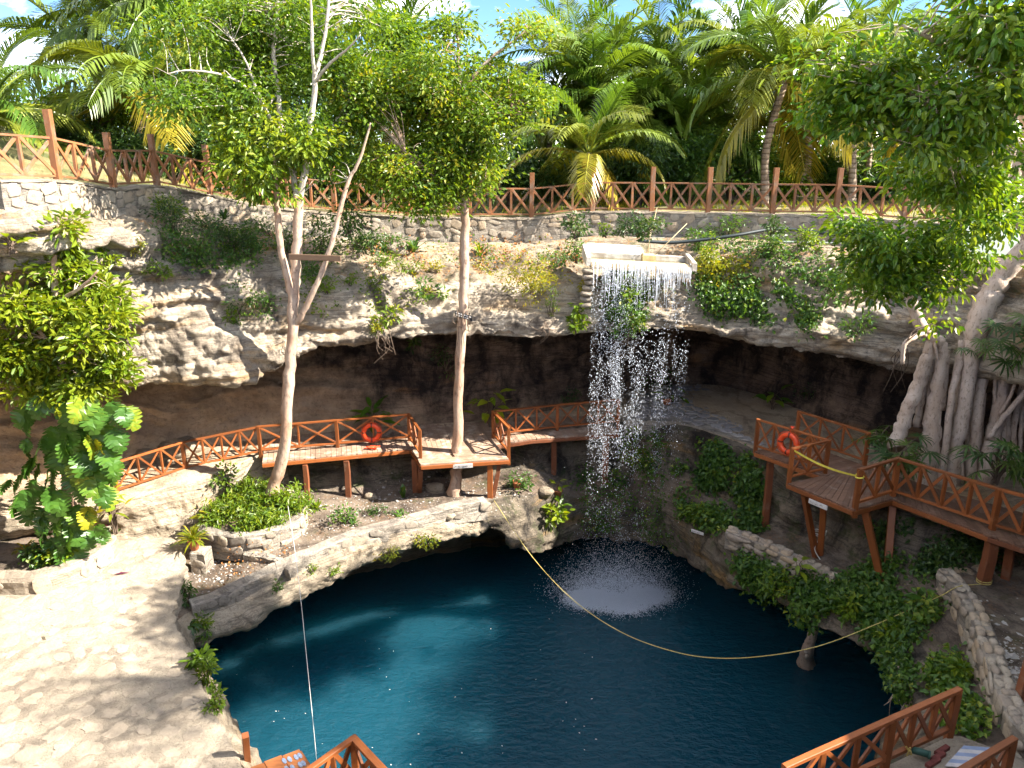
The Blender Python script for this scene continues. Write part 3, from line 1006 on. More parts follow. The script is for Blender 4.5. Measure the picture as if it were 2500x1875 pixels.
# ---- paved plaza in the back of the cave
plz = [PZ(px, py, 5.6) for px, py in [(1525, 1030), (1560, 975), (1610, 945), (1700, 938), (1790, 950), (1860, 975), (1900, 1000), (1905, 1060), (1880, 1108), (1843, 1092), (1746, 1058), (1650, 1032)]]
plz_xy = [(p.x, p.y) for p in plz]
plaza_z = 5.66
vz = [(p.x, p.y, plaza_z) for p in plz] + [(p.x, p.y, plaza_z - 0.5) for p in plz]
m_ = len(plz)
plaza = piece('pavement', vz, [tuple(range(m_))] + [(i, i + m_, (i + 1) % m_ + m_, (i + 1) % m_) for i in range(m_)], MAT['mortar'])
plaza['kind'] = 'structure'
print('plaza stones', flagstones('flagstone', plaza, plz_xy, 0.42, lambda x, y: plaza_z, MAT['plaza_stone'], seed(12), gap=0.05, thick=0.03))
# ------------------------------------------------------------------ stone walls
_rs = seed(21)


def stone_meshes(mat, n=8, name='stone'):
    out = []
    for k in range(n):
        m = 8
        ang = np.arange(m) * 2 * math.pi / m + _rs.uniform(-0.18, 0.18, m)
        sq = 1.0 / np.maximum(np.abs(np.cos(ang)), np.abs(np.sin(ang)))
        r = (0.55 * sq + 0.45) * _rs.uniform(0.82, 1.05, m)
        x, z = np.cos(ang) * r, np.sin(ang) * r
        r0 = np.column_stack([x, np.full(m, -0.2), z])
        r1 = np.column_stack([x * .95, np.full(m, 0.62) + _rs.uniform(-.1, .1, m), z * .95])
        r2 = np.column_stack([x * .62, np.full(m, 1.0) + _rs.uniform(-.15, .1, m), z * .62])
        c = [[0, 1.05 + _rs.uniform(-.15, .1), 0]]
        v = np.concatenate([r0, r1, r2, c])
        f = [(q * m + a, q * m + (a + 1) % m, (q + 1) * m + (a + 1) % m, (q + 1) * m + a) for q in range(2) for a in range(m)]
        f += [(2 * m + a, 2 * m + (a + 1) % m, 3 * m) for a in range(m)]
        out.append(mesh_np(name, v, [q[::-1] for q in f], mat, True))
    return out


STONES = stone_meshes(MAT['wall_stone'])
RIMST = stone_meshes(MAT['rim_stone'])


def wall(name, label, cat, pts, h, thick, face, stones, sw=(0.24, 0.46), sh=0.25, rise=0.045, mat=None, limit=290, group=None, skip=0.06, over=0.0, round_top=0.04, capped=False, coping=False):
    """a mortared wall under the line pts (its top edge); face = a point the stone face looks towards"""
    P = smooth_path(pts, 8)
    seg = np.linalg.norm(np.diff(P, axis=0), axis=1); S_ = np.concatenate([[0], np.cumsum(seg)]); L = S_[-1]
    n = max(3, int(L / 0.22))
    at = lambda s: np.array([np.interp(s, S_, P[:, i]) for i in range(3)])
    Q = np.array([at(s) for s in np.linspace(0, L, n)])
    T = np.gradient(Q, axis=0); T[:, 2] = 0; T /= np.linalg.norm(T, axis=1)[:, None]
    Nn = np.column_stack([T[:, 1], -T[:, 0], np.zeros(n)])
    mid = n // 2
    fl = False
    if (Nn[mid] * (np.array(face) - Q[mid])).sum() < 0:
        Nn = -Nn; fl = True
    base = Q[mid].copy(); base[2] -= h
    root = thing(name, label, cat, base, group)
    rng = seed(int(abs(base[0]) * 100) + 7)
    prof = [(0.0, -h), (rise * -0.4, -h * .5), (0.0, -round_top), (-0.05, 0.0), (-thick + .05, 0.0), (-thick, -round_top), (-thick, -h)]
    vs = []
    for i in range(n):
        for k, (o, z) in enumerate(prof):
            j = rng.normal(0, 0.012, 2)
            vs.append(Q[i] + Nn[i] * (o + j[0]) + np.array([0, 0, z + (j[1] if k in (2, 3, 4, 5) else 0)]))
    m = len(prof)
    fs = [(i * m + k, (i + 1) * m + k, (i + 1) * m + k + 1, i * m + k + 1) for i in range(n - 1) for k in range(m - 1)]
    fs += [tuple(range(m))[::-1], tuple((n - 1) * m + k for k in range(m))]
    if not fl: fs = [q[::-1] for q in fs]
    piece('mortar_body', np.array(vs), fs, mat or MAT['mortar'], root, False)
    est = (h / sh) * L / (sum(sw) / 2 * 1.05)
    k_ = max(1.0, math.sqrt(est / limit))            # long walls: somewhat larger stones, so that all of it is covered
    cnt = 0
    s = 0.05
    while s < L - .1:
        cw = rng.uniform(*sw) * k_ * 1.15
        z = 0.02
        while z < h - .06 and cnt < limit:
            hh = min(sh * k_ * rng.uniform(.55, 1.35), h - z)
            if h - z - hh < .10: hh = h - z
            w = cw * rng.uniform(.72, 1.25)
            sc = min(L - .05, max(.05, s + cw / 2 + rng.normal(0, .05 * k_)))
            q = at(sc); i = int(round(sc / L * (n - 1)))
            t = Vector(T[i]) * (-1 if fl else 1); nn = Vector(Nn[i])
            c = Vector(q) - Vector((0, 0, z + hh / 2 + rng.normal(0, .015)))
            if rng.uniform() > skip:
                t2 = (Quaternion(nn, rng.normal(0, .22)) @ t).normalized(); up = t2.cross(nn) * -1
                if up.z < 0: up = -up
                a, b_, c_ = w * .5, rise * rng.uniform(.35, 1.4), hh * .5
                mw = Matrix(((t2.x * a, nn.x * b_, up.x * c_, c.x), (t2.y * a, nn.y * b_, up.y * c_, c.y), (t2.z * a, nn.z * b_, up.z * c_, c.z), (0, 0, 0, 1)))
                link('stone', stones[rng.integers(len(stones))], root, mw)
                cnt += 1
            z += hh * 1.02
        s += cw
    if coping:
        rings_ = []
        for i in range(n):
            for o, zz in ((.025, -.02), (.02, .035), (-thick + .05, .04), (-thick, -.02)):
                rings_.append(Q[i] + Nn[i] * (o + rng.normal(0, .008)) + np.array([0, 0, zz + rng.normal(0, .008)]))
        fc_ = [(i * 4 + k, (i + 1) * 4 + k, (i + 1) * 4 + (k + 1) % 4, i * 4 + (k + 1) % 4) for i in range(n - 1) for k in range(4)]
        piece('coping', np.array(rings_), fc_ if fl else [q[::-1] for q in fc_], MAT['paving_mortar'], root, False)
    if capped:                                            # rough stones bedded along the top
        s = 0.0
        while s < L - .1:
            w = rng.uniform(.18, .38)
            q = at(min(L, s + w / 2)); i = int(round(min(L, s + w / 2) / L * (n - 1)))
            t, nn = Vector(T[i]), Vector(Nn[i])
            for o_ in (-.10, -thick + .12):
                c = Vector(q) + nn * (o_ + rng.normal(0, .02)) + t * rng.normal(0, .03)
                a, b_, c_ = w * .5, rng.uniform(.03, .075), thick * rng.uniform(.2, .3)
                u = Vector((rng.normal(0, .12), rng.normal(0, .12), 1)).normalized()
                t2 = (t - u * t.dot(u)).normalized(); z2 = t2.cross(u)
                mw = Matrix(((t2.x * a, u.x * b_, z2.x * c_, c.x), (t2.y * a, u.y * b_, z2.y * c_, c.y), (t2.z * a, u.z * b_, z2.z * c_, c.z), (0, 0, 0, 1)))
                link('stone', stones[rng.integers(len(stones))], root, mw)
            s += w
    return root


cface = (0.5, 15.5, 5)
wall('retaining_wall', 'long rubble stone retaining wall under the brown fence, topping the cliff', 'wall',
     [p for _, p in WT[1:-1]], 0.80, 0.45, cface, STONES, sw=(0.24, 0.44), sh=0.27, rise=0.024, skip=.25, coping=True)
wall('rim_wall', 'low pale stone wall curving along the sunlit pool rim below the walkway', 'wall',
     [PZ(468, 1478, 3.85), PZ(520, 1462, 3.85), PZ(600, 1425, 3.95), PZ(690, 1382, 4.1), PZ(760, 1352, 4.15), PZ(860, 1308, 4.25), PZ(960, 1280, 4.3), PZ(1060, 1252, 4.35), PZ(1115, 1234, 4.4), PZ(1190, 1222, 4.35)],
     0.62, 0.38, cface, RIMST, sw=(0.28, 0.5), sh=0.3, rise=0.022, skip=0.55)
wall('planter_wall', 'curved stone planter wall round the pale tree foot', 'planter',
     [PZ(472, 1288, 4.45), PZ(520, 1304, 4.45), PZ(585, 1310, 4.45), PZ(650, 1301, 4.45), PZ(705, 1284, 4.45), PZ(742, 1258, 4.45), PZ(746, 1228, 4.45)],
     0.75, 0.3, tuple(PZ(600, 1450, 4)), RIMST, sw=(0.26, 0.42), sh=0.26, rise=0.035, skip=0.25)
wall('kerb', 'small curved stone kerb on the dirt ledge before the planter', 'kerb',
     [PZ(592, 1352, 3.98), PZ(640, 1357, 3.98), PZ(675, 1370, 4.0), PZ(702, 1392, 4.05)], 0.26, 0.22, tuple(PZ(600, 1450, 4)), RIMST, sw=(0.3, 0.5), sh=0.26, rise=0.02, skip=0.3)
wall('planter_kerb', 'thick whitewashed stone kerb round the split leaf plant bed', 'planter',
     [PZ(-60, 1408, 4.62), PZ(0, 1414, 4.62), PZ(70, 1412, 4.64), PZ(140, 1395, 4.66), PZ(205, 1368, 4.68), PZ(262, 1334, 4.7), PZ(284, 1306, 4.7), PZ(272, 1282, 4.7)],
     0.52, 0.45, tuple(PZ(300, 1500, 4.2)), STONES, sw=(0.4, 0.7), sh=0.5, rise=0.03, skip=0.4, mat=MAT['paving_mortar'], round_top=0.1)
wall('low_wall', 'short dry pale stone wall among creepers under the shaded platform', 'wall',
     [PZ(1772, 1296, 4.05), PZ(1830, 1316, 4.05), PZ(1900, 1348, 4.05), PZ(1975, 1384, 4.05), PZ(2034, 1412, 4.05)], 0.55, 0.35, cface, STONES, sw=(0.25, 0.5), sh=0.2, rise=0.06, skip=0.05, capped=True)
wall('gravel_wall', 'rough stone wall holding the shaded gravel terrace above the pool', 'wall',
     [PZ(2288, 1388, 4.95), PZ(2330, 1436, 4.95), PZ(2368, 1506, 4.95), PZ(2400, 1590, 4.95), PZ(2432, 1680, 4.95), PZ(2475, 1764, 4.95), PZ(2545, 1850, 4.95)], 1.0, 0.38, (0.5, 13.5, 5), STONES, sw=(0.28, 0.52), sh=0.25, rise=0.05, skip=0.12, capped=True)

# gravel terrace behind that wall
gp = [PZ(2290, 1386, 4.78), PZ(2330, 1436, 4.78), PZ(2400, 1590, 4.78), PZ(2432, 1680, 4.78), PZ(2475, 1764, 4.78), PZ(2560, 1860, 4.78), W(11.6, 10.0, 4.78), W(13.4, 14.0, 4.9), W(12.6, 17.0, 4.95), W(10.7, 16.9, 4.85)]
gvl = piece('gravel_ground', [tuple(p) for p in gp] + [(p.x, p.y, p.z - .5) for p in gp], [tuple(range(len(gp)))] + [(i, i + len(gp), (i + 1) % len(gp) + len(gp), (i + 1) % len(gp)) for i in range(len(gp))], MAT['ledge_soil'])
gvl['kind'] = 'structure'


def pebble_field(name, n, pts_fun, mat, rng, lo=0.02, hi=0.06):
    base = np.array([(1, 0, 0), (-1, 0, 0), (0, 1, 0), (0, -1, 0), (0, 0, .8), (0, 0, -.8)], dtype=float)
    tri = np.array([(0, 2, 4), (2, 1, 4), (1, 3, 4), (3, 0, 4), (2, 0, 5), (1, 2, 5), (3, 1, 5), (0, 3, 5)])
    vs, fs = [], []
    for i in range(n):
        p = pts_fun(rng)
        if p is None: continue
        s = rng.uniform(lo, hi) * (1 if rng.uniform() < .93 else 2.2)
        a = rng.uniform(0, 6.28); c, s_ = math.cos(a), math.sin(a)
        b = base * np.array([s * rng.uniform(.7, 1.3), s * rng.uniform(.7, 1.3), s * .6]) + rng.normal(0, s * .12, (6, 3))
        b = np.column_stack([b[:, 0] * c - b[:, 1] * s_, b[:, 0] * s_ + b[:, 1] * c, b[:, 2]]) + np.array([p[0], p[1], p[2] + s * .2])
        fs.append(tri + 6 * len(vs)); vs.append(b)
    o = piece(name, np.concatenate(vs), np.concatenate(fs), mat, None, False)
    o['kind'] = 'stuff'
    return o


def _gr(rng):
    px, py = rng.uniform(2290, 2520), rng.uniform(1380, 1860)
    p = PZ(px, py, 4.78)
    return p if in_poly(p.x, p.y, [(q.x, q.y) for q in gp]) else None


pebble_field('gravel', 3600, _gr, MAT['pebble_stone'], seed(3), 0.015, 0.05)


def _lg(rng):
    px = rng.uniform(460, 1300); py = np.interp(px, [460, 700, 900, 1300], [1420, 1300, 1240, 1190]) + rng.normal(0, 35)
    p, n_ = hit(px, py)
    return p if (n_.z > .6 and p.z < 4.6) else None


pebble_field('ledge_rubble', 1300, _lg, MAT['pebble_stone'], seed(4), 0.012, 0.035)

# ------------------------------------------------------------------ timber work
STAIN = [timber_mesh(seed(100 + i), MAT['stained_wood']) for i in range(4)]
FENCE = [timber_mesh(seed(110 + i), MAT['fence_wood'], irregular=0.05) for i in range(4)]
PILE = [timber_mesh(seed(120 + i), MAT['pile_wood'], irregular=0.06) for i in range(4)]
UP = Vector((0, 0, 1))


def railing(root, kit, posts, h, cells, low=0.14, extra=0.0, pw=0.10, rw=(0.08, 0.05), bw=0.055, below=0.0, heights=None, post_at=None, bal=True):
    """posts: base points; cells[i]: how many crossed bays between post i and i+1"""
    posts = [V3(p) for p in posts]
    for i, p in enumerate(posts):
        if post_at is None or i in post_at:
            e = heights[i] if heights else h + extra
            beam('post', kit, p - UP * below, p + UP * e, pw, pw, root)
    for i in range(len(posts) - 1):
        a, b = posts[i], posts[i + 1]
        d = (b - a); d.z = 0; d.normalize()
        off = d * pw * .45
        beam('top_rail', kit, a + UP * h - off * (0 if extra else 1), b + UP * h + off * (0 if extra else 1), rw[0], rw[1], root)
        beam('bottom_rail', kit, a + UP * low + off, b + UP * low - off, rw[0] * .8, rw[1], root)
        nrm = Vector((-d.y, d.x, 0))
        n = cells[i]
        for k in range(n):
            p, q = a.lerp(b, k / n), a.lerp(b, (k + 1) / n)
            t0, t1 = low + rw[1] * .5, h - rw[1] * .5
            beam('brace', kit, p + UP * t0 + d * .03 + nrm * .018, q + UP * t1 - d * .03 + nrm * .018, bw * .55, bw, root)
            beam('brace', kit, p + UP * t1 + d * .03 - nrm * .018, q + UP * t0 - d * .03 - nrm * .018, bw * .55, bw, root)
            if k and bal:
                beam('baluster', kit, p + UP * t0, p + UP * t1, bw, bw, root)


# fence on the retaining wall
post_px = [-130, 15, 160, 290, 393, 520, 650, 820, 998, 1148, 1298, 1445, 1588, 1725, 1880, 2033, 2198, 2370]
post_px = [-110, 160, 290, 393, 520, 650, 820, 998, 1148, 1298, 1445, 1588, 1725, 1880, 2033, 2198, 2370]
fp = []
for px in post_px:
    p = wall_top(px)
    d = Vector((p.x - 0.5, p.y - 14, 0)).normalized()
    fp.append(p + d * 0.22 + Vector((0, 0, -0.03)))
fr_ = thing('fence', 'long brown wooden fence with crossed braces along the top of the retaining wall', 'fence', fp[8])
hts = [1.60, 1.62, 1.45, 1.45] + [1.52] * 13
railing(fr_, FENCE, fp, 1.0, [3] * (len(fp) - 1), low=0.16, extra=0.5, pw=0.15, rw=(0.08, 0.05), bw=0.075, below=0.1, heights=hts)

# ---- planked decks
_pk = seed(31)


def planks(root, front, rear, width, mat, t=0.045, split=1, gap=0.010):
    F = [V3(p) for p in front]; Rr = [V3(p) for p in rear]
    seg = [(F[i + 1] - F[i]).length for i in range(len(F) - 1)]
    c = [0]
    for s in seg: c.append(c[-1] + s)

    def lerp(Q, s):
        for i in range(len(seg)):
            if s <= c[i + 1] or i == len(seg) - 1:
                return Q[i].lerp(Q[i + 1], (s - c[i]) / seg[i])
    n = max(2, int(c[-1] / width))
    for k in range(n):
        s0, s1 = c[-1] * k / n + gap / 2, c[-1] * (k + 1) / n - gap / 2
        a, b_, c2, d = lerp(F, s0), lerp(F, s1), lerp(Rr, s1), lerp(Rr, s0)
        j = _pk.normal(0, 0.012)
        dv = (d - a).normalized()
        a, b_ = a + dv * j, b_ + dv * (j + _pk.normal(0, .006))
        for u in range(split):
            cut = [0] + sorted(_pk.uniform(.3, .7, split - 1)) + [1]
            q = [a.lerp(d, cut[u]), b_.lerp(c2, cut[u]), b_.lerp(c2, cut[u + 1] - (.004 if u < split - 1 else 0)), a.lerp(d, cut[u + 1] - (.004 if u < split - 1 else 0))]
            z = _pk.normal(0, 0.003)
            tilt = _pk.normal(0, 0.002)
            top = [p + UP * (z + (tilt if i in (0, 3) else -tilt)) for i, p in enumerate(q)]
            ce = (top[0] + top[1] + top[2] + top[3]) / 4
            ins = [p + (ce - p).normalized() * 0.005 for p in top]
            v = [tuple(p - UP * t) for p in q] + [tuple(p - UP * .003) for p in top] + [tuple(p) for p in ins]
            f = [(0, 1, 5, 4), (1, 2, 6, 5), (2, 3, 7, 6), (3, 0, 4, 7), (4, 5, 9, 8), (5, 6, 10, 9), (6, 7, 11, 10), (7, 4, 8, 11), (8, 9, 10, 11), (3, 2, 1, 0)]
            cr_ = (q[1] - q[0]).cross(q[2] - q[1])
            if cr_.z < 0: f = [x[::-1] for x in f]
            piece('plank', v, f, mat, root)


def joist(root, kit, pts, drop_=0.05, h=0.11, w=0.07, inset=None):
    for i in range(len(pts) - 1):
        a, b = V3(pts[i]) - UP * (drop_ + h / 2), V3(pts[i + 1]) - UP * (drop_ + h / 2)
        beam('joist', kit, a, b, w, h, root)


def pile(root, kit, top, foot=None, w=0.16):
    top = V3(top)
    if foot is None:
        foot = Vector((top.x, top.y, drop(top.x, top.y, top.z - .3) - .1))
    beam('support_post', kit, top, foot, w, w, root)


DZ = 5.42
dk = thing('walkway', 'sunlit planked walkway with a square platform, crossed railings and support posts', 'walkway', PZ(1100, 1110, 4.2))
front = [PZ(640, 1129, DZ), PZ(999, 1095, DZ), PZ(1214, 1084, DZ), PZ(1300, 1071, DZ), PZ(1512, 1056, DZ)]
rear = []
for i, p in enumerate(front):
    a, b = front[max(0, i - 1)], front[min(len(front) - 1, i + 1)]
    t = (b - a).normalized()
    n_ = Vector((-t.y, t.x, 0))
    rear.append(p + n_ * (2.15 if i < 4 else 1.7))
planks(dk, front, rear, 0.155, MAT['deck_wood'])
FL, FR = PZ(1028, 1134, DZ), PZ(1242, 1120, DZ)
pb0, pb1 = front[1].lerp(front[2], 0.02), front[1].lerp(front[2], 0.985)
planks(dk, [FL, pb0], [FR, pb1], 0.15, MAT['deck_wood'], split=2)
joist(dk, STAIN, front[:2]); joist(dk, PILE, front[2:]); joist(dk, STAIN, [pb0, FL, FR, pb1])
joist(dk, PILE, [front[0].lerp(rear[0], .5), front[1].lerp(rear[1], .5), front[3].lerp(rear[3], .5)])
tj = lambda px, py: PZ(px, py, DZ - .2)
pile(dk, PILE, PZ(846, 1124, DZ - .2)); pile(dk, PILE, PZ(745, 1134, DZ - .2), w=.14)
g1 = PZ(1012, 1120, DZ - .2); f1 = Vector((g1.x, g1.y, drop(g1.x, g1.y, 5.0) - .05))
pile(dk, PILE, g1, f1, .17); pile(dk, PILE, PZ(1027, 1146, DZ - .2), f1 + Vector((.12, -.05, 0)), .13)
g2 = PZ(1196, 1134, DZ - .2); f2 = Vector((g2.x, g2.y, drop(g2.x, g2.y, 5.0) - .05))
pile(dk, STAIN, g2, f2, .17); pile(dk, PILE, PZ(1219, 1132, DZ - .2), f2 + Vector((.1, .02, 0)), .12)
pile(dk, PILE, PZ(1353, 1075, DZ - .2), None, .17); pile(dk, PILE, PZ(1480, 1066, DZ - .2), None, .2)
rl = [PZ(637, 1109, DZ), PZ(825, 1092, DZ), PZ(1000, 1076, DZ)]
railing(dk, STAIN, rl, 0.90, [2, 2], below=.12)
railing(dk, STAIN, [rl[-1], PZ(1027, 1118, DZ)], 0.90, [2], below=.2, post_at=[1])
rr_ = [PZ(1204, 1069, DZ), PZ(1242, 1112, DZ)]
railing(dk, STAIN, rr_, 0.90, [2], below=.3)
railing(dk, STAIN, [rr_[0] + Vector((.05, .02, 0)), PZ(1360, 1051, DZ), PZ(1508, 1037, DZ)], 0.90, [3, 3], below=.2, post_at=[1, 2])

rp = [PZ(287, 1206, 5.33), PZ(454, 1150, 5.36), PZ(634, 1110, 5.40)]
rt = thing('railing', 'orange brown crossed railing climbing beside the sunlit sandy path', 'railing', rp[1])
railing(rt, STAIN, rp, 0.90, [3, 4], below=.35, post_at=[0, 1], low=.12)

RZ = 6.1
dr = thing('walkway', 'shaded reddish planked walkway with a corner platform beside the strangler fig', 'walkway', PZ(2090, 1240, 4.2))
a, a2, b_, b2 = PZ(1843, 1101, RZ), PZ(2008, 1160, RZ), PZ(1943, 1077, RZ), PZ(2112, 1136, RZ)
p_, q_, r_ = PZ(1923, 1178, RZ), PZ(2084, 1244, RZ), PZ(2179, 1217, RZ)
s_, s2 = PZ(2414, 1306, RZ), PZ(2640, 1378, RZ)
mrr = PZ(2062, 1150, RZ)
k2_, k3_ = PZ(2330, 1206, RZ), PZ(2640, 1290, RZ)
planks(dr, [a, a2], [b_, b2], .15, MAT['deck_wood_red'])
planks(dr, [p_, q_], [a2, b2], .15, MAT['deck_wood_red'])
planks(dr, [q_, r_, s_, s2], [b2, PZ(2190, 1162, RZ), k2_, k3_], .15, MAT['deck_wood_red'])
joist(dr, STAIN, [a, a2]); joist(dr, STAIN, [p_, q_, r_, s_]); joist(dr, PILE, [s_, s2]); joist(dr, STAIN, [p_, a2])
railing(dr, STAIN, [PZ(1844, 1099, RZ), PZ(2014, 1155, RZ)], .93, [4], below=.12)
railing(dr, STAIN, [b_, PZ(2110, 1135, RZ)], .93, [3], below=.1)
railing(dr, STAIN, [PZ(1926, 1176, RZ), PZ(2014, 1155, RZ)], .93, [2], below=.15, post_at=[0])
railing(dr, STAIN, [PZ(2088, 1240, RZ), PZ(2179, 1210, RZ), PZ(2422, 1293, RZ), PZ(2640, 1362, RZ)], 1.0, [2, 4, 3], below=.25, pw=.12, rw=(.09, .06), bw=.075)
pile(dr, PILE, PZ(1882, 1122, RZ - .2), PY(1867, 1292, 20.3), .17)
V1 = PY(1993, 1366, 18.4); pile(dr, STAIN, PZ(1964, 1208, RZ - .2), V1, .14); pile(dr, STAIN, PZ(2012, 1222, RZ - .2), V1 + Vector((.12, .06, 0)), .15)
V2 = PY(2152, 1420, 16.8); pile(dr, STAIN, PZ(2112, 1248, RZ - .2), V2, .16); pile(dr, STAIN, PZ(2180, 1226, RZ - .2), V2 + Vector((.12, .02, 0)), .17)
G3 = PZ(2422, 1322, RZ - .2); G3F = Vector((G3.x, G3.y, max(4.78, drop(G3.x, G3.y, RZ - .5)))); pile(dr, PILE, G3, G3F - UP * .15, .22)
G4 = PZ(2470, 1322, RZ - .2); pile(dr, PILE, G4, PZ(2455, 1416, 4.8), .18)
pile(dr, PILE, PZ(2140, 1190, RZ - .2), PY(2128, 1300, 18.6), .16); pile(dr, PILE, PZ(2262, 1200, RZ - .2), PY(2255, 1300, 17.8), .16)

# standing timber at the picture's edge
pe = thing('timber_post', 'dark brown square post standing on the shaded gravel', 'post', PZ(2488, 1712, 4.78))
beam('shaft', PILE, PZ(2488, 1712, 4.75), PZ(2488, 1712, 4.75) + Vector((.25, .1, 2.4)), .17, .17, pe)

# ---- walkway over the near rim (lower right): two railings and a stone landing
BZ = 4.7
br_ = thing('railing', 'dark red brown crossed railing sloping along the shaded near pool edge', 'railing', PZ(2200, 1840, BZ))
railing(br_, STAIN, [PZ(1905, 1990, BZ), PZ(2160, 1868, BZ), PZ(2317, 1794, BZ)], .92, [3, 3], pw=.11, rw=(.10, .07), bw=.075, below=.2)
br2 = thing('railing', 'dark red brown railing on the landing nearest the stone wall', 'railing', PZ(2420, 1930, BZ))
e2 = PZ(2446, 1922, BZ)
railing(br2, STAIN, [PZ(2200, 2080, BZ), e2], .92, [4], pw=.11, rw=(.10, .07), bw=.075, below=.2)
ld = [PZ(2155, 1875, BZ - .03), PZ(2318, 1797, BZ - .03), PZ(2345, 1797, BZ - .03), PZ(2440, 1832, BZ - .03), PZ(2540, 1868, BZ - .03), W(9.5, 7.6, BZ - .03), W(5.6, 7.4, BZ - .03)]
ldt = piece('landing', [tuple(p) for p in ld] + [(p.x, p.y, p.z - .45) for p in ld], [tuple(range(len(ld)))[::-1]] + [(i, (i + 1) % len(ld), (i + 1) % len(ld) + len(ld), i + len(ld)) for i in range(len(ld))], MAT['paving_mortar'])
ldt['kind'] = 'structure'
for i, (px, py) in enumerate([(2300, 1832), (2290, 1848), (2278, 1862)]):
    c = PZ(px, py, BZ)
    tdir = Vector((.86, .5, 0))
    beam('brick', [timber_mesh(seed(300 + i), plain_mat('brick_red', (0.20, 0.06, 0.05), .8, .2, .4, 14, .01), 'brick')] if i == 0 else [bpy.data.meshes['brick']], c - tdir * .16 + UP * .0, c + tdir * .16 + UP * .0, .085, .07, ldt)
plain_mat('mat_blue', (0.26, 0.32, 0.46), .7, .3, .2, 5, .01)
plain_mat('mat_white', (0.52, 0.50, 0.50), .7, .3, .2, 5, .01)
mt_ = thing('beach_mat', 'flat blue and white striped mat lying on the landing beside maroon bricks', 'mat', PZ(2340, 1850, BZ))
u0, u1 = PZ(2306, 1872, BZ), PZ(2352, 1822, BZ)
vx = PZ(2400, 1880, BZ) - u0
for k in range(6):
    q = [u0.lerp(u1, k / 6), u0.lerp(u1, (k + 1) / 6)]
    q = [q[0], q[0] + vx, q[1] + vx, q[1]]
    piece('stripe', [tuple(p_ + UP * .002) for p_ in q] + [tuple(p_ + UP * .018) for p_ in q], [(4, 7, 6, 5), (0, 1, 5, 4), (1, 2, 6, 5), (2, 3, 7, 6), (3, 0, 4, 7)] if (q[1] - q[0]).cross(q[3] - q[0]).z < 0 else [(4, 5, 6, 7), (0, 4, 5, 1)[::-1], (1, 5, 6, 2)[::-1], (2, 6, 7, 3)[::-1], (3, 7, 4, 0)[::-1]], MAT['mat_blue'] if k % 2 else MAT['mat_white'], mt_)
plain_mat('green_hose', (0.035, 0.10, 0.075), .5, .4, .2)
gp_ = Geo(); gp_.tube([PZ(2224, 1830, BZ + .1), PZ(2245, 1835, BZ + .1), PZ(2270, 1843, BZ + .09)], .06, 12); gp_.tube([PZ(2266, 1842, BZ + .09), PZ(2272, 1844, BZ + .09)], .068, 12)
tag(gp_.build('pipe', MAT['green_hose']), 'short dark green pipe lying on the landing by the railing', 'pipe')

# ---- jump platform, corner railing and post at the lower left
JZ = 4.0
jp = thing('platform', 'orange brown planked jump platform with pairs of faded blue footprints', 'platform', PZ(680, 1890, JZ))
jf = [PZ(600, 1877, JZ), PZ(731, 1829, JZ)]; jr = [PZ(640, 1960, JZ), PZ(790, 1918, JZ)]
wood_mat('jump_wood', (0.44, 0.17, 0.055), (0.36, 0.12, 0.04), rough=.5)
planks(jp, jf, jr, .25, MAT['jump_wood']); joist(jp, STAIN, [jf[0], jf[1], jr[1]])
plain_mat('blue_paint', (0.30, 0.36, 0.48), .7, .2, .35, 30)
for px, py in [(694, 1857), (707, 1853), (723, 1848), (732, 1844), (700, 1876), (714, 1873), (733, 1866), (741, 1863)]:
    c = PZ(px, py, JZ + .012)
    an = np.linspace(0, 2 * math.pi, 10, endpoint=False)
    dx = (jr[1] - jf[1]).normalized(); sx = Vector((-dx.y, dx.x, 0))
    piece('footprint', [tuple(c + dx * math.cos(t) * .075 + sx * math.sin(t) * .035) for t in an] + [tuple(c - UP * .006 + dx * math.cos(t) * .078 + sx * math.sin(t) * .037) for t in an],
          [tuple(range(10))] + [(i, i + 10, (i + 1) % 10 + 10, (i + 1) % 10) for i in range(10)], MAT['blue_paint'], jp)
bt = thing('timber_post', 'red brown post standing where the white terrace meets the jump platform', 'post', PZ(606, 1885, JZ - .4))
beam('shaft', STAIN, PZ(606, 1885, JZ - .4), PZ(599, 1795, JZ + .72), .11, .11, bt)
KZ = 4.0
apex = PZ(863, 1803, KZ + .92) - UP * .92
rc = thing('railing', 'sunlit orange brown railing corner at the head of the pool stairs', 'railing', apex)
railing(rc, STAIN, [PZ(700, 1918, KZ + .92) - UP * .92, apex], .92, [3], pw=.11, rw=(.10, .07), bw=.08, below=.3)
railing(rc, STAIN, [apex, PZ(1010, 1960, KZ + .92) - UP * .92], .92, [3], pw=.11, rw=(.12, .06), bw=.08, below=.3, post_at=[1])

# ---- waterfall trough
plain_mat('white_concrete', (0.62, 0.58, 0.51), .8, .25, .25, 3.5, .03, dark=(0.36, 0.31, 0.25))
plain_mat('stained_concrete', (0.50, 0.42, 0.32), .7, .3, .3, 4, .02, dark=(0.52, 0.36, 0.17))
tFL, tFR = PY(1432, 627, 22.75), PY(1702, 641, 22.75)
tx = (tFR - tFL).normalized(); ty = Vector((-tx.y, tx.x, 0)).normalized(); tL = (tFR - tFL).length
tr = thing('trough', 'white concrete spillway trough pouring the waterfall from the cliff edge', 'trough', tFL - UP * .3)
TP = lambda x, y, z: tFL + tx * x + ty * y + UP * z


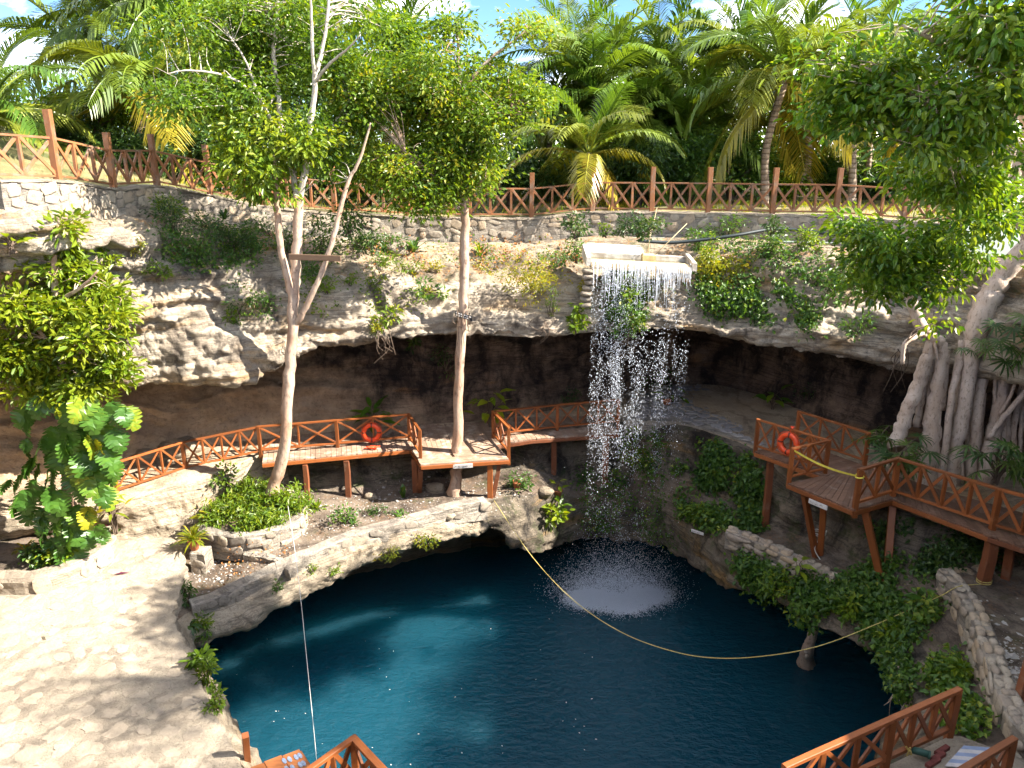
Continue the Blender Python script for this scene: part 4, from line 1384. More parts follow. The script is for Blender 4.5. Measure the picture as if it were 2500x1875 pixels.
def block(name, x0, x1, y0, y1, z0, z1, mat, root, zb0=None, zb1=None):
    """box in the trough's frame; zb*: heights at the back edge"""
    zb0 = z0 if zb0 is None else zb0; zb1 = z1 if zb1 is None else zb1
    e = .012
    v = [TP(x0, y0, z0), TP(x1, y0, z0), TP(x1, y1, zb0), TP(x0, y1, zb0),
         TP(x0, y0, z1 - e), TP(x1, y0, z1 - e), TP(x1, y1, zb1 - e), TP(x0, y1, zb1 - e),
         TP(x0 + e, y0 + e, z1), TP(x1 - e, y0 + e, z1), TP(x1 - e, y1 - e, zb1), TP(x0 + e, y1 - e, zb1)]
    f = [(0, 1, 5, 4), (1, 2, 6, 5), (2, 3, 7, 6), (3, 0, 4, 7), (4, 5, 9, 8), (5, 6, 10, 9), (6, 7, 11, 10), (7, 4, 8, 11), (8, 9, 10, 11), (3, 2, 1, 0)]
    return piece(name, [tuple(p) for p in v], f, mat, root)


block('side_wall', 0, .13, -.02, 1.55, -.26, -.01, MAT['white_concrete'], tr, -.2, .20)
block('side_wall', tL - .13, tL, -.02, 1.1, -.26, -.01, MAT['white_concrete'], tr, -.2, .12)
block('back_wall', .14, tL - .14, 1.0, 1.14, -.3, .03, MAT['white_concrete'], tr)
block('basin_floor', .14, tL - .14, .42, 1.0, -.34, -.20, MAT['white_concrete'], tr)
block('spill_lip', .14, tL - .14, 0.0, .42, -.34, -.13, MAT['stained_concrete'], tr, -.34, -.10)
block('apron', .16, tL * .58, 1.145, 1.9, -.1, .04, MAT['white_concrete'], tr, .0, .20)
m, n, l, b = new_mat('trough_water')
b.inputs['Base Color'].default_value = (0.10, 0.085, 0.04, 1); b.inputs['Roughness'].default_value = .05
block('pool_sheet', .145, tL - .145, .425, .995, -.198, -.115, MAT['trough_water'], tr)
for k in range(7):
    c = TP(.07 + .03 * _pk.normal(), .12 + .05 * _pk.normal(), -.42 - .17 * k)
    link('support_stone', RIMST[k % 8], tr, Matrix.Translation(c) @ Matrix.Rotation(math.pi, 4, 'Z') @ Matrix.Diagonal((.2, .22, .09, 1)))
plain_mat('yellow_block', (0.62, 0.47, 0.22), .7, .3, .3, 9, .01)
bx = TP(1.95, .72, -.02)
bo = piece('wooden_block', [tuple(bx + tx * sx * w + ty * sy * d_ + UP * z) for z, w, d_ in ((-.1, .2, .16), (.08, .2, .16), (.12, .17, .13)) for sx, sy in ((-1, -1), (1, -1), (1, 1), (-1, 1))],
           [(0, 3, 2, 1), (0, 1, 5, 4), (1, 2, 6, 5), (2, 3, 7, 6), (3, 0, 4, 7), (4, 5, 9, 8), (5, 6, 10, 9), (6, 7, 11, 10), (7, 4, 8, 11), (8, 9, 10, 11)], MAT['yellow_block'])
tag(bo, 'yellowish block holding cane poles in the white trough', 'block')
plain_mat('cane', (0.42, 0.33, 0.19), .6, .3, .3)
for (x0, y0, e_px, e_py, lab) in [(-.06, .05, 1604, 507, 'longest upright thin cane pole leaning from the trough block'), (0.0, .0, 1588, 560, 'shorter upright cane pole beside the longest one in the trough'), (.16, 0, 1677, 546, 'thin cane pole slanting sideways from the trough toward the stone wall')]:
    g = Geo(); g.tube([bx + tx * x0 + ty * y0 + UP * .05, PY(e_px, e_py, 24.2)], [.014, .011], 6)
    tag(g.build('cane_pole', MAT['cane']), lab, 'pole', 'cane poles in the trough')
plain_mat('black_hose', (0.02, 0.028, 0.03), .45, .4)
g = Geo(); g.tube(smooth_path([PY(1560, 588, 24.5), PY(1640, 592, 24.6), PY(1720, 585, 24.6), PY(1800, 574, 24.6), PY(1885, 560, 24.9), PY(1960, 563, 24.8), PY(2030, 572, 24.3), PY(2100, 578, 23.8)], 5), .055, 8)
tag(g.build('hose', MAT['black_hose']), 'thick black hose lying along the foot of the retaining wall', 'hose')
# ------------------------------------------------------------------ vegetation builders


def unit(a):
    return a / (np.linalg.norm(a, axis=-1, keepdims=True) + 1e-9)


def leafset(pos, dirs, nrm, L, Wd, kind='rhomb', fold=0.22, droop=0.12):
    """many leaves at once; returns verts, faces, verts per leaf"""
    n = len(pos)
    d = unit(dirs)
    s = unit(np.cross(d, nrm))
    u = np.cross(s, d)
    L = np.broadcast_to(L, (n,))[:, None]; Wd = np.broadcast_to(Wd, (n,))[:, None]
    if kind == 'rhomb':
        P = [pos, pos + d * L * .45 + s * Wd * .5 + u * Wd * fold, pos + d * L - u * L * droop, pos + d * L * .45 - s * Wd * .5 + u * Wd * fold]
        F = np.array([(0, 1, 2), (0, 2, 3)]); k = 4
    elif kind == 'oval':
        P = [pos, pos + d * L * .3 + s * Wd * .45 + u * Wd * fold, pos + d * L * .72 + s * Wd * .40 + u * (Wd * fold - L * droop * .4), pos + d * L - u * L * droop,
             pos + d * L * .72 - s * Wd * .40 + u * (Wd * fold - L * droop * .4), pos + d * L * .3 - s * Wd * .45 + u * Wd * fold]
        F = np.array([(0, 1, 2, 3), (0, 3, 4, 5)]); k = 6
    else:                                              # blade: long strap in three spans
        P = [pos - s * Wd * .25, pos + s * Wd * .25]
        for t in (.35, .7):
            c = pos + d * L * t - np.array([0, 0, 1.0]) * L * droop * (t ** 2) * 2
            P += [c - s * Wd * .5 + u * Wd * fold, c + s * Wd * .5 + u * Wd * fold]
        P += [pos + d * L * .95 - np.array([0, 0, 1.0]) * L * droop * 2]
        F = None; k = 7
    v = np.stack(P, 1).reshape(-1, 3)
    off = (np.arange(n) * k)[:, None, None]
    if F is None:
        f4 = np.array([(0, 1, 3, 2), (2, 3, 5, 4), (4, 5, 6, 6)])
        f = [tuple(q) for q in (np.array([(0, 1, 3, 2), (2, 3, 5, 4)])[None] + off).reshape(-1, 4)] + [tuple(q) for q in (np.array([(4, 5, 6)])[None] + off).reshape(-1, 3)]
        return v, f, k
    return v, (F[None] + off).reshape(-1, F.shape[1]), k


def foliage(name, parent, pos, dirs, nrm, L, Wd, mat, tint, kind='rhomb', fold=0.22, droop=0.12):
    v, f, k = leafset(pos, dirs, nrm, L, Wd, kind, fold, droop)
    return piece(name, v, f, mat, parent, False, np.repeat(tint, k))


def rand_unit(rng, n):
    return unit(rng.normal(0, 1, (n, 3)))


def EL(px, py, Y, rx, ry, rd=None):
    """an ellipsoid of crown seen at (px, py), Y metres off; rx, ry in photo pixels"""
    c = PY(px, py, Y)
    k = Y / FPX * 1.0
    return (np.array(c), np.array([rx * k, rd if rd else rx * k, ry * k]))


def crown_clusters(ells, n, rng, gap=-0.15, gscale=0.9, shell=0.55, lobes=0):
    if lobes:                                             # break every mass of crown into separate boughs of leaves
        sub = []
        for c, r in ells:
            for _ in range(lobes):
                q = unit(rng.normal(0, 1, 3)) * rng.uniform(.35, .92)
                k = rng.uniform(.26, .48)
                sub.append((c + q * r * 1.02, np.array([r[0] * k * 1.25, r[1] * k * 1.1, r[2] * k * .85])))
        ells = sub
    w = np.array([e[1].prod() ** 0.7 for e in ells]); w /= w.sum()
    out, outw = [], []
    while len(out) < n:
        e = ells[rng.choice(len(ells), p=w)]
        d = unit(rng.normal(0, 1, 3)); r = rng.uniform(shell ** 3, 1) ** (1 / 3) if rng.uniform() < .75 else rng.uniform(.2, 1)
        p = e[0] + d * r * e[1] * (1 + .18 * noise.noise(Vector(d * 2.3 + e[0])))
        if noise.noise(Vector(p * gscale)) < gap and rng.uniform() < .85:
            continue
        out.append(p); outw.append(d)
    return np.array(out), np.array(outw)


def crown_leaves(cl, ow, per, r, rng, L, ratio, up=0.6, outb=0.6, down=0.25, flat=0.6):
    n = len(cl) * per
    c = np.repeat(cl, per, 0); o = np.repeat(ow, per, 0)
    off = rng.normal(0, 1, (n, 3)) * np.array([r, r, r * flat])
    pos = c + off
    cn = rand_unit(rng, len(cl)) * .45 + np.array([0, 0, up]) + ow * .45          # each spray of leaves faces one way
    dirs = unit(off + 1e-6) * .8 + rand_unit(rng, n) * .6 + o * outb * .5 + np.array([0, 0, -down])
    nrm = np.repeat(unit(cn), per, 0) + rand_unit(rng, n) * .42
    Ls = L * rng.uniform(.65, 1.25, n)
    t = np.clip(np.repeat(rng.normal(.47, .21, len(cl)), per) + rng.normal(0, .10, n), 0, 1)
    return pos, dirs, nrm, Ls, Ls * ratio, t


def tree(name, label, limbs, ells, ncl, per, L, ratio, mat, bark, sd, r=0.28, gap=-.15, gscale=.9, group=None, kind='rhomb', cat='tree', twigs=True, twig_r=0.02, k=8, up=.6, down=.25, tshift=0.0, extra=None, shell=.55, bark2=None, from2=3, lobes=0):
    rng = seed(sd)
    base = limbs[0][0][0]
    root = thing(name, label, cat, V3(base), group)
    g = Geo(); samp = []
    for li, (path, rad) in enumerate(limbs):
        P = smooth_path(path, 6)
        rr = np.interp(np.linspace(0, 1, len(P)), np.linspace(0, 1, len(rad)), rad)
        P = P + rng.normal(0, 1, P.shape) * rr[:, None] * .10
        g.tube(P, rr, k, True, wob=.09, rng=rng, mi=1 if (bark2 and li >= from2) else 0)
        samp += [(p, q) for p, q in zip(P[len(P) // 3:], rr[len(P) // 3:])]
    cl, ow = crown_clusters(ells, ncl, rng, gap, gscale, shell, lobes)
    if twigs:
        SP = np.array([p for p, _ in samp]); SR = np.array([q for _, q in samp])
        for c in cl[::2 if len(cl) > 260 else 1]:
            dd = np.linalg.norm(SP - c, axis=1) + np.maximum(0, SP[:, 2] - c[2]) * 1.5
            j = int(np.argmin(dd)); a = SP[j]
            if dd[j] > 3.2: continue
            mid = (a + c) / 2 + rng.normal(0, .12, 3) + np.array([0, 0, .10 * np.linalg.norm(c - a)])
            rt = min(SR[j] * .6, twig_r * (0.7 + .5 * np.linalg.norm(c - a)))
            g.tube(smooth_path([a, mid, c], 3), np.linspace(rt, rt * .25, 7), 4, False, mi=1 if bark2 else 0)
    g.build('trunk', [bark, bark2] if bark2 else bark, root)
    pos, dirs, nrm, Ls, Ws, t = crown_leaves(cl, ow, per, r, rng, L, ratio, up=up, down=down)
    foliage('crown', root, pos, dirs, nrm, Ls, Ws, mat, np.clip(t + tshift, 0, 1), kind)
    return root


def lim(pts, rad):
    return ([PY(*p) for p in pts], rad)


def bush(label, px, py, rx, ry, mat, sd, L=0.09, ratio=.45, n=420, Y=None, name='shrub', cat='shrub', group=None, kind='rhomb', depth=.8, lift=.35, stems=5, tsh=0.0, per=14, down=.15):
    """a small rounded plant growing where the photo's pixel meets the ground"""
    rng = seed(sd)
    if Y is None:
        p, nn = hit(px, py + ry * .55)
    else:
        p = PY(px, py + ry * .55, Y); nn = Vector((0, 0, 1))
    kx = p.y / FPX * 1.02
    rx_, rz = rx * kx, ry * kx
    c = np.array(p) + np.array([0, -min(.25, rx_ * .3), rz * (.5 + lift * .5)])
    root = thing(name, label, cat, p, group)
    ells = [(c, np.array([rx_, max(.18, rx_ * depth), rz])), (c + np.array([rng.uniform(-.5, .5) * rx_, 0, rz * .35]), np.array([rx_ * .6, rx_ * .5, rz * .75]))]
    ncl = max(6, n // per)
    cl, ow = crown_clusters(ells, ncl, rng, gap=-.3, gscale=2.0, shell=.35)
    g = Geo()
    for c2 in cl[:max(3, stems * 2)]:
        b0 = np.array(p) + rng.normal(0, .04, 3) - np.array([0, 0, .06])
        g.tube(smooth_path([b0, (b0 + c2) / 2 + np.array([0, 0, .1 * rz]), c2], 3), np.linspace(.014, .005, 7), 4, False)
    g.build('stem', MAT['dark_bark'], root)
    pos, dirs, nrm, Ls, Ws, t = crown_leaves(cl, ow, per, max(.05, min(rx_, rz) * .25), rng, L, ratio, down=down)
    foliage('foliage', root, pos, dirs, nrm, Ls, Ws, mat, np.clip(t + tsh, 0, 1), kind)
    return root


def rosette(label, px, py, R_px, mat, sd, n=22, wid=0.06, droop=.18, elev=(.25, 1.25), name='fern', cat='plant', group=None, Y=None, tsh=0.0, parent_pt=None):
    rng = seed(sd)
    p = (PY(px, py, Y) if Y else hit(px, py)[0]) if parent_pt is None else parent_pt
    Lm = R_px * p.y / FPX * 1.02
    root = thing(name, label, cat, p, group)
    az = np.arange(n) * 2.399 + rng.uniform(0, 6); el = rng.uniform(*elev, n)
    d = np.column_stack([np.cos(az) * np.cos(el), np.sin(az) * np.cos(el), np.sin(el)])
    pos = np.array(p) + d * .02 - np.array([0, 0, .02])
    nrm = np.tile([0, 0, 1.0], (n, 1)) + d * .01
    foliage('blades', root, pos, d, nrm, Lm * rng.uniform(.7, 1.15, n), np.full(n, wid), mat, np.clip(rng.normal(.5 + tsh, .22, n), 0, 1), 'blade', .25, droop)
    return root


# --- big leaves that can be told apart one by one: shared meshes, each leaf an object
def split_leaf_mesh(rng, lobes=7, mat='split_leaf', notch=.48, heart=True, tint=.5):
    v, f, t = [], [], []

    def z(x, y): return -.28 * x * x - .10 * abs(y) ** 1.5 + .05 * math.sin(x * 9 + y * 3)
    prof = lambda x: (0.55 * math.sin(math.pi * min(1, (x + .22) / 1.22) ** .8)) * (1.0 if x < .98 else .5)
    for side in (1, -1):
        for i in range(lobes):
            x0, x1 = -.12 + 1.1 * i / lobes, -.12 + 1.1 * (i + 1) / lobes
            sweep = .16
            g = 0.016 + .018 * rng.uniform()
            w0, w1 = prof(x0), prof(x1)
            mx0, mx1 = max(0, x0), max(0.02, x1)
            pts = [(mx0, 0), (mx1, 0), (x1 + sweep * .5, w1 * notch), (x0 + sweep * .5, w0 * notch), (x1 + sweep - g, w1 * rng.uniform(.92, 1.05)), (x0 + sweep + g, w0 * rng.uniform(.92, 1.05) + .02), ((x0 + x1) / 2 + sweep * 1.15, max(w0, w1) * 1.07)]
            b = len(v)
            for x, y in pts:
                v.append((x, y * side, z(x, y) + .06 * y)); t.append(np.clip(tint + rng.normal(0, .06), 0, 1))
            q = [(b, b + 1, b + 2, b + 3), (b + 3, b + 2, b + 4, b + 6, b + 5)]
            f += q if side == 1 else [tuple(reversed(x)) for x in q]
    return mesh_np('leaf', np.array(v), f, MAT[mat], False, t)


def oval_leaf_mesh(rng, mat, width=.42, tint=.5, n=6, curl=.25):
    v, f, t = [], [], []
    for i in range(n + 1):
        x = i / n
        w = width * math.sin(math.pi * min(.999, x ** .75)) * .5 + .004
        zc = -curl * x * x
        wav = .02 * math.sin(i * 2.3 + rng.uniform(0, 1))
        v += [(x, w, zc + w * .25 + wav), (x, 0, zc), (x, -w, zc + w * .25 - wav)]
        t += [np.clip(tint + rng.normal(0, .05), 0, 1)] * 3
    for i in range(n):
        a = i * 3
        f += [(a, a + 3, a + 4, a + 1)[::-1], (a + 1, a + 4, a + 5, a + 2)[::-1]]
    return mesh_np('leaf', np.array(v), f, MAT[mat], True, t)


def finger_leaf_mesh(rng, mat='dark_leaf', n=11, tint=.5):
    v, f, t = [], [], []
    for i in range(n):
        a = -2.2 + 4.4 * i / (n - 1)
        L = 1 - .25 * abs(a) / 2.2
        d = np.array([math.cos(a), math.sin(a), 0]); s = np.array([-d[1], d[0], 0]) * .055
        b = len(v)
        for x, w in ((.06, .6), (.4, 1.0), (.75, .9)):
            for sg in (1, -1): v.append(tuple(d * x * L + s * w * sg + np.array([0, 0, -.3 * x * x * L])))
        v.append(tuple(d * L + np.array([0, 0, -.34])))
        t += [np.clip(tint + rng.normal(0, .08), 0, 1)] * 7
        f += [(b, b + 2, b + 3, b + 1), (b + 2, b + 4, b + 5, b + 3), (b + 4, b + 6, b + 5)]
    return mesh_np('leaf', np.array(v), f, MAT[mat], False, t)


def leaf_matrix(p, d, roll, s):
    d = Vector(d).normalized()
    y = Vector((0, 0, 1)).cross(d)
    if y.length < .05: y = Vector((0, 1, 0))
    y.normalize(); z = d.cross(y)
    q = Quaternion(d, roll)
    y, z = q @ y, q @ z
    m = Matrix(((d.x * s, y.x * s, z.x * s, p[0]), (d.y * s, y.y * s, z.y * s, p[1]), (d.z * s, y.z * s, z.z * s, p[2]), (0, 0, 0, 1)))
    return m


_lr = seed(77)
SPLIT = [split_leaf_mesh(_lr, tint=t) for t in (.3, .45, .55, .7, .85, .97)]
BIGOVAL = [oval_leaf_mesh(_lr, 'fig_leaf', .5, t) for t in (.3, .5, .65, .8)]
BRIGHTOVAL = [oval_leaf_mesh(_lr, 'bright_leaf', .42, t) for t in (.5, .65, .8, .95)]
LONGOVAL = [oval_leaf_mesh(_lr, 'fig_leaf', .26, t, 7, .4) for t in (.3, .5, .7)]
FINGER = [finger_leaf_mesh(_lr, 'dark_leaf', 11, t) for t in (.45, .65, .85)]
YELOVAL = [oval_leaf_mesh(_lr, 'yellow_leaf', .3, t) for t in (.3, .5, .75)]
PURPLE = [oval_leaf_mesh(_lr, 'purple_leaf', .3, t, 6, .4) for t in (.2, .5, .8)]


def leafy(label, base, n, L, meshes, sd, spread=.5, height=.6, name='plant', cat='plant', stalk=True, el=(.1, 1.0), group=None, face=-1.57, facew=.0, stem_mat='dark_bark'):
    """a plant of few large leaves on stalks, each leaf an object"""
    rng = seed(sd)
    root = thing(name, label, cat, V3(base), group)
    g = Geo()
    b = np.array(base)
    for i in range(n):
        az = i * 2.399 + rng.uniform(-.4, .4)
        if facew: az = face + (rng.uniform(-1, 1)) * facew
        e = rng.uniform(*el)
        r = spread * rng.uniform(.25, 1); h = height * (.35 + .65 * (i + 1) / n) * rng.uniform(.75, 1.1)
        p = b + np.array([math.cos(az) * r, math.sin(az) * r, h])
        g.tube(smooth_path([b + rng.normal(0, .03, 3), b + np.array([math.cos(az) * r * .35, math.sin(az) * r * .35, h * .75]), p], 3), np.linspace(.018, .009, 7), 5, False)
        d = (math.cos(az) * math.cos(e), math.sin(az) * math.cos(e), math.sin(e) - .45)
        link('leaf', meshes[rng.integers(len(meshes))], root, leaf_matrix(p, d, rng.normal(0, .35), L * rng.uniform(.75, 1.2)))
    g.build('stalk', MAT[stem_mat], root)
    return root


def creeper(name, label, poly, n, L, mat, sd, ratio=.7, off=.12, tuft=.14, per=9, kind='rhomb', cat='creeper', tsh=0, dens=None):
    """leafy mat over whatever terrain the photo region covers"""
    rng = seed(sd)
    xs = [p[0] for p in poly]; ys = [p[1] for p in poly]
    P, Q = [], []
    tries = 0
    while len(P) < n and tries < n * 12:
        tries += 1
        px, py = rng.uniform(min(xs), max(xs)), rng.uniform(min(ys), max(ys))
        if not in_poly(px, py, poly): continue
        p, nn = hit(px, py)
        if noise.noise(Vector(p) * 1.1 + Vector((sd, 0, 0))) < -.12: continue
        P.append(np.array(p) + np.array(nn) * rng.uniform(0, off)); Q.append(np.array(nn))
    P, Q = np.array(P), np.array(Q)
    N_ = len(P) * per
    pos = np.repeat(P, per, 0) + rng.normal(0, tuft, (N_, 3))
    nn = np.repeat(Q, per, 0)
    dirs = rand_unit(rng, N_) + np.array([0, 0, -.5])
    nrm = nn + np.array([0, 0, .7]) + rand_unit(rng, N_) * .5
    Ls = L * rng.uniform(.55, 1.3, N_)
    t = np.clip(np.repeat(rng.normal(.5 + tsh, .2, len(P)), per) + rng.normal(0, .13, N_), 0, 1)
    o = foliage(name, None, pos, dirs, nrm, Ls, Ls * ratio, mat, t, kind)
    o['kind'] = 'stuff'; o['label'] = label
    return o


# --- coconut palms
def frond_mesh(rng, elev, L=1.0, pairs=46, droopk=1.5, hang=.55):
    """unit frond growing along +X, arching"""
    n = 14
    th = elev; x = z = 0.0
    P = [(0, 0, 0)]
    for i in range(n):
        s = (i + 1) / n
        th = elev - droopk * s ** 1.5
        x += math.cos(th) / n; z += math.sin(th) / n
        P.append((x, 0, z))
    P = np.array(P)
    v, f = tube(P, np.linspace(.013, .003, len(P)), 4, False)
    v = list(map(tuple, v)); f = list(f); t = [.75] * len(v)
    T = unit(np.gradient(P, axis=0))
    for i in range(pairs):
        s = .10 + .9 * (i + rng.uniform(-.2, .2)) / pairs
        k = min(n - 1e-6, max(0, s * n)); j = int(k); fr = k - j
        p = P[j] * (1 - fr) + P[j + 1] * fr; tn = unit(T[j] * (1 - fr) + T[j + 1] * fr)
        ll = (.27 * (math.sin(math.pi * min(1, (s + .12) / 1.14)) ** .6) + .03) * rng.uniform(.85, 1.1)
        for sd in (1, -1):
            side = np.array([0, sd, 0.0])
            up = np.cross(tn, side) * sd
            d = unit(tn * rng.uniform(.55, .85) + side * .8 + up * .25)
            w = .0085
            a = p; m = p + d * ll * .5 + np.array([0, 0, -.10 * ll * hang]); e = p + d * ll * .92 + np.array([0, 0, -.62 * ll * hang])
            wv = unit(np.cross(d, np.array([0, 0, 1.0]) + up * .3)) * w
            b = len(v)
            v += [tuple(a - wv * .5), tuple(a + wv * .5), tuple(m - wv), tuple(m + wv), tuple(e)]
            tt = float(np.clip(rng.normal(.5, .2), 0, 1)); t += [tt, tt, tt, tt, min(1, tt + .25)]
            f += [(b, b + 1, b + 3, b + 2), (b + 2, b + 3, b + 4)]
    return mesh_np('frond', np.array(v), f, MAT['palm_frond'], False, t)


_fr = seed(55)
FR_UP = [frond_mesh(_fr, 1.35, droopk=1.0, hang=.35) for _ in range(3)]
FR_MID = [frond_mesh(_fr, .85, droopk=1.5, hang=.6) for _ in range(4)]
FR_LOW = [frond_mesh(_fr, .30, droopk=1.5, hang=.9) for _ in range(3)]
FR_HANG = [frond_mesh(_fr, -.35, droopk=1.1, hang=1.1) for _ in range(2)]


def palm(label, base, crown, n, L, sd, yellow=.15, trunk_r=.17, group='coconut palms behind the fence', nuts=0, mature=True, bend=.3):
    rng = seed(sd)
    base, crown = V3(base), V3(crown)
    root = thing('palm_tree', label, 'palm tree', base, group)
    mid = base.lerp(crown, .5) + Vector((rng.normal(0, bend), rng.normal(0, bend), 0))
    P = smooth_path([base - UP * .3, base.lerp(mid, .3), mid, crown], 7)
    rr = np.interp(np.linspace(0, 1, len(P)), [0, .12, .5, 1], [trunk_r * 1.6, trunk_r * 1.05, trunk_r * .85, trunk_r * .75])
    rr = rr * (1 + .05 * np.sin(np.arange(len(P)) * 2.6))
    g = Geo(); g.tube(P, rr, 9); g.build('trunk', MAT['palm_bark'], root)
    for i in range(n):
        s = i / n
        az = i * 2.399 + rng.normal(0, .15)
        if s < .25: me, yl = FR_UP[i % 3], .03
        elif s < .62: me, yl = FR_MID[i % 4], yellow * .6
        elif s < .88 or not mature: me, yl = FR_LOW[i % 3], yellow * 1.2
        else: me, yl = FR_HANG[i % 2], yellow * 2.4
        sc = L * rng.uniform(.85, 1.1) * (.8 if s < .12 else 1)
        m = Matrix.Translation(crown + Vector((math.cos(az) * .08, math.sin(az) * .08, .1 - .25 * s))) @ Matrix.Rotation(az, 4, 'Z') @ Matrix.Rotation(rng.normal(0, .12), 4, 'Y') @ Matrix.Rotation(rng.normal(0, .25), 4, 'X') @ Matrix.Diagonal((sc, sc, sc, 1))
        o = link('frond', me, root, m)
        o.color = (1, 1, 1, float(np.clip(yl + rng.normal(0, .1), 0, .95)))
    for i in range(nuts):
        a = i * 2.1
        gg = Geo()
        c = np.array(crown) + np.array([math.cos(a) * .28, math.sin(a) * .28 - .1, -.32 - .08 * (i % 2)])
        th = np.linspace(0, math.pi, 6)
        gg.tube([c + np.array([0, 0, .15 * math.cos(x)]) for x in th], [max(.012, .115 * math.sin(x)) for x in th], 8)
        gg.build('coconut', MAT['coconut'], root)
    return root


plain_mat('coconut', (0.50, 0.24, 0.03), .5, .4, .3)
# ------------------------------------------------------------------ trees and palms in place
GZ = lambda px, Y, z=12.2: Vector((ray(px, 480).x / ray(px, 480).y * Y, Y, z))


def gbase(px, Y):
    v = GZ(px, Y)
    v.z = drop(v.x, v.y) - .05
    return v


PALMS = [  # base px, crown px, crown py, Y, fronds, length, yellow, label
    (392, 378, 225, 29.0, 24, 4.6, .40, 'broad coconut palm with yellowing drooping fronds behind the fence bend'),
    (350, 335, 70, 33.0, 20, 4.6, .15, 'tall coconut palm reaching above the broad yellowing palm'),
    (455, 455, 35, 31.5, 20, 4.6, .25, 'tall coconut palm whose crown meets the picture top over the pale tree'),
    (610, 590, 45, 35.0, 18, 4.4, .30, 'coconut palm with yellow low fronds seen through the white twigs'),
    (-40, -25, 270, 25.0, 18, 3.8, .20, 'leafy coconut palm on the grassy slope at the fence end'),
    (990, 975, 140, 36.0, 18, 4.6, .10, 'coconut palm peeping out above the yellow green tree'),
    (820, 800, 85, 36.0, 16, 4.4, .15, 'coconut palm hidden deep behind the pale barked tree'),
    (1450, 1452, 225, 34.0, 24, 4.9, .15, 'dense dark coconut palm standing behind the small golden palm'),
    (1350, 1345, 310, 36.0, 18, 4.4, .15, 'coconut palm between the yellow green tree and the golden palm'),
    (1580, 1565, 260, 35.0, 22, 4.6, .10, 'coconut palm with upright glossy fronds right behind the spillway'),
    (1675, 1680, 315, 33.0, 22, 4.5, .08, 'dark heavy coconut palm beside the tall bare trunk palm'),
    (1760, 1765, 205, 37.0, 20, 4.6, .10, 'tall coconut palm behind the bare trunk palm'),
    (1868, 1918, 190, 29.5, 22, 4.3, .45, 'tall leaning coconut palm with a ringed bare trunk and yellow hanging frond'),
    (1935, 1960, 275, 33.5, 16, 3.6, .35, 'slender coconut palm next to the leaning ringed trunk'),
    (1984, 2000, 310, 36.0, 14, 3.2, .15, 'thin dark trunk palm between the slender trunks behind the fence'),
    (2082, 2110, 150, 31.0, 18, 3.8, .45, 'ringed pale trunk palm half hidden by the fig leaves'),
    (2106, 2125, 300, 33.0, 12, 3.0, .55, 'short palm with golden hanging fronds beside the ringed pale trunk'),
    (2046, 2052, 295, 36.0, 14, 2.8, .05, 'dark fan shaped palm crown between the slender trunks'),
    (2215, 2200, 150, 37.0, 16, 4.2, .10, 'coconut palm barely showing through the fig tree crown'),
    (1255, 1260, 320, 36.0, 14, 3.6, .25, 'low coconut palm in the shade left by the golden palm'),
]
PALMS[-1] = (1255, 1260, 320, 36.0, 14, 3.6, .25, 'low shaded coconut palm beside the golden palm')
PALMS += [
    (1400, 1405, 155, 38.0, 22, 4.8, .1, 'tallest feathery palm above the golden palm'),
    (1520, 1515, 355, 33.0, 20, 4.2, .1, 'low dark palm crown right beside the golden palm'),
    (1630, 1625, 185, 38.5, 20, 4.8, .1, 'tall palm whose fronds meet the white cloud'),
    (1800, 1815, 155, 35.5, 20, 4.6, .2, 'feathery palm crossing behind the leaning palm crown'),
    (1990, 1990, 190, 38.0, 18, 4.4, .2, 'palm whose fronds fill the gap beside the fig leaves'),
    (235, 232, 175, 34.0, 18, 4.4, .15, 'green palm with drooping fronds above the fence slope'),
    (700, 690, 90, 37.0, 18, 4.4, .15, 'palm lost among the white twigs of the pale tree'),
]
for i, (bx_, cx_, cy_, Y, nf, L, ye, lab) in enumerate(PALMS):
    palm(lab, gbase(bx_, Y), PY(cx_, cy_, Y), nf + 4, L, 400 + i, ye * .55, trunk_r=.17 if L > 3.5 else .13)
palm('small golden green coconut palm with orange nuts right behind the fence', gbase(1440, 28.2), PY(1438, 372, 28.2), 20, 3.3, 431, .42, .16, nuts=4, mature=True, bend=.05)

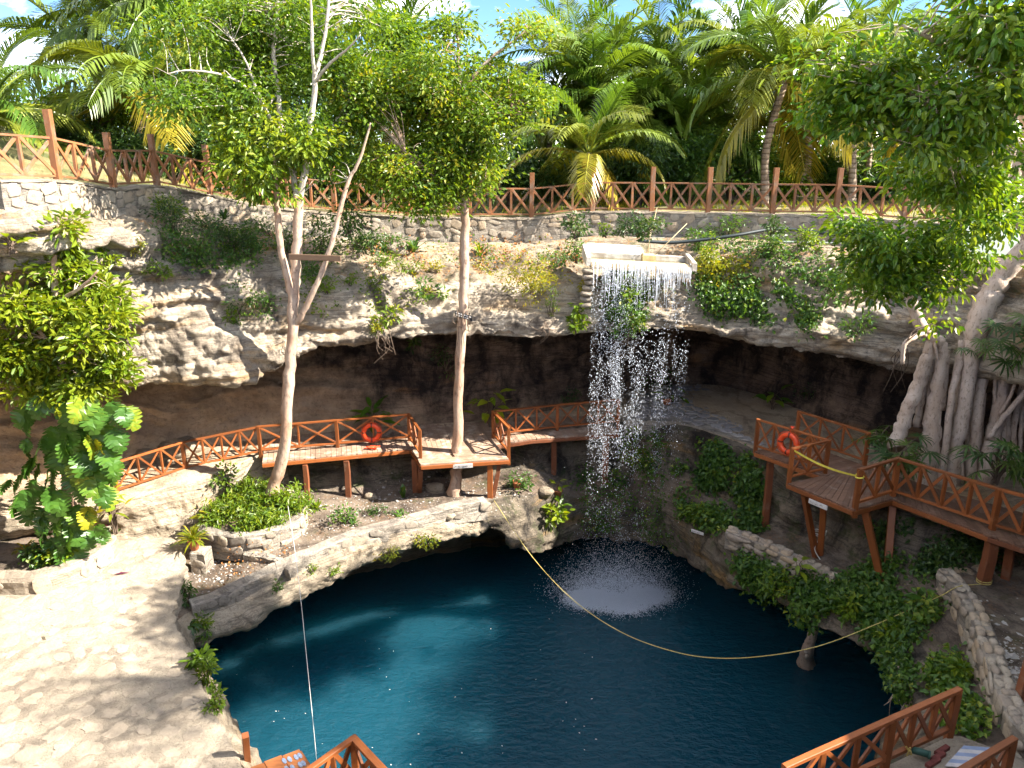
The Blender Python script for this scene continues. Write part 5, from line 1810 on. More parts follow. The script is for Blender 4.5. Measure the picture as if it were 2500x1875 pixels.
# the pale tree with white limbs
Y1 = 20.3
pale = tree('pale_tree', 'pale barked tree with white bare limbs rising from the stone planter', [
    lim([(648, 1275, Y1 - .05), (655, 1240, Y1), (662, 1215, Y1), (670, 1180, Y1), (692, 1110, Y1), (702, 980, Y1), (710, 850, Y1), (716, 760, Y1), (722, 650, Y1 + .1), (726, 560, Y1 + .1), (728, 478, Y1 + .2)], [.34, .26, .21, .18, .165, .155, .15, .145, .14, .13, .125]),
    lim([(718, 755, Y1), (702, 680, Y1 - .05), (684, 600, Y1 - .15), (678, 520, Y1 - .2), (674, 455, Y1 - .2), (668, 380, Y1 - .3)], [.12, .10, .09, .085, .07, .03]),
    lim([(720, 790, Y1), (736, 770, Y1 - .1), (770, 700, Y1 - .2), (795, 640, Y1 - .2), (815, 575, Y1 - .2), (834, 500, Y1 - .1), (852, 440, Y1), (880, 385, Y1), (905, 300, Y1)], [.10, .085, .075, .07, .065, .06, .05, .04, .02]),
    lim([(727, 490, Y1 + .2), (715, 420, Y1 + .3), (690, 318, Y1 + .5), (676, 215, Y1 + .6), (668, 127, Y1 + .7), (676, 40, Y1 + .8), (682, -60, Y1 + .8)], [.10, .085, .075, .065, .055, .045, .03]),
    lim([(730, 490, Y1 + .2), (748, 400, Y1 + .1), (757, 309, Y1), (768, 231, Y1), (770, 185, Y1), (785, 130, Y1 + .1), (800, 40, Y1 + .2), (806, -60, Y1 + .3)], [.10, .085, .075, .065, .06, .05, .04, .025]),
    lim([(769, 195, Y1), (762, 110, Y1 - .3), (760, 30, Y1 - .4), (756, -40, Y1 - .4)], [.045, .04, .03, .02]),
    lim([(769, 200, Y1), (805, 155, Y1 - .4), (850, 118, Y1 - .8), (880, 85, Y1 - 1)], [.04, .035, .025, .015]),
    lim([(745, 430, Y1 + .1), (775, 360, Y1 + .4), (815, 305, Y1 + .8), (850, 250, Y1 + 1)], [.06, .05, .035, .02]),
    lim([(694, 330, Y1 + .5), (655, 280, Y1 + .3), (625, 215, Y1 + .1), (600, 150, Y1), (570, 100, Y1)], [.06, .045, .035, .028, .015]),
    lim([(640, 255, Y1 + .2), (590, 205, Y1 - .2), (530, 180, Y1 - .5), (455, 172, Y1 - .8), (410, 180, Y1 - 1)], [.04, .034, .028, .022, .012]),
    lim([(676, 230, Y1 + .6), (630, 280, Y1 + .2), (560, 240, Y1 - .2), (510, 215, Y1 - .3)], [.03, .03, .022, .012]),
], [EL(520, 130, Y1 + .8, 150, 120, 1.5), EL(640, 60, Y1 + 1.6, 190, 110, 1.6), EL(830, 90, Y1 + 1.3, 160, 120, 1.7), EL(440, 210, Y1 - .6, 80, 90, 1.0), EL(840, 240, Y1 + .7, 80, 90, 1.1), EL(600, 210, Y1 + .6, 110, 90, 1.3), EL(800, 380, Y1 + .6, 90, 80, 1.0)],
    560, 30, .155, .52, MAT['crown_leaf'], MAT['pale_bark'], 501, r=.26, gap=-.25, lobes=6, twig_r=.014, bark2=MAT['white_bark'], from2=3)
# bright re-growth half-way up the same trunk
rng = seed(502)
cl, ow = crown_clusters([EL(640, 370, Y1 - .3, 120, 90, 1.1), EL(610, 300, Y1 - .3, 80, 60, .8), EL(570, 380, Y1 - .3, 60, 50, .7), EL(660, 440, Y1 - .3, 90, 50, .8), EL(740, 350, Y1 - .4, 60, 60, .7), EL(620, 460, Y1 - .4, 60, 30, .6)], 210, rng, gap=-.35, shell=.3)
pos, dirs, nrm, Ls, Ws, t = crown_leaves(cl, ow, 15, .17, rng, .19, .42, up=.8, down=.35)
foliage('crown', pale, pos, dirs, nrm, Ls, Ws, MAT['bright_leaf'], np.clip(t + .12, 0, 1), 'oval')

Y2 = 22.2
tree('broadleaf_tree', 'slender tree with dense yellow green crown growing through the walkway platform', [
    lim([(1106, 1275, 21.7), (1108, 1240, 21.75), (1112, 1180, 21.9), (1117, 1095, Y2), (1120, 950, Y2), (1128, 800, Y2), (1131, 740, Y2), (1134, 600, Y2), (1134, 500, Y2), (1128, 400, Y2), (1122, 300, Y2), (1120, 180, Y2 + .2), (1118, 90, Y2 + .2)], [.40, .27, .19, .16, .145, .14, .14, .135, .12, .10, .085, .06, .03]),
    lim([(1133, 520, Y2), (1100, 470, Y2 - .2), (1050, 420, Y2 - .6), (990, 370, Y2 - 1)], [.07, .055, .04, .02]),
    lim([(1130, 430, Y2), (1165, 350, Y2 - .3), (1200, 300, Y2 - .5), (1250, 270, Y2 - .6)], [.06, .05, .04, .02]),
    lim([(1125, 340, Y2), (1060, 270, Y2 + .3), (1000, 210, Y2 + .3)], [.06, .045, .02]),
    lim([(1120, 230, Y2), (1190, 150, Y2), (1260, 95, Y2 + .2), (1300, 60, Y2 + .2)], [.05, .04, .03, .015]),
    lim([(1130, 480, Y2), (1160, 455, Y2 - .4), (1190, 430, Y2 - .8)], [.04, .03, .015]),
], [EL(1050, 290, Y2, 200, 170, 2.3), EL(1130, 180, Y2, 150, 110, 1.8), EL(1180, 330, Y2 - .2, 120, 130, 1.6), EL(980, 400, Y2 - .3, 120, 100, 1.4), EL(1110, 430, Y2 - .3, 120, 95, 1.5), EL(1290, 80, Y2 + .1, 70, 38, .8), EL(1100, 70, Y2 + .1, 60, 35, .7), EL(950, 300, Y2, 80, 130, 1.2), EL(1220, 240, Y2, 90, 90, 1.1)],
    950, 30, .15, .54, MAT['crown_leaf'], MAT['pale_bark'], 511, r=.25, gap=-.25, lobes=7, tshift=.16, twig_r=.012)

# tree wrapped in split leaf climbers at the left
YL = 17.5
wrapped = tree('leafy_tree', 'bushy bright green tree whose trunk is wrapped by huge split leaves', [
    lim([(165, 1360, 17.4), (165, 1200, 17.4), (160, 1050, YL), (150, 900, YL), (140, 780, YL), (135, 680, YL), (130, 560, YL)], [.17, .14, .13, .12, .10, .08, .04]),
    lim([(150, 900, YL), (210, 850, YL - .3), (270, 800, YL - .5)], [.06, .045, .02]),
    lim([(148, 870, YL), (90, 800, YL - .4), (50, 740, YL - .6)], [.06, .045, .02]),
    lim([(138, 740, YL), (200, 700, YL - .4), (240, 660, YL - .5)], [.05, .04, .02]),
], [EL(150, 790, YL, 170, 120, 1.5), EL(110, 700, YL - .1, 110, 80, 1.1), EL(230, 760, YL - .2, 100, 110, 1.0), EL(60, 850, YL - .1, 80, 80, .9), EL(255, 860, YL - .1, 80, 60, .8), EL(135, 600, YL, 70, 70, .6), EL(145, 540, YL, 45, 50, .45), EL(180, 920, YL - .1, 110, 50, .9), EL(130, 950, YL - .25, 100, 50, .6), EL(250, 930, YL - .2, 60, 60, .5), EL(60, 930, YL - .2, 50, 60, .5), EL(200, 700, YL, 80, 90, .7), EL(40, 620, YL - .1, 40, 50, .4)],
    560, 18, .22, .40, MAT['bright_leaf'], MAT['pale_bark'], 521, r=.15, gap=-.25, lobes=6, kind='oval', tshift=.26, up=.9, down=.05, twig_r=.014, shell=.4)
rng = seed(522)
SP_ = [(70, 1020, .85), (110, 985, .8), (165, 1000, .9), (225, 1010, .9), (270, 1000, .85), (70, 1085, .75), (130, 1060, .9), (195, 1050, .95), (250, 1050, .9), (300, 1015, .8), (90, 1130, .85), (150, 1110, .9), (205, 1120, .85), (255, 1110, .8), (120, 1165, .8), (180, 1165, .85), (235, 1165, .9), (85, 1190, .8),
       (50, 1180, .7), (140, 1215, .85), (195, 1205, .6), (250, 1205, .85), (65, 1240, .85), (100, 1260, .6), (150, 1265, .8), (215, 1255, .75), (115, 1300, .7), (60, 1215, .8), (170, 1310, .6), (235, 1300, .55), (270, 1140, .7), (105, 1085, .8), (215, 1080, .8), (165, 1075, .7), (130, 1330, .55), (190, 1140, .8)]
SP_ += [(x + rng.normal(0, 14), y + rng.normal(0, 14), s_ * rng.uniform(.6, .9)) for x, y, s_ in SP_[::1]]
SP_ += [(168 + rng.normal(0, 34), y + rng.normal(0, 8), rng.uniform(.6, .9)) for y in range(985, 1350, 13)]
for i, (px, py, s) in enumerate(SP_):
    yy = YL - .35 - rng.uniform(0, .35)
    p = PY(px, py - 18, yy)
    a = (px - 160) / 130.0
    d = Vector((a * .75 + rng.normal(0, .25), -.42 - rng.uniform(0, .3), -.95 + rng.normal(0, .2)))
    tones = [0, 0, 1, 1, 2, 2] if px < 170 else [0, 1, 2, 2, 3, 4] if rng.uniform() < .85 else [4, 5, 5, 4, 5, 5]  # leaves toward the sun get lighter, yellower tones; its light is in the colour
    o = link('leaf', SPLIT[tones[rng.integers(6)]], wrapped, leaf_matrix(p, d, rng.normal(0, .45), s * .64))

# the strangler fig on the shaded side
YF = 19.0
r5 = seed(535)
fl_ = lambda pts, r: lim([(x, y, YF + dy) for x, y, dy in pts], [q * 1.02 for q in r])
fig = tree('strangler_fig', 'large strangler fig with many hanging pillar roots and glossy crown beside the walkway', [
    fl_([(2315, 1196, 0), (2338, 1077, 0), (2358, 971, 0), (2372, 880, .1), (2385, 800, .2), (2412, 730, .3), (2455, 670, .3), (2515, 590, .2), (2600, 500, 0)], [.24, .20, .17, .19, .28, .28, .25, .24, .22]),
    fl_([(2188, 1092, .3), (2197, 1060, .3), (2217, 1000, .3), (2240, 940, .3), (2262, 876, .3), (2275, 830, .3)], [.24, .19, .18, .18, .16, .12]),
    fl_([(2238, 1040, .5), (2250, 970, .5), (2270, 890, .4), (2280, 840, .3)], [.10, .09, .08, .07]),
    fl_([(2262, 1190, .1), (2270, 1092, .1), (2281, 1000, .15), (2292, 920, .2), (2300, 850, .3), (2278, 826, .3), (2243, 785, .3), (2224, 728, .3), (2215, 670, .2)], [.30, .24, .20, .16, .14, .15, .15, .13, .08]),
    fl_([(2300, 1000, .3), (2306, 930, .3), (2312, 870, .3)], [.09, .08, .06]),
    fl_([(2293, 1192, -.1), (2311, 1076, -.1), (2323, 970, 0), (2344, 880, .2), (2350, 830, .3)], [.11, .09, .085, .09, .10]),
    fl_([(2330, 1040, .35), (2345, 960, .35), (2362, 880, .3)], [.09, .08, .07]),
    fl_([(2366, 1186, 0), (2382, 1062, 0), (2391, 970, .1), (2407, 868, .3), (2410, 780, .3)], [.15, .13, .12, .13, .15]),
    fl_([(2388, 1170, .5), (2395, 1060, .5), (2402, 960, .5)], [.08, .07, .06]),
    fl_([(2400, 1180, 0), (2416, 1092, 0), (2428, 1060, 0), (2445, 970, .1), (2446, 880, .3), (2430, 780, .3)], [.22, .19, .19, .18, .15, .15]),
    fl_([(2452, 1180, .3), (2452, 1092, .3), (2455, 980, .3), (2452, 880, .4)], [.15, .14, .13, .11]),
    fl_([(2415, 1068, -.25), (2452, 1016, -.3), (2500, 960, -.4), (2560, 880, -.6)], [.08, .07, .065, .05]),
    fl_([(2440, 1010, -.2), (2470, 960, -.25), (2484, 900, -.3), (2492, 840, -.3)], [.045, .04, .035, .03]),
    fl_([(2428, 985, .1), (2430, 930, .1), (2440, 880, .3)], [.05, .045, .04]),
    fl_([(2203, 888, 0), (2206, 848, 0), (2220, 830, .05), (2250, 816, .2), (2272, 826, .3)], [.05, .06, .065, .07, .09]),
    fl_([(2290, 880, .1), (2284, 850, .1), (2280, 835, .2)], [.03, .035, .04]),
    fl_([(2600, 500, 0), (2520, 430, -.8), (2499, 356, -2.5), (2420, 315, -4), (2306, 270, -5.2), (2240, 240, -5.6)], [.20, .15, .12, .10, .075, .03]),
    fl_([(2520, 430, -.8), (2505, 300, -2.8), (2470, 200, -4.5), (2420, 110, -6)], [.12, .10, .07, .04]),
    fl_([(2515, 590, .2), (2480, 500, 0), (2478, 420, -.2), (2495, 360, -.4)], [.16, .14, .13, .12]),
    fl_([(2505, 300, -2.8), (2400, 180, -5), (2300, 110, -5.8), (2200, 60, -6)], [.08, .06, .045, .02]),
    fl_([(2420, 315, -4), (2300, 330, -5), (2200, 350, -5.2)], [.05, .04, .02]),
] + [fl_([(px0 + r5.normal(0, 3), 1185 + r5.normal(0, 8), dy0), (px0 + 8 + r5.normal(0, 5), 1060, dy0), (px0 + 20 + r5.normal(0, 6), 960, dy0 + .1), (px0 + 30 + r5.normal(0, 8), 860, .3)], [w0, w0 * .9, w0 * .85, w0 * .7]) for px0, dy0, w0 in [(2283, .0, .05), (2302, .2, .045), (2328, .3, .06), (2345, -.1, .05), (2354, .25, .07), (2376, .35, .05), (2392, .2, .06), (2425, .25, .06), (2440, .1, .07), (2468, .3, .09), (2486, .35, .06), (2250, .35, .05), (2272, .3, .07), (2318, .45, .08), (2410, .5, .08)]], [EL(2300, 70, 13.2, 260, 110, 1.8), EL(2420, 200, 13.0, 210, 130, 1.6), EL(2250, 220, 13.4, 190, 100, 1.5), EL(2130, 130, 13.6, 120, 100, 1.1), EL(2110, 260, 13.8, 110, 70, .9), EL(2250, 340, 13.8, 190, 60, 1.2), EL(2440, 380, 14.2, 120, 90, 1.1), EL(2420, 480, 15.6, 120, 60, 1.0), EL(2290, 430, 14.6, 130, 70, .9), EL(2360, 520, 15.6, 120, 60, .8),
    EL(2350, 540, 16.6, 100, 60, .9), EL(2150, 620, 16.8, 95, 75, .9), EL(2230, 680, 16.8, 130, 85, 1.1), EL(2190, 640, 16.5, 110, 80, .8), EL(2265, 760, 16.9, 70, 60, .6), EL(2120, 690, 16.9, 60, 50, .6), EL(2320, 600, 16.8, 80, 70, .8), EL(2560, 100, 12.8, 200, 200, 1.8), EL(2090, 560, 16.6, 60, 45, .6)],
    880, 22, .17, .48, MAT['fig_leaf'], MAT['fig_bark'], 531, r=.23, gap=-.2, lobes=5, kind='oval', tshift=.2, up=.7, down=.45, twig_r=.014)
# hanging strands and split leaf climbers on the fig
rng = seed(533)
for i, (px, py, s, dy) in enumerate([(2475, 800, .8, -.9), (2440, 830, .75, -.8), (2500, 850, .85, -.9), (2455, 880, .8, -.8), (2485, 880, .7, -.9), (2410, 850, .6, -.7), (2370, 855, .5, -.6), (2350, 850, .45, -.6), (2500, 770, .8, -1), (2430, 790, .6, -.8), (2520, 820, .8, -1), (2395, 830, .5, -.7), (2465, 845, .7, -1)]):
    p = PY(px, py, YF + dy)
    link('leaf', FINGER[i % 3], fig, leaf_matrix(p, (rng.normal(0, .5), -.7, -.35 + rng.normal(0, .25)), rng.normal(0, .4), s * .62))

# shade tree on the near rim outside the picture (throws the dapple on the terrace)
tree('shade_tree', 'spreading tree on the near rim shading the terrace', [
    ([(15.6, 8.5, 12.4), (15.2, 8.8, 15.5), (14, 9.2, 18.0), (12.5, 9.6, 20)], [.3, .24, .18, .08]),
    ([(15.2, 8.8, 15.5), (13.5, 11.5, 18), (12.5, 13, 19.5)], [.14, .1, .04]),
    ([(14, 9.2, 18.0), (14.5, 7, 20), (14, 6, 21)], [.12, .08, .04]),
], [(np.array([12.2, 10.2, 19.6]), np.array([2.6, 2.3, 1.5])), (np.array([13.0, 12.8, 18.6]), np.array([2.0, 2.0, 1.2])), (np.array([14.5, 7.5, 20.2]), np.array([2.2, 2.0, 1.4])), (np.array([11.0, 8.4, 20.8]), np.array([1.6, 1.5, .9]))],
    230, 16, .17, .5, MAT['fig_leaf'], MAT['dark_bark'], 541, r=.42, gap=.02, gscale=.55)

for i, (x, y, lab) in enumerate([(13.7, 10.4, 'unseen low shrub added on the rim to cast shade, beneath the shade tree'), (14.2, 12.4, 'unseen rounded shrub added to cast shade from the rim above the walkway'), (14.3, 14.4, 'unseen spreading shrub added to cast shade from the rim over the gravel terrace'), (14.0, 16.4, 'unseen shrub added to cast shade from the rim next to the fig'), (13.3, 8.4, 'unseen shrub added to cast shade from the rim above the near landing')]):
    z0 = drop(x, y) - .05  # unseen shrubs, added and shaped to throw the shadow edge on the pool
    tree('shadow_shrub', lab, [([(x, y, z0), (x - .1, y, z0 + .4), (x - .2, y + .1, z0 + .9)], [.06, .05, .02])],
         [(np.array([x - .3, y, z0 + .65]), np.array([.9, 1.25, .62])), (np.array([x - .6, y + .6, z0 + .4]), np.array([.7, .9, .5]))], 110, 16, .15, .5, MAT['fig_leaf'], MAT['dark_bark'], 565 + i, r=.22, gap=-.3, group='unseen shrubs added to shade the pool', twigs=False, cat='shrub')

# ---- trees and thickets behind the fence
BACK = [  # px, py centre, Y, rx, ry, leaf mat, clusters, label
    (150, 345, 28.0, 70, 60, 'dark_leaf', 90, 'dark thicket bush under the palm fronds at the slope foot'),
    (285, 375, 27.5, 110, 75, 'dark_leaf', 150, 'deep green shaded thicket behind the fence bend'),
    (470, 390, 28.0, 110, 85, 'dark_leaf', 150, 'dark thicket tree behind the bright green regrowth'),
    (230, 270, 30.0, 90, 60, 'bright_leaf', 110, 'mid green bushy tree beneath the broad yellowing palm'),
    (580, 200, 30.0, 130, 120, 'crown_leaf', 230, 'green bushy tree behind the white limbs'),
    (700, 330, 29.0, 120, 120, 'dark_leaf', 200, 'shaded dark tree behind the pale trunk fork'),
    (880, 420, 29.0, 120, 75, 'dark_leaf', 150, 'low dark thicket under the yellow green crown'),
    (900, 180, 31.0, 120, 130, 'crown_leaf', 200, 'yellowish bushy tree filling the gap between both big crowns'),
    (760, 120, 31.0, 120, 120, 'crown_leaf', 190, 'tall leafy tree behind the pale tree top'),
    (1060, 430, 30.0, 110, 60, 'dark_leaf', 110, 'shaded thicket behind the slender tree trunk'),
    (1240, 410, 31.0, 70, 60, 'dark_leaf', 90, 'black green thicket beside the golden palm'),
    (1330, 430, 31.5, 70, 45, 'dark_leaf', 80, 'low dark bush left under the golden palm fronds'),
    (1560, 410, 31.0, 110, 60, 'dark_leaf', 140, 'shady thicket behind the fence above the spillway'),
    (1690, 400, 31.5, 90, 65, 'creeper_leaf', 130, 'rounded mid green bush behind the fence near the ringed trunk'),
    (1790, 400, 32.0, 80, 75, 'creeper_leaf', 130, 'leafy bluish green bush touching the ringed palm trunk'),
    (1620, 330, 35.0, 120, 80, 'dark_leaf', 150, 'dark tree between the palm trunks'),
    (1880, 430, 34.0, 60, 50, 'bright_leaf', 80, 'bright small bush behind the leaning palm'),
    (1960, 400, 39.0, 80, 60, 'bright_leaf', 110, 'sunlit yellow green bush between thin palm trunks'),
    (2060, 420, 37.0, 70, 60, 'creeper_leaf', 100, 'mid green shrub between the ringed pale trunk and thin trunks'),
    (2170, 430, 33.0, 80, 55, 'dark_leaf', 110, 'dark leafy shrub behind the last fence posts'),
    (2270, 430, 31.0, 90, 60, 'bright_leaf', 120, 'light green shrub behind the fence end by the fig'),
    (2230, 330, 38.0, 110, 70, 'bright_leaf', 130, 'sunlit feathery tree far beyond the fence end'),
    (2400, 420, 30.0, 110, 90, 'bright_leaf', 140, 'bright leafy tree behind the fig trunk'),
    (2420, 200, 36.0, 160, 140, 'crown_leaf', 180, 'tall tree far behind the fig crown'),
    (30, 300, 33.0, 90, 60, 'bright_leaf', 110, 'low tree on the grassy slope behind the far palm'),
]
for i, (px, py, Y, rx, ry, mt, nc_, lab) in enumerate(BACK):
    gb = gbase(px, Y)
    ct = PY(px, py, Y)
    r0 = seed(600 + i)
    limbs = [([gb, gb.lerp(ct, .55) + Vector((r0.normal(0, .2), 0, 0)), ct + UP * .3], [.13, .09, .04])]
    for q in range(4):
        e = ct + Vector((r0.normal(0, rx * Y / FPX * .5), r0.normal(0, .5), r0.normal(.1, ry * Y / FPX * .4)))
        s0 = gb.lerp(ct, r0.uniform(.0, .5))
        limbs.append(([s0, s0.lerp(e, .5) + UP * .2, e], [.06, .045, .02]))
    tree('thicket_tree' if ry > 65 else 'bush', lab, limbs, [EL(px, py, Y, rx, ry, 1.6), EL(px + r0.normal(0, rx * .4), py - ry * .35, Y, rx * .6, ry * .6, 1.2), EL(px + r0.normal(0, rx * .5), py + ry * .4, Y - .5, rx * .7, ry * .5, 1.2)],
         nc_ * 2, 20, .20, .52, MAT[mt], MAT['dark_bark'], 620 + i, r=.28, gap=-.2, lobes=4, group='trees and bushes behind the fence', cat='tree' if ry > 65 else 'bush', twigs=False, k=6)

# far woods: one mass beyond the grove
rng = seed(700)
n = 5200
azm = rng.uniform(-.85, .85, n); dist = rng.uniform(46, 75, n)
cx3 = np.column_stack([np.sin(azm) * dist, np.cos(azm) * dist, np.zeros(n)])
hh = np.array([6.0 + 2.2 * noise.noise(Vector((a * 9, 0, 1))) + 1.0 * noise.noise(Vector((a * 31, 3, 1))) for a in azm])
cx3[:, 2] = 12.2 + rng.uniform(0, 1, n) ** .7 * hh
per = 9
N_ = n * per
pos = np.repeat(cx3, per, 0) + rng.normal(0, .5, (N_, 3))
wo = foliage('woods', None, pos, rand_unit(rng, N_) + np.array([0, 0, -.2]), rand_unit(rng, N_) * .7 + np.array([0, -.2, .7]), .45 * rng.uniform(.6, 1.3, N_), .24 * rng.uniform(.7, 1.2, N_), MAT['crown_leaf'], np.clip(rng.normal(.35, .2, N_), 0, 1))
wo['kind'] = 'stuff'; wo['label'] = 'far belt of mixed green woods beyond the palm grove'
# thin grass and weeds on the ground behind the fence
rng = seed(701)
gp3 = []
while len(gp3) < 7000:
    px = rng.uniform(-100, 2450); Y = rng.uniform(24, 40)
    v = GZ(px, Y)
    w_ = wall_top(px)
    if Y < w_.y + .4: continue
    if noise.noise(Vector((v.x * .5, v.y * .5, 0))) < -.1 and rng.uniform() < .8: continue
    gp3.append((v.x, v.y, drop(v.x, v.y)))
gp3 = np.array(gp3)
az = rng.uniform(0, 6.28, len(gp3)); d = np.column_stack([np.cos(az) * .5, np.sin(az) * .5, np.full(len(gp3), .9)])
gs = foliage('grass', None, gp3, d, np.column_stack([-np.sin(az), np.cos(az), np.zeros(len(gp3))]) * .2 + np.array([0, -1, .2]), rng.uniform(.10, .30, len(gp3)), .03, MAT['yellow_leaf'], np.clip(rng.normal(.35, .3, len(gp3)), 0, 1))
gs['kind'] = 'stuff'

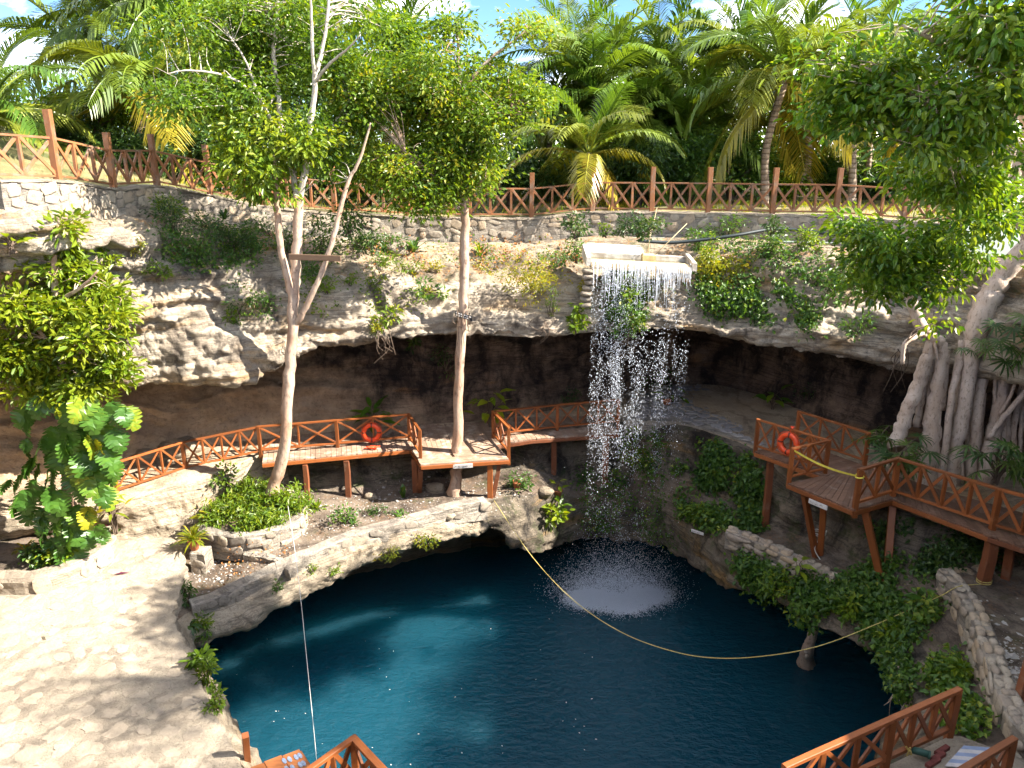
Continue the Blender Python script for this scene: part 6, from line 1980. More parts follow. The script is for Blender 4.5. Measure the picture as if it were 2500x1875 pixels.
# ------------------------------------------------------------------ plants on the cliff
BUSH = [  # label, px, py, rx, ry, mat, L, n, opts
    ('tangled dark green shrub on the rim slope under the fence bend', 430, 545, 55, 50, 'dark_leaf', .10, 700, {}),
    ('bright leafy weed at the stone wall below the third fence post', 425, 505, 35, 28, 'bright_leaf', .12, 260, {}),
    ('low green creeping shrub spilling over the shaded cliff brow', 470, 605, 75, 40, 'creeper_leaf', .10, 700, {}),
    ('dark shrub hugging the wall behind the shaded slope', 520, 560, 45, 36, 'dark_leaf', .10, 420, {}),
    ('upright leafy shrub left of the pale trunk on the slope', 610, 600, 38, 50, 'creeper_leaf', .11, 500, {}),
    ('green weed patch at the foot of the wall near the pale trunk', 655, 555, 34, 30, 'creeper_leaf', .10, 300, {}),
    ('leafy shrub right of the pale trunk under the tied board', 790, 600, 42, 60, 'creeper_leaf', .13, 520, {}),
    ('broad green shrub against the wall between the two trees', 850, 545, 55, 45, 'creeper_leaf', .13, 560, {}),
    ('dark purple green shrub under the wall between the two trees', 895, 590, 50, 36, 'dark_leaf', .14, 420, {}),
    ('small bright shrub by the rock beside the strap fern', 930, 635, 40, 25, 'bright_leaf', .10, 260, {}),
    ('sunlit yellow green shrub draping over the cliff centre', 1300, 685, 72, 52, 'yellow_leaf', .10, 1300, {'tsh': .05}),
    ('trailing yellow green sprig hanging below the sunlit shrub', 1345, 750, 18, 40, 'bright_leaf', .08, 160, {}),
    ('dark agave like shrub at the wall beside the trough', 1405, 560, 40, 32, 'dark_leaf', .13, 300, {}),
    ('green shrub at the outer corner of the white trough', 1408, 625, 26, 34, 'creeper_leaf', .12, 240, {}),
    ('yellow green epiphyte clinging beside the waterfall top', 1425, 705, 16, 28, 'yellow_leaf', .14, 110, {}),
    ('bright leaved epiphyte clinging beside the waterfall middle', 1412, 768, 22, 26, 'bright_leaf', .20, 70, {'kind': 'oval'}),
    ('large leaved climber hanging at the cave lip beside the waterfall', 1402, 800, 26, 18, 'bright_leaf', .22, 60, {'kind': 'oval'}),
    ('dense dark fern bank behind the white trough', 1560, 560, 62, 28, 'dark_leaf', .12, 700, {}),
    ('small bright weed tuft at the trough back corner', 1478, 560, 22, 16, 'bright_leaf', .10, 120, {}),
    ('leafy shrub under the wall just past the trough', 1705, 590, 34, 26, 'creeper_leaf', .14, 240, {}),
    ('wide green shrub at the wall foot above the hose', 1775, 565, 48, 30, 'creeper_leaf', .13, 420, {}),
    ('round pale green shrub in front of the hose', 1872, 600, 36, 36, 'creeper_leaf', .13, 420, {'tsh': .15}),
    ('small dark shrub against the wall over the hose', 1880, 555, 28, 22, 'dark_leaf', .12, 180, {}),
    ('yellowish spiky shrub on the slope beyond the pale green one', 1962, 595, 38, 28, 'bright_leaf', .14, 260, {'tsh': .1}),
    ('thin weed tuft under the end of the hose', 2050, 640, 30, 22, 'creeper_leaf', .10, 140, {}),
    ('sunlit yellow shrub right of the waterfall trough', 1735, 665, 38, 40, 'yellow_leaf', .12, 420, {}),
    ('green shrub wedged right below the trough end', 1725, 620, 26, 36, 'bright_leaf', .13, 260, {}),
    ('fresh bright plant rooted on the cave lip edge', 950, 778, 30, 26, 'bright_leaf', .17, 120, {'kind': 'oval', 'tsh': .2}),
    ('small wilted plant below the fresh bright lip plant', 925, 805, 22, 14, 'yellow_leaf', .12, 60, {}),
    ('broad leaved green plant on the middle cliff ledge', 1055, 708, 36, 26, 'creeper_leaf', .17, 150, {}),
    ('grassy green weed clump on the pale rocks', 915, 690, 26, 18, 'bright_leaf', .12, 110, {}),
    ('small weed at the rock beside the tied board', 855, 685, 22, 16, 'bright_leaf', .10, 90, {}),
    ('leafy vine tuft on the shaded rock face', 585, 740, 30, 45, 'creeper_leaf', .12, 260, {}),
    ('second vine tuft lower on the shaded rock face', 570, 775, 18, 20, 'bright_leaf', .14, 70, {}),
    ('bushy weed cluster behind the pale trunk fork', 650, 745, 40, 32, 'creeper_leaf', .10, 330, {}),
    ('yellow weed by the shaded brow near the boulder', 340, 600, 18, 14, 'yellow_leaf', .10, 60, {}),
    ('bright shrub on the cliff brow beside the bushy wrapped tree', 270, 625, 34, 24, 'bright_leaf', .14, 190, {}),
    ('weed row under the shaded brow', 385, 665, 36, 22, 'bright_leaf', .12, 190, {}),
    ('green plant hanging in the shadow under the cave lip', 1010, 838, 16, 14, 'dark_leaf', .16, 40, {'kind': 'oval'}),
    ('dark ferny growth on the cave wall behind the walkway tree', 1090, 880, 40, 40, 'dark_leaf', .10, 200, {}),
    ('small plant on the cave wall right of the walkway', 1970, 960, 30, 22, 'dark_leaf', .10, 120, {}),
    ('leafy plant on the outer plaza corner under the waterfall', 1545, 1095, 34, 52, 'bright_leaf', .16, 280, {}),
    ('trailing plant right below the plaza corner plant', 1600, 1075, 30, 30, 'creeper_leaf', .13, 160, {}),
    ('low shrub on the shaded ledge under the platform front', 1262, 1172, 32, 28, 'creeper_leaf', .14, 200, {}),
    ('green shrub at the foot of the falling water', 1420, 1158, 32, 24, 'creeper_leaf', .13, 180, {}),
    ('large leaved bright climber over the dark boulder at the pool', 1355, 1255, 36, 38, 'bright_leaf', .24, 70, {'kind': 'oval'}),
    ('small leaved plant on the wet rock above the splash', 1480, 1262, 40, 30, 'creeper_leaf', .12, 200, {}),
    ('sunlit yellow weeds on the rim wall face', 1045, 1310, 34, 26, 'yellow_leaf', .10, 330, {'tsh': -.1}),
    ('dry weed patch on the sunlit pool rim', 940, 1345, 50, 22, 'yellow_leaf', .08, 260, {'tsh': -.15}),
    ('tiny fern on the rock over the pool', 762, 1385, 12, 14, 'bright_leaf', .09, 40, {}),
    ('small weed on the rim rock beside the tiny fern', 815, 1390, 14, 10, 'bright_leaf', .09, 40, {}),
    ('small weed on the grey rim rock by the rope', 680, 1425, 18, 12, 'creeper_leaf', .08, 60, {}),
    ('leafy plant on the dirt ledge below the walkway post', 845, 1258, 34, 30, 'creeper_leaf', .13, 200, {}),
    ('low green weeds along the inside of the rim wall', 920, 1240, 50, 18, 'dark_leaf', .09, 200, {}),
    ('dusty green weed beside the rim wall top', 985, 1262, 22, 14, 'creeper_leaf', .10, 80, {}),
    ('thick fern at the walkway end behind the falls', 1385, 968, 28, 20, 'dark_leaf', .12, 150, {}),
    ('leafy shrub at the bank corner beside the planter', 555, 1165, 34, 34, 'bright_leaf', .15, 150, {'kind': 'oval'}),
    ('pale weed clinging to the sunlit bank', 560, 1190, 36, 24, 'creeper_leaf', .09, 160, {}),
    ('weed on the terrace wall corner over the pool', 458, 1450, 24, 36, 'creeper_leaf', .12, 220, {}),
    ('fern like plant under the terrace corner', 505, 1520, 30, 32, 'bright_leaf', .10, 260, {}),
    ('bright vine hanging over the terrace edge toward the pool', 505, 1640, 22, 44, 'bright_leaf', .13, 240, {'Y': 13.2}),
    ('second bright vine trailing at the lower terrace edge', 528, 1705, 16, 34, 'bright_leaf', .12, 150, {'Y': 12.3}),
    ('broad leaved plant at the terrace edge over the dark pool', 488, 1602, 18, 22, 'bright_leaf', .18, 60, {'Y': 13.6, 'kind': 'oval'}),
]
BUSH += [
    ('leafy vine hanging behind the falling water at the cave lip', 1530, 790, 36, 80, 'creeper_leaf', .16, 420, {'Y': 22.75, 'tsh': .12}),
    ('green vine clump on the rock behind the waterfall top', 1560, 690, 60, 40, 'bright_leaf', .13, 420, {}),
    ('dark fern on the cave wall behind the waterfall foot', 1600, 930, 40, 36, 'dark_leaf', .14, 160, {}),
    ('spreading shrub at the wall foot between the two trunks', 960, 590, 46, 22, 'creeper_leaf', .13, 240, {}),
    ('low weed cluster under the strap fern on the slope', 990, 648, 40, 18, 'bright_leaf', .10, 200, {}),
    ('leafy weed patch right of the pale trunk on the slope', 760, 665, 36, 24, 'creeper_leaf', .12, 240, {}),
    ('weeds growing on the brow left of the slender trunk', 1060, 655, 40, 18, 'yellow_leaf', .09, 200, {}),
    ('small ferny weeds on the brow right of the slender trunk', 1200, 650, 46, 18, 'yellow_leaf', .09, 200, {}),
    ('bushy weeds on the rock between pale trunk and board', 800, 700, 30, 26, 'bright_leaf', .12, 200, {}),
    ('green tufts along the brow before the trough', 1350, 640, 40, 22, 'creeper_leaf', .11, 240, {}),
    ('shrub on the slope under the rim wall near the pale trunk', 700, 600, 40, 34, 'creeper_leaf', .12, 360, {}),
    ('large shrub growing on the rim by the shaded slope', 570, 585, 46, 36, 'dark_leaf', .12, 420, {}),
    ('broad leaved vine spilling over the brow near the fig', 2030, 700, 60, 40, 'creeper_leaf', .17, 420, {}),
    ('bright weeds on the slope in front of the last fence posts', 2120, 610, 60, 26, 'bright_leaf', .13, 360, {}),
    ('leafy fern in the shade under the fig branch', 2090, 800, 40, 30, 'creeper_leaf', .13, 200, {}),
    ('green bush on the ledge at the foot of the weathered grey post', 1500, 1165, 34, 26, 'creeper_leaf', .14, 200, {}),
    ('leafy plant under the end of the walkway by the falls', 1590, 1140, 40, 40, 'creeper_leaf', .16, 280, {}),
    ('bright leafy clump low on the vine wall', 1700, 1250, 40, 36, 'bright_leaf', .17, 240, {}),
    ('bright leaves on the vines beside the slanted supports', 2080, 1480, 46, 34, 'bright_leaf', .17, 260, {}),
    ('fresh green vine tip hanging toward the pool edge', 1900, 1420, 40, 30, 'bright_leaf', .16, 240, {}),
    ('bright vine leaves beside the sagging yellow rope', 2170, 1540, 44, 36, 'bright_leaf', .17, 240, {}),
    ('yellow green vine at the foot of the gravel wall', 2320, 1640, 30, 44, 'bright_leaf', .16, 240, {}),
    ('bushy ornamental shrub at the planter middle', 680, 1225, 40, 34, 'bright_leaf', .15, 300, {}),
    ('leafy dark shrub between the pot pillar and planter', 505, 1310, 26, 26, 'creeper_leaf', .12, 180, {}),
    ('low shrub in front of the split leaf climber', 150, 1350, 50, 30, 'bright_leaf', .15, 300, {}),
    ('glossy shrub at the far side of the whitewashed bed', 235, 1310, 34, 34, 'bright_leaf', .15, 240, {}),
    ('dark shrub in the whitewashed bed beside the fan palm', 105, 1350, 34, 24, 'creeper_leaf', .13, 200, {}),
]
for i, (lab, px, py, rx, ry, mt, L, n_, o_) in enumerate(BUSH):
    bush(lab, px, py, rx, ry, MAT[mt], 800 + i, L=L, n=n_, **o_)

ROS = [
    ('strap leaved nest fern on the slope between the two trees', 1010, 615, 56, 'creeper_leaf', 20, .10, .12, (.45, 1.35)),
    ('small strap leaved plant beside the slender trunk on the slope', 1172, 625, 46, 'bright_leaf', 9, .10, .10, (.6, 1.4)),
    ('dark spiky rosette against the wall beside the shaded slope', 548, 535, 36, 'dark_leaf', 22, .06, .1, (.1, 1.4)),
    ('dark purple rosette in the scrub between the two trees', 880, 600, 36, 'dark_leaf', 24, .07, .12, (.2, 1.4)),
    ('yellow edged rosette on the middle ledge beside the slope', 1010, 672, 26, 'yellow_leaf', 16, .05, .14, (.2, 1.3)),
    ('second yellow edged rosette lower on the middle ledge', 1048, 712, 24, 'yellow_leaf', 14, .05, .14, (.2, 1.3)),
    ('star shaped bromeliad on the pale rock face', 823, 748, 20, 'creeper_leaf', 16, .04, .1, (.1, 1.2)),
    ('grey green bromeliad below the trunk fork', 652, 748, 26, 'dark_leaf', 16, .05, .12, (.1, 1.2)),
    ('tall banana like shoot growing on the shaded ledge', 985, 1215, 40, 'creeper_leaf', 4, .16, .05, (1.0, 1.45)),
    ('pale star shaped bromeliad inside the rim wall', 975, 1255, 20, 'creeper_leaf', 12, .05, .1, (.1, 1.1)),
    ('dark strap rosette inside the low rim wall', 865, 1278, 26, 'dark_leaf', 14, .05, .15, (.1, 1.1)),
    ('dark purple strap rosette hanging at the terrace corner', 462, 1525, 38, 'dark_leaf', 18, .06, .3, (-.3, 1.2)),
    ('dark spiky rosette at the planter front edge', 655, 1272, 36, 'dark_leaf', 18, .05, .12, (.15, 1.2)),
    ('fan of palm like blades at the planter back', 725, 1215, 50, 'bright_leaf', 10, .09, .06, (.7, 1.45)),
    ('young fan palm sprouting in the whitewashed planter bed', 62, 1340, 46, 'yellow_leaf', 14, .05, .2, (.3, 1.2)),
    ('grass like sprout clump before the fan palm', 105, 1300, 30, 'bright_leaf', 12, .04, .15, (.5, 1.3)),
    ('long dark strap plant behind the near railing end', 2365, 1700, 48, 'dark_leaf', 18, .05, .25, (.2, 1.2)),
    ('small yellow weed sprouting at the terrace kerb', 140, 1452, 17, 'yellow_leaf', 14, .03, .15, (.3, 1.2)),
]
for i, (lab, px, py, rp_, mt, n_, wd, dr_, el_) in enumerate(ROS):
    rosette(lab, px, py, rp_, MAT[mt], 900 + i, n_, wd, dr_, el_)

# leafy mats that nobody could count
creeper('creeper', 'mat of green vine leaves hanging over the cave lip', [(1690, 700), (1740, 640), (1830, 660), (1920, 700), (2000, 770), (1980, 815), (1880, 800), (1790, 780), (1730, 760)], 430, .13, MAT['creeper_leaf'], 1001)
creeper('creeper', 'yellow tinted weeds on the slope beside the trough end', [(1690, 640), (1760, 620), (1830, 640), (1800, 700), (1720, 720)], 90, .12, MAT['yellow_leaf'], 1002)
creeper('creeper', 'vine leaves behind the sheet of falling water', [(1470, 690), (1520, 640), (1580, 700), (1560, 800), (1500, 800)], 260, .14, MAT['creeper_leaf'], 1003)
creeper('creeper', 'leafy wall of vines below the paved cave floor', [(1660, 1110), (1740, 1080), (1830, 1115), (1870, 1200), (1850, 1300), (1740, 1290), (1670, 1240)], 900, .16, MAT['creeper_leaf'], 1004)
creeper('creeper', 'dense vines covering the shaded slope over the pool', [(1800, 1350), (1850, 1380), (1960, 1410), (2050, 1430), (2140, 1380), (2200, 1370), (2270, 1420), (2230, 1510), (2250, 1560), (2190, 1610), (2130, 1560), (2060, 1580), (1960, 1520), (1890, 1480), (1820, 1420)], 1250, .15, MAT['creeper_leaf'], 1005, tsh=.02)
creeper('creeper', 'vines trailing down the rock beside the gravel wall', [(2240, 1460), (2290, 1480), (2330, 1600), (2350, 1680), (2390, 1760), (2360, 1800), (2310, 1720), (2270, 1620), (2230, 1540)], 300, .15, MAT['creeper_leaf'], 1006, tsh=.18)
creeper('creeper', 'leafy fringe hanging from the rock at the dark pool edge', [(2160, 1580), (2200, 1590), (2240, 1690), (2215, 1720), (2180, 1640)], 130, .13, MAT['creeper_leaf'], 1007)
creeper('creeper', 'undergrowth in the dark under the shaded walkway', [(2130, 1280), (2300, 1300), (2460, 1360), (2420, 1410), (2280, 1400), (2180, 1400)], 330, .12, MAT['dark_leaf'], 1008)
creeper('creeper', 'moss and small weeds on the wet rocks by the splash', [(1400, 1180), (1560, 1170), (1680, 1240), (1660, 1330), (1560, 1300), (1420, 1290)], 190, .09, MAT['creeper_leaf'], 1009)
creeper('creeper', 'planter bed packed with leafy ornamental plants', [(500, 1270), (540, 1215), (600, 1200), (700, 1200), (745, 1230), (740, 1262), (690, 1285), (600, 1300), (520, 1295)], 700, .17, MAT['bright_leaf'], 1010, ratio=.28, off=.35)
creeper('creeper', 'leafy ground cover in the whitewashed planter bed', [(70, 1370), (120, 1320), (250, 1300), (275, 1320), (230, 1370), (130, 1395)], 190, .15, MAT['creeper_leaf'], 1011, off=.2)
creeper('creeper', 'scattered weeds over the shaded rim slope', [(380, 560), (460, 540), (640, 580), (640, 650), (480, 660), (400, 640)], 260, .10, MAT['creeper_leaf'], 1012)
creeper('creeper', 'thin weeds along the foot of the retaining wall', [(700, 575), (940, 600), (1300, 600), (1400, 590), (1400, 640), (1100, 650), (800, 640)], 110, .09, MAT['bright_leaf'], 1013)
creeper('creeper', 'low weeds on the slope right of the trough', [(1740, 590), (2060, 600), (2160, 640), (2060, 720), (1800, 640)], 200, .11, MAT['creeper_leaf'], 1014)
creeper('creeper', 'sparse weeds on the pale rock face', [(700, 700), (900, 660), (1060, 700), (1050, 770), (850, 760), (720, 760)], 60, .09, MAT['bright_leaf'], 1015)
creeper('fallen_leaves', 'dry orange leaves scattered on the slope under the wall', [(880, 610), (1100, 590), (1400, 600), (1420, 660), (1280, 660), (1050, 660), (900, 660)], 150, .09, plain_mat('dry_leaf', (0.40, 0.17, 0.05), .8, .2, .5, 9), 1016, off=.02, tuft=.22, per=7)
creeper('fallen_leaves', 'dry leaves on the dirt ledge', [(480, 1400), (560, 1360), (700, 1330), (700, 1375), (600, 1430), (520, 1450)], 40, .07, MAT['dry_leaf'], 1017, off=.01, tuft=.2, per=7)

for i, (lab, px, py, rp_, mt) in enumerate([('narrow leaved bright plant at the left planter corner', 545, 1225, 44, 'bright_leaf'), ('fresh green spiky plant in front of the pale trunk', 640, 1235, 42, 'bright_leaf'), ('bushy spiky plant at the far planter end', 712, 1240, 36, 'bright_leaf'), ('yellowish spiky plant at the planter front', 600, 1265, 32, 'yellow_leaf'), ('green spiky plant behind the planter wall middle', 575, 1200, 40, 'creeper_leaf'), ('bright spiky clump outside the planter end', 775, 1240, 34, 'bright_leaf')]):
    lab = lab.replace('left planter corner', 'planter corner by the pot')
    rosette(lab, px, py, rp_, MAT[mt], 960 + i, 40, .04, .12, (.15, 1.4), name='spiky_plant', group='spiky plants in the planter')
# plants with a few large leaves
leafy('large leaved green plant behind the walkway under the cave wall', hit(1197, 1036)[0] + Vector((0, -.35, 0)), 20, .50, BRIGHTOVAL, 1101, .55, 1.35, facew=1.9)
leafy('strap leaved dark plant behind the life ring on the walkway', hit(915, 1046)[0] + Vector((0, -.3, .1)), 17, .62, LONGOVAL, 1102, .35, .75, el=(.5, 1.2))
leafy('broad dark plant at the back of the paved cave floor', hit(1885, 1000)[0], 9, .5, BIGOVAL, 1103, .35, .7)
leafy('dark leafy plant at the plaza edge behind the falls', hit(1640, 985)[0], 11, .45, LONGOVAL, 1104, .4, .6)
leafy('finger leaved plant below the fig roots at the walkway bend', PY(2190, 1150, 18.4), 16, .55, FINGER, 1105, .7, .9, facew=2.2)
leafy('finger leaved plant at the end of the shaded walkway', PY(2430, 1180, 16.8), 16, .55, FINGER, 1106, .7, 1.1, facew=2.2)
leafy('finger leaved plant behind the back railing of the platform', PY(2140, 1100, 19.6), 9, .5, FINGER, 1107, .5, .6)
leafy('yellow leaved croton at the bank foot beside the potted plant', hit(520, 1265)[0] + Vector((0, -.2, 0)), 9, .34, YELOVAL, 1108, .2, .35, el=(.4, 1.2))
leafy('bright croton shrub at the railing end by the wrapped tree', PZ(282, 1300, 4.7), 26, .34, YELOVAL, 1109, .35, 1.5)
leafy('pink and purple leaved cordyline in the whitewashed bed', PZ(212, 1330, 4.6), 9, .42, PURPLE, 1110, .15, .5, el=(.5, 1.3))
leafy('big round leaved plant on the slope below the yellow rope', PY(2258, 1478, 15.6), 7, .34, BIGOVAL, 1111, .2, .3)
leafy('bright broad leaved plant on the low shaded wall', PY(1946, 1400, 17.4), 9, .36, BRIGHTOVAL, 1112, .25, .3)
leafy('upright bright plant on the bank corner next to the pale trunk', hit(588, 1195)[0], 9, .3, BRIGHTOVAL, 1113, .18, .45)
leafy('glossy broad leaved epiphyte on the rim slope by the pots', hit(62, 620)[0] + Vector((.1, -.6, .1)), 12, .34, BRIGHTOVAL, 1114, .3, .5)

# ------------------------------------------------------------------ pots
plain_mat('terracotta', (0.42, 0.15, 0.07), .8, .25, .3, 12, .01)
plain_mat('pale_clay', (0.62, 0.40, 0.30), .8, .25, .3, 12, .01)


def pot(label, p, r, h, mat, tilt=None):
    g = Geo()
    prof = [(.62, 0), (.66, .02), (.95, .78), (1.08, .80), (1.10, 1.0), (.98, 1.0), (.94, .82), (.0, .78)]
    k = 16; ang = np.arange(k) * 2 * math.pi / k
    v = np.concatenate([np.column_stack([np.cos(ang) * a * r, np.sin(ang) * a * r, np.full(k, z * h)]) for a, z in prof])
    if tilt is not None:
        R_ = np.array(Matrix.Rotation(tilt[0], 3, 'Y') @ Matrix.Rotation(tilt[1], 3, 'X'))
        v = v @ R_.T; v[:, 2] -= v[:, 2].min()
    f = [(i * k + j, i * k + (j + 1) % k, (i + 1) * k + (j + 1) % k, (i + 1) * k + j) for i in range(len(prof) - 1) for j in range(k)]
    g.add(v + np.array(p), f)
    o = g.build('flower_pot', MAT[mat], None, True)
    return tag(o, label, 'flower pot', 'clay flower pots')


wall('pillar', 'small square stone pillar carrying the terracotta pot', 'pillar', [PZ(462, 1348, 4.22), PZ(480, 1349, 4.22), PZ(497, 1350, 4.22)], .7, .42, tuple(PZ(480, 1500, 4)), RIMST, sw=(.2, .3), sh=.22, rise=.02, skip=.3)
pp = PZ(476, 1341, 4.22)
pot('terracotta pot on the stone pillar at the terrace corner', pp, .15, .30, 'terracotta')
rosette('yellow green spiky plant bursting from the terracotta pot on the pillar', 0, 0, 62, MAT['yellow_leaf'], 1201, 90, .035, .16, (.1, 1.4), name='spider_plant', parent_pt=pp + UP * .3, tsh=-.18)
for lab, px, py, r_, h_, mt, tl in [('pale clay pot upright on the rim ledge below the tall fence post', 147, 506, .16, .36, 'pale_clay', None), ('tall clay pot of purple leaves on the rim ledge', 192, 503, .13, .34, 'pale_clay', None), ('terracotta pot lying tipped over on the rim ledge', 22, 512, .14, .3, 'terracotta', (-1.1, .5))]:
    p, _n = hit(px, py)
    pot(lab, p, r_, h_, mt, tl)
for lab, px, py, sd in [('purple trailing plant spilling from the tipped pot', 40, 504, 1301), ('purple leafed plant in the tall clay pot', 190, 486, 1302), ('purple weed growing on the rim beside the tall clay pot', 207, 505, 1303)]:
    bush(lab, px, py, 13, 11, MAT['purple_leaf'], sd, L=.09, n=70, name='purple_plant', cat='plant')
for lab, px, py in [('dark red clay pot under the shaded ledge shrub', 1262, 1192), ('terracotta pot on the ledge beside the thick walkway post', 1362, 1212), ('clay pot on the plaza behind the falling water', 1628, 992), ('dark pot under the large leaved cave plant', 1196, 1035)]:
    p, _n = hit(px, py)
    pot(lab, p, .15, .24, 'terracotta')
leafy('thin yellow stemmed plant in the ledge pot beside the post', hit(1362, 1212)[0] + UP * .2, 6, .26, BRIGHTOVAL, 1304, .15, .35)

# ------------------------------------------------------------------ life rings, ropes, signs, board
plain_mat('ring_orange', (0.78, 0.075, 0.015), .4, .45, .15, 6)
plain_mat('ring_strap', (0.16, 0.035, 0.02), .6, .3, .2)
plain_mat('rope_yellow', (0.60, 0.48, 0.16), .7, .3, .3, 30)
plain_mat('rope_white', (0.72, 0.70, 0.66), .7, .3, .2)
plain_mat('tape_yellow', (0.72, 0.60, 0.08), .5, .4, .25, 14)


def life_ring(label, c, nrm, Rr=.235, rr=.068):
    c = V3(c); nrm = V3(nrm).normalized()
    s = nrm.cross(UP).normalized(); u = s.cross(nrm)
    root = thing('life_ring', label, 'life ring', c - u * (Rr + rr), 'orange life rings on the railings')
    g = Geo()
    A = np.linspace(0, 2 * math.pi, 33)[:-1]
    k = 10
    v = []
    for a in A:
        e = s * math.cos(a) + u * math.sin(a)
        for b in np.arange(k) * 2 * math.pi / k:
            v.append(tuple(c + e * (Rr + rr * math.cos(b)) + nrm * rr * .8 * math.sin(b)))
    n = len(A)
    g.add(v, [(i * k + j, ((i + 1) % n) * k + j, ((i + 1) % n) * k + (j + 1) % k, i * k + (j + 1) % k) for i in range(n) for j in range(k)])
    g.build('ring', MAT['ring_orange'], root)
    for q in range(4):
        a0 = q * math.pi / 2 + .02
        v = []
        for a in (a0 - .1, a0 + .1):
            e = s * math.cos(a) + u * math.sin(a)
            for b in np.arange(k) * 2 * math.pi / k:
                v.append(tuple(c + e * (Rr + rr * 1.06 * math.cos(b)) + nrm * rr * .86 * math.sin(b)))
        gg = Geo(); gg.add(v, [(j, k + j, k + (j + 1) % k, (j + 1) % k) for j in range(k)])
        gg.build('strap', MAT['ring_strap'], root)
    gr_ = Geo()
    P = [c + (s * math.cos(a) + u * math.sin(a)) * (Rr + rr + .012 + .02 * abs(math.sin(2 * a))) for a in np.linspace(0, 2 * math.pi, 41)]
    gr_.tube(P, .008, 5, False)
    gr_.tube([c + u * (Rr + rr), c + u * (Rr + rr + .13) + nrm * -.05], .009, 5)
    gr_.build('grab_line', MAT['ring_orange'], root)
    return root


rail_y = PZ(905, 1084, DZ).y
life_ring('orange life ring hanging on the sunlit walkway railing', PY(907, 1056, rail_y - .10), (.12, -1, .12))
rng = seed(1400)
c0 = PZ(905, 1096, DZ + .02)
g = Geo()
P = [np.array(c0) + np.array([rng.normal(0, .14), rng.normal(0, .06), abs(rng.normal(0, .05))]) for _ in range(26)]
g.tube(smooth_path(P, 3), .014, 5)
tag(g.build('rope_bundle', MAT['ring_orange']), 'tangled orange rope lying on the planks under the sunlit life ring', 'rope')
ra_, rb_ = PZ(1844, 1099, RZ), PZ(2014, 1155, RZ)
rp1 = ra_.lerp(rb_, .50)
rd_ = (rb_ - ra_).normalized(); nrm_ = Vector((rd_.y, -rd_.x, 0)).normalized()
life_ring('orange life ring hanging on the shaded platform railing', rp1 + nrm_ * .14 + UP * .56, nrm_ + UP * .1, .24, .075)
g = Geo(); pt = rp1 + UP * .97
g.tube(smooth_path([pt + Vector((rng.normal(0, .07), rng.normal(0, .05), abs(rng.normal(0, .03)))) for _ in range(9)], 3), .012, 5)
tag(g.build('rope_bundle', MAT['ring_orange']), 'small orange rope coil on the rail above the shaded life ring', 'rope')


def rope(label, pts, r, mat, name='rope'):
    g = Geo(); g.tube(smooth_path(pts, 8), r, 6)
    return tag(g.build(name, MAT[mat]), label, 'rope')


rope('long yellow rope sagging across the pool from rim to gravel terrace', [hit(1206, 1222)[0], PZ(1218, 1240, 4.3), PY(1300, 1360, 19.6), PY(1400, 1465, 18.0), PY(1520, 1545, 16.8), PY(1650, 1592, 16.0), PY(1760, 1607, 15.6), PY(1880, 1600, 15.3), PY(2000, 1577, 15.2), PY(2130, 1528, 15.3), PY(2250, 1475, 15.5), PZ(2300, 1453, 4.99), PZ(2340, 1432, 5.0), G3F + Vector((-.12, -.12, .1))], .0105, 'rope_yellow')
P = G3F + UP * .06
rope('yellow rope wound and knotted round the thick gravel terrace post', [P + Vector((math.cos(a) * .15, math.sin(a) * .15, .008 * a)) for a in np.linspace(0, 15, 34)], .012, 'rope_yellow')
rope('loose yellow rope end lying on the gravel behind the post', [PZ(2420, 1452, 4.8), PZ(2438, 1459, 4.81), PZ(2450, 1448, 4.81), PZ(2470, 1445, 4.81), PZ(2488, 1441, 4.81)], .012, 'rope_yellow')
rope('thin white line stretched from the planter down to the jump platform', [hit(702, 1238)[0] + UP * .25, PY(718, 1330, 17.8), PY(735, 1470, 16.0), PY(748, 1600, 14.5), PY(762, 1740, 12.9), PZ(774, 1866, 4.05)], .006, 'rope_white')
rope('beige rope tied round the slanted platform support', [V1 + Vector((-.02, 0, .75)) + Vector((math.cos(a) * .17, math.sin(a) * .17, .008 * a)) for a in np.linspace(0, 12.5, 26)] + [V1 + Vector((-.15, -.15, .45)), V1 + Vector((.05, -.2, .05))], .012, 'rope_white')
rope('knotted yellow cord hanging on the near railing by the landing', [PZ(2212, 1822, BZ + .25), PZ(2217, 1830, BZ + .2), PZ(2222, 1826, BZ + .28), PZ(2217, 1836, BZ + .1), PZ(2225, 1842, BZ + .05), PZ(2221, 1832, BZ + .22), PZ(2214, 1845, BZ + .05)], .014, 'rope_yellow')
# barrier tape between the two platform posts
ta, tb = PZ(1926, 1176, RZ) + UP * .9, PZ(2088, 1240, RZ) + UP * .82
g = Geo(); n_ = 14
L_ = []
for i in range(n_ + 1):
    t = i / n_
    p = ta.lerp(tb, t) - UP * .10 * math.sin(math.pi * t)
    w = Vector((0, .35 * math.sin(t * 5), 1)).normalized() * .028
    L_ += [tuple(p - w), tuple(p + w)]
g.add(L_, [(2 * i, 2 * i + 2, 2 * i + 3, 2 * i + 1) for i in range(n_)])
g.tube([tb + Vector((math.cos(a) * .085, math.sin(a) * .085, -.05 + .01 * a)) for a in np.linspace(0, 9, 20)], .02, 6)
tag(g.build('barrier_tape', MAT['tape_yellow'], None, False), 'yellow tape strung between posts of the shaded platform opening', 'tape')

# signs: the script is worn beyond reading; only strokes remain
plain_mat('sign_white', (0.68, 0.64, 0.60), .6, .3, .2, 20)
plain_mat('sign_black', (0.02, 0.018, 0.018), .55, .3, .2)
plain_mat('sign_ink', (0.05, 0.035, 0.03), .6, .3)


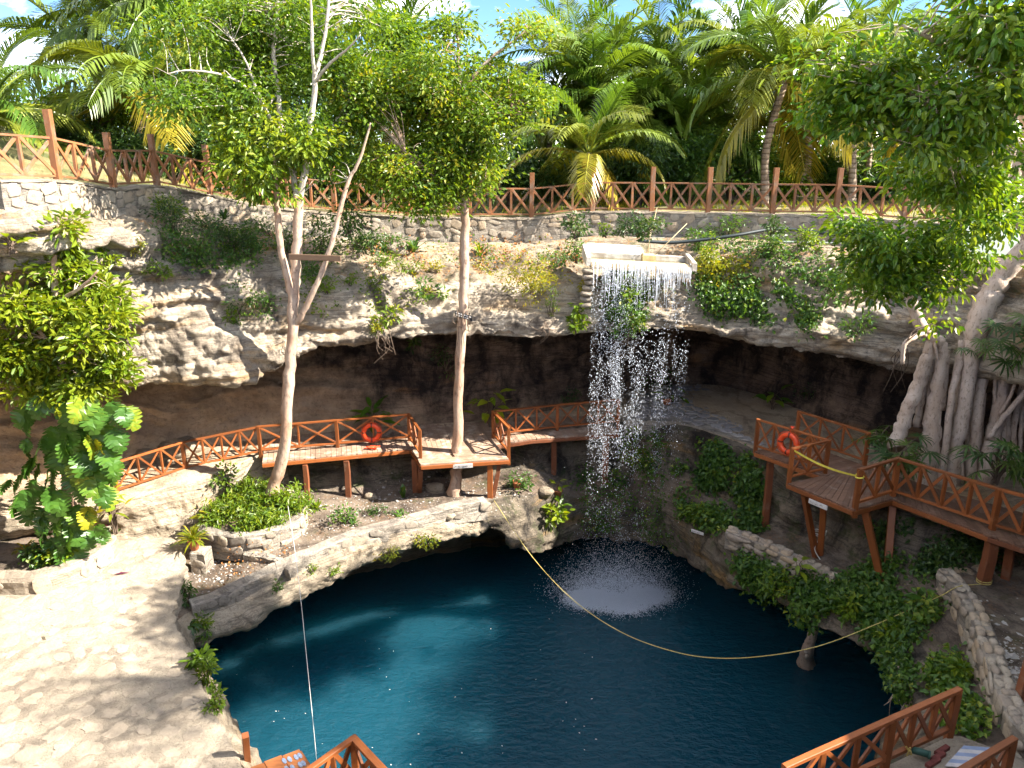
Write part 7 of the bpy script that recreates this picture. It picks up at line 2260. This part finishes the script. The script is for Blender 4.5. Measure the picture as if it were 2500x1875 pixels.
def board(name, label, a, b, h, mat, depth=.025, cat='sign'):
    a, b = V3(a), V3(b)
    t = (b - a).normalized(); nn = t.cross(UP).normalized()
    if nn.y > 0: nn = -nn
    root = thing(name, label, cat, (a + b) / 2 - UP * h / 2)
    v = []
    for o, e in ((nn * depth, .004), (nn * (depth - .004), 0), (-nn * 0, 0)):
        for s, z in ((0, -1), (1, -1), (1, 1), (0, 1)):
            v.append(tuple((a if s == 0 else b) + t * (e if s == 0 else -e) + UP * z * (h / 2 - e) + o))
    f = [(0, 1, 2, 3), (4, 5, 1, 0), (5, 6, 2, 1), (6, 7, 3, 2), (7, 4, 0, 3), (8, 9, 5, 4), (9, 10, 6, 5), (10, 11, 7, 6), (11, 8, 4, 7), (11, 10, 9, 8)]
    if nn.cross(t).z < 0 or True:
        pass
    piece('board', v, f, mat, root)
    return root, a, t, nn


def scrawl(root, a, t, nn, x0, x1, z0, h, ink, rng, depth=.03, step=.02):
    g = Geo()
    x = x0
    P = []
    while x < x1:
        P.append(a + t * x + UP * (z0 + h * rng.uniform(-.5, .5)) + nn * depth)
        x += step * rng.uniform(.5, 1.2)
        if rng.uniform() < .16 and len(P) > 2:
            g.tube(P, .0045, 4, False); P = []; x += step * 1.2
    if len(P) > 2: g.tube(P, .0045, 4, False)
    g.build('lettering', ink, root)


rng = seed(1500)
yf_ = PZ(1130, 1127, DZ).y - .07
sa, sb = PY(1106, 1139, yf_), PY(1154, 1136, yf_)
r_s = board('sign', 'small white hand lettered sign under the front edge of the sunlit platform', sa, sb, .13, MAT['sign_white'])
scrawl(*r_s, .05, r_s[2].dot(sb - sa) - .07, 0, .055, MAT['sign_ink'], rng)
sa, sb = p_.lerp(q_, .38) - UP * .21, p_.lerp(q_, .66) - UP * .21
off = Vector((-.8, -.55, 0)) * .06
r_s = board('sign', 'worn white sign fixed below the edge of the shaded platform', sa + off, sb + off, .12, MAT['sign_white'])
scrawl(*r_s, .05, (sb - sa).length - .06, 0, .05, MAT['sign_ink'], rng)
sa, sb = PY(1111, 765, Y2 - .19), PY(1153, 778, Y2 - .19)
r_s = board('sign', 'narrow black sign with two pale lines of text on the slender trunk', sa, sb, .15, MAT['sign_black'])
root, a, t, nn = r_s
for row, segs in ((.035, [(.03, .15), (.17, .25), (.27, .31), (.33, .40), (.42, .49)]), (-.03, [(.03, .07), (.09, .15), (.18, .27), (.29, .33), (.35, .43)])):
    for x0, x1 in segs:
        v = [tuple(a + t * x + UP * (row + z) + nn * o) for o in (.031, .02) for x, z in ((x0, -.018), (x1, -.018), (x1, .018), (x0, .018))]
        piece('lettering', v, [(0, 1, 2, 3), (4, 5, 1, 0), (5, 6, 2, 1), (6, 7, 3, 2), (7, 4, 0, 3)], MAT['sign_white'], root)
sa, sb = PY(1688, 1294, 20.9), PY(1718, 1304, 20.7)
r_s = board('sign', 'small pale text plate on the wet rock above the pool', sa, sb, .09, MAT['sign_white'])
scrawl(*r_s, .03, .3, 0, .03, MAT['sign_ink'], rng)
# board lashed across the pale tree's fork
bd = thing('wooden_board', 'weathered brown board fixed level across the pale tree fork', 'board', PY(768, 628, Y1 - .2))
beam('plank', [timber_mesh(seed(1600), MAT['old_board'], 'plank')], PY(706, 627, Y1 - .2), PY(832, 631, Y1 - .35), .06, .15, bd)

# stump rooted in the shaded water, roots hanging over the dark edge
g = Geo()
Ys = 18.6
st = thing('root_trunk', 'pale twisted root trunk standing in the dark water', 'root', PZ(1968, 1630, -.3))
g.tube(smooth_path([PY(1996, 1490, Ys - 1.2), PY(1988, 1530, Ys - .9), PY(1976, 1575, Ys - .5), PZ(1968, 1610, .3), PZ(1970, 1640, -.4)], 5), np.interp(np.linspace(0, 1, 21), [0, .4, .7, 1], [.10, .12, .20, .30]), 10, True, wob=.15, rng=seed(9))
g.tube(smooth_path([PY(2005, 1490, Ys - 1.1), PY(1992, 1540, Ys - .8), PZ(1978, 1600, .4), PZ(1980, 1640, -.4)], 5), [.06] * 16, 7, True, wob=.15, rng=seed(10))
g.build('trunk', MAT['fig_bark'], st)
g = Geo()
g.tube(smooth_path([PY(1968, 1590, Ys - .5), PZ(1958, 1606, .35), PZ(1950, 1622, .12)], 4), np.linspace(.05, .03, 9), 6)
g.tube(smooth_path([PY(1970, 1600, Ys - .45), PZ(1966, 1615, .25), PZ(1965, 1624, .1)], 4), np.linspace(.05, .035, 9), 6)
g.build('dead_root', MAT['white_bark'], st)
g = Geo(); rng = seed(1700)
for i in range(16):
    px = rng.uniform(2190, 2240); py = 1640 + (px - 2190) * 1.2 + rng.normal(0, 12)
    p = PY(px, py, 14.2 + rng.normal(0, .2)); L = rng.uniform(.5, 1.6)
    g.tube(smooth_path([p, p + Vector((rng.normal(0, .1), rng.normal(0, .1), -L * .5)), p + Vector((rng.normal(0, .15), rng.normal(0, .1), -L))], 4), np.linspace(rng.uniform(.012, .04), .006, 9), 5, False)
o = g.build('hanging_roots', MAT['fig_bark']); o['kind'] = 'stuff'
g = Geo()
for px, py, Y, L, n_ in [(1130, 760, 22.1, 1.3, 5), (930, 815, 21.7, .8, 9), (1330, 790, 22.3, .7, 5), (2200, 860, 20.3, 1.2, 8), (700, 840, 21.2, .5, 4), (2140, 1420, 16.9, .6, 5)]:
    for i in range(n_):
        p = PY(px + rng.normal(0, 14), py + rng.normal(0, 8), Y - .15); l_ = L * rng.uniform(.4, 1)
        g.tube(smooth_path([p, p + Vector((rng.normal(0, .12), -.06, -l_ * .45)), p + Vector((rng.normal(.1, .2), rng.normal(0, .08), -l_))], 4), np.linspace(.016, .006, 9), 4, False)
o = g.build('rootlets', MAT['dark_bark']); o['kind'] = 'stuff'

# loose boulders
for i, (px, py, s, lab) in enumerate([(972, 615, .42, 'rounded grey boulder beside the strap fern'), (700, 1215, .3, 'pale sunlit block by the planter fan leaves'), (1065, 1198, .32, 'flat sunlit slab on the ledge below the platform'), (1095, 1262, .22, 'pale stone at the slender tree foot'), (1020, 1175, .16, 'small upright stone on the ledge beside the double post'), (905, 1215, .2, 'grey stone on the ledge near the walkway support'), (2345, 1415, .35, 'pale rock at the gravel terrace back'), (2400, 1405, .3, 'grey rock behind the gravel terrace post'), (497, 1352, .2, 'pale block beside the pot pillar'), (1330, 1205, .3, 'flat wet stone at the rim under the falls'), (440, 1105, .62, 'large white sunlit boulder on the path by the cave wall'), (350, 1122, .4, 'smaller white boulder on the path by the cave wall')]):
    p, n__ = hit(px, py)
    rng = seed(1800 + i)
    V_, F_ = [], []
    nu, nv = 12, 8
    for a in range(nv + 1):
        for b in range(nu):
            th, ph = math.pi * a / nv, 2 * math.pi * b / nu
            d = Vector((math.sin(th) * math.cos(ph), math.sin(th) * math.sin(ph), math.cos(th)))
            r = s * (1 + .35 * noise.noise(d * 1.4 + Vector((i * 3.3, 0, 0))) + .12 * noise.noise(d * 4 + Vector((0, i, 0))))
            V_.append((p.x + d.x * r, p.y + d.y * r * .8, p.z + d.z * r * .6 + s * .2))
    F_ = [(a * nu + b, (a + 1) * nu + b, (a + 1) * nu + (b + 1) % nu, a * nu + (b + 1) % nu) for a in range(nv) for b in range(nu)]
    o = piece('boulder', V_, F_, MAT['limestone'] if py < 1050 or py > 1350 else MAT['bank_rock'], None, True)
    tag(o, lab, 'rock', 'loose boulders')

# purple leaf on the terrace, floating leaves
def flat_leaf(label, p, L, w, mat, az, group=None, cat='leaf'):
    d = Vector((math.cos(az), math.sin(az), 0)); s = Vector((-d.y, d.x, 0))
    v = [tuple(p), tuple(p + d * L * .4 + s * w * .5 + UP * .015), tuple(p + d * L + UP * .02), tuple(p + d * L * .4 - s * w * .5 + UP * .015)]
    o = piece('fallen_leaf', v, [(0, 3, 2), (0, 2, 1)], mat, None, False, [.6] * 4)
    return tag(o, label, cat, group)


flat_leaf('single long purple leaf fallen on the terrace paving', PZ(277, 1402, TER_Z + .03), .42, .09, MAT['purple_leaf'], .2)
g = Geo(); rng = seed(1900)
for i in range(48):
    px, py = rng.uniform(540, 1500), rng.uniform(1500, 1870)
    if py < 2000 - px * .55 + rng.normal(0, 60) - 250: continue
    p = PZ(px, py, .012); s = rng.uniform(.012, .035); a = rng.uniform(0, 6.28)
    g.add([tuple(p + Vector((math.cos(a + k * 1.57), math.sin(a + k * 1.57), 0)) * s * (1 if k % 2 else .5)) for k in range(4)], [(0, 1, 2, 3)])
o = g.build('floating_leaves', MAT['sign_white'], None, False); o['kind'] = 'stuff'

# ------------------------------------------------------------------ the waterfall
m, n, l, b = new_mat('falling_water')
b.inputs['Base Color'].default_value = (0.86, 0.90, 0.95, 1)
b.inputs['Roughness'].default_value = .12
b.inputs['Specular IOR Level'].default_value = .8
t = n.new('ShaderNodeBsdfTranslucent'); t.inputs['Color'].default_value = (.9, .93, 1, 1)
ms = n.new('ShaderNodeMixShader'); ms.inputs['Fac'].default_value = .4
l.new(b.outputs['BSDF'], ms.inputs[1]); l.new(t.outputs['BSDF'], ms.inputs[2]); l.new(ms.outputs['Shader'], n['Material Output'].inputs['Surface'])
OCT = np.array([(1, 0, 0), (-1, 0, 0), (0, 1, 0), (0, -1, 0), (0, 0, 1), (0, 0, -1)], dtype=float)
TET = np.array([(1, 1, 1), (1, -1, -1), (-1, 1, -1), (-1, -1, 1)], dtype=float) * .75
TTR = np.array([(0, 1, 2), (0, 3, 1), (0, 2, 3), (1, 3, 2)])
OTR = np.array([(0, 2, 4), (2, 1, 4), (1, 3, 4), (3, 0, 4), (2, 0, 5), (1, 2, 5), (3, 1, 5), (0, 3, 5)])


def drops(P, S, stretch):
    n = len(P)
    v = P[:, None, :] + OCT[None] * S[:, None, None] * np.stack([np.ones(n), np.ones(n), stretch], 1)[:, None, :]
    f = OTR[None] + (np.arange(n) * 6)[:, None, None]
    return v.reshape(-1, 3), f.reshape(-1, 3)


def specks(P, S, flat):
    n = len(P)
    v = P[:, None, :] + TET[None] * S[:, None, None] * np.array([1, 1, flat])[None, None, :]
    f = TTR[None] + (np.arange(n) * 4)[:, None, None]
    return v.reshape(-1, 3), f.reshape(-1, 3)


rng = seed(2000)
lipA, lipB = np.array(TP(.16, -.02, -.14)), np.array(TP(tL - .16, -.02, -.15))
LIPZ = lipA[2]
g = Geo()
for i in range(190):
    s = rng.uniform(0, 1)
    p = lipA + (lipB - lipA) * s
    L = rng.uniform(.15, .75) * (2.2 if rng.uniform() < .25 else 1)
    r0 = rng.uniform(.003, .009)
    nn_ = 7
    zz = np.linspace(0, L, nn_)
    x_ = p[0] + rng.normal(0, .015) + np.cumsum(rng.normal(0, .008, nn_))
    y_ = p[1] - .16 * np.sqrt(zz + .005)
    g.tube(np.column_stack([x_, y_, p[2] - zz]), r0 * np.linspace(1.2, .35, nn_) * rng.uniform(.6, 1.3, nn_), 4, False)
wf = thing('waterfall', 'thin veil of falling water drops from the white trough to the pool', 'waterfall', (3.2, 22.3, 0))
g.build('water_strand', MAT['falling_water'], wf, True)
nD = 46000
z = LIPZ - (LIPZ - .15) * rng.uniform(0, 1, nD) ** .95
fall = (LIPZ - z) / LIPZ
pick = rng.uniform(0, 1, nD)
cent = np.where(pick < .40, .18 + .08 * fall, np.where(pick < .76, .48, .84 - .10 * fall))
wid = np.where(pick < .40, .13 + .03 * fall, np.where(pick < .76, .24, .11 + .03 * fall))
sx = cent + rng.normal(0, 1, nD) * wid
sx = np.where(sx < 0, -sx * .6, sx); sx = np.where(sx > 1, 2 - sx, sx)
dens = 0.5 + .55 * np.array([noise.noise(Vector((a * 9, 0, b_ * .8))) + .5 * noise.noise(Vector((a * 26, 4, b_ * 1.6))) for a, b_ in zip(sx, z)])
dens = dens * np.where(sx > .6, .75, 1.05) * np.where(fall < .10, .75, 1) * np.interp(fall, [.40, .66, 1], [1, .42, .5])
keepm = dens > rng.uniform(.15, .85, nD)
sx, z, fall = sx[keepm], z[keepm], fall[keepm]
n_ = len(sx)
P = lipA[None] + (lipB - lipA)[None] * sx[:, None]
P[:, 1] += -.16 * np.sqrt(LIPZ - z) - rng.normal(.15, .12, n_) * fall + rng.normal(0, .03, n_)
P[:, 0] += rng.normal(0, .05, n_) * (fall + .2)
P[:, 2] = z
Sz = (np.abs(rng.normal(.0034, .0028, n_)) + .0022) * np.interp(fall, [.4, .8], [1, .8])
v, f = drops(P, Sz, rng.uniform(1.2, 3.0, n_))
o = piece('water_drops', v, f, MAT['falling_water'], wf, False); o['kind'] = 'stuff'
# splash and foam where it lands
fc = np.array(PZ(1505, 1462, 0.0))
nF = 80000
a = rng.uniform(0, 6.28, nF); r = rng.uniform(0, 1, nF) ** .62
lob = rng.uniform(0, 1, nF)
cxo = np.where(lob < .42, -.8, np.where(lob < .75, .2, 1.0)); cyo = np.where(lob < .42, 0, np.where(lob < .75, -.3, .15))
gx, gy = rng.normal(0, .38, nF), rng.normal(0, .27, nF)
r = np.sqrt((gx / .9) ** 2 + (gy / .65) ** 2)
P = np.column_stack([fc[0] + cxo + gx, fc[1] + cyo + gy, np.abs(rng.normal(0, .07, nF)) * np.clip(1.3 - r, .1, 1) + .004])
wv = np.array([noise.noise(Vector((p[0] * 5, p[1] * 5, 0))) for p in P])
km = wv > (r - 1.7) * .5
P, r = P[km], r[km]; nF = len(P)
v, f = specks(P, rng.uniform(.006, .019, nF) * np.clip(1.2 - r * .4, .4, 1.2), .7)
o = piece('foam', v, f, MAT['falling_water'], wf, False); o['kind'] = 'stuff'
nS = 40000
a = rng.uniform(0, 6.28, nS); r = np.sqrt(rng.uniform(0, 1, nS))
hgt = rng.exponential(.32, nS) * np.where(rng.uniform(0, 1, nS) < .8, 1, 2.4)
r = r * (1 + .25 * rng.normal(0, 1, nS))
P = np.column_stack([fc[0] + np.cos(a) * r * 1.75 + rng.normal(0, .2, nS), fc[1] + .25 + np.sin(a) * r * 1.0, hgt])
v, f = specks(P, np.abs(rng.normal(.005, .004, nS)) + .002, 1.0)
o = piece('splash', v, f, MAT['falling_water'], wf, False); o['kind'] = 'stuff'
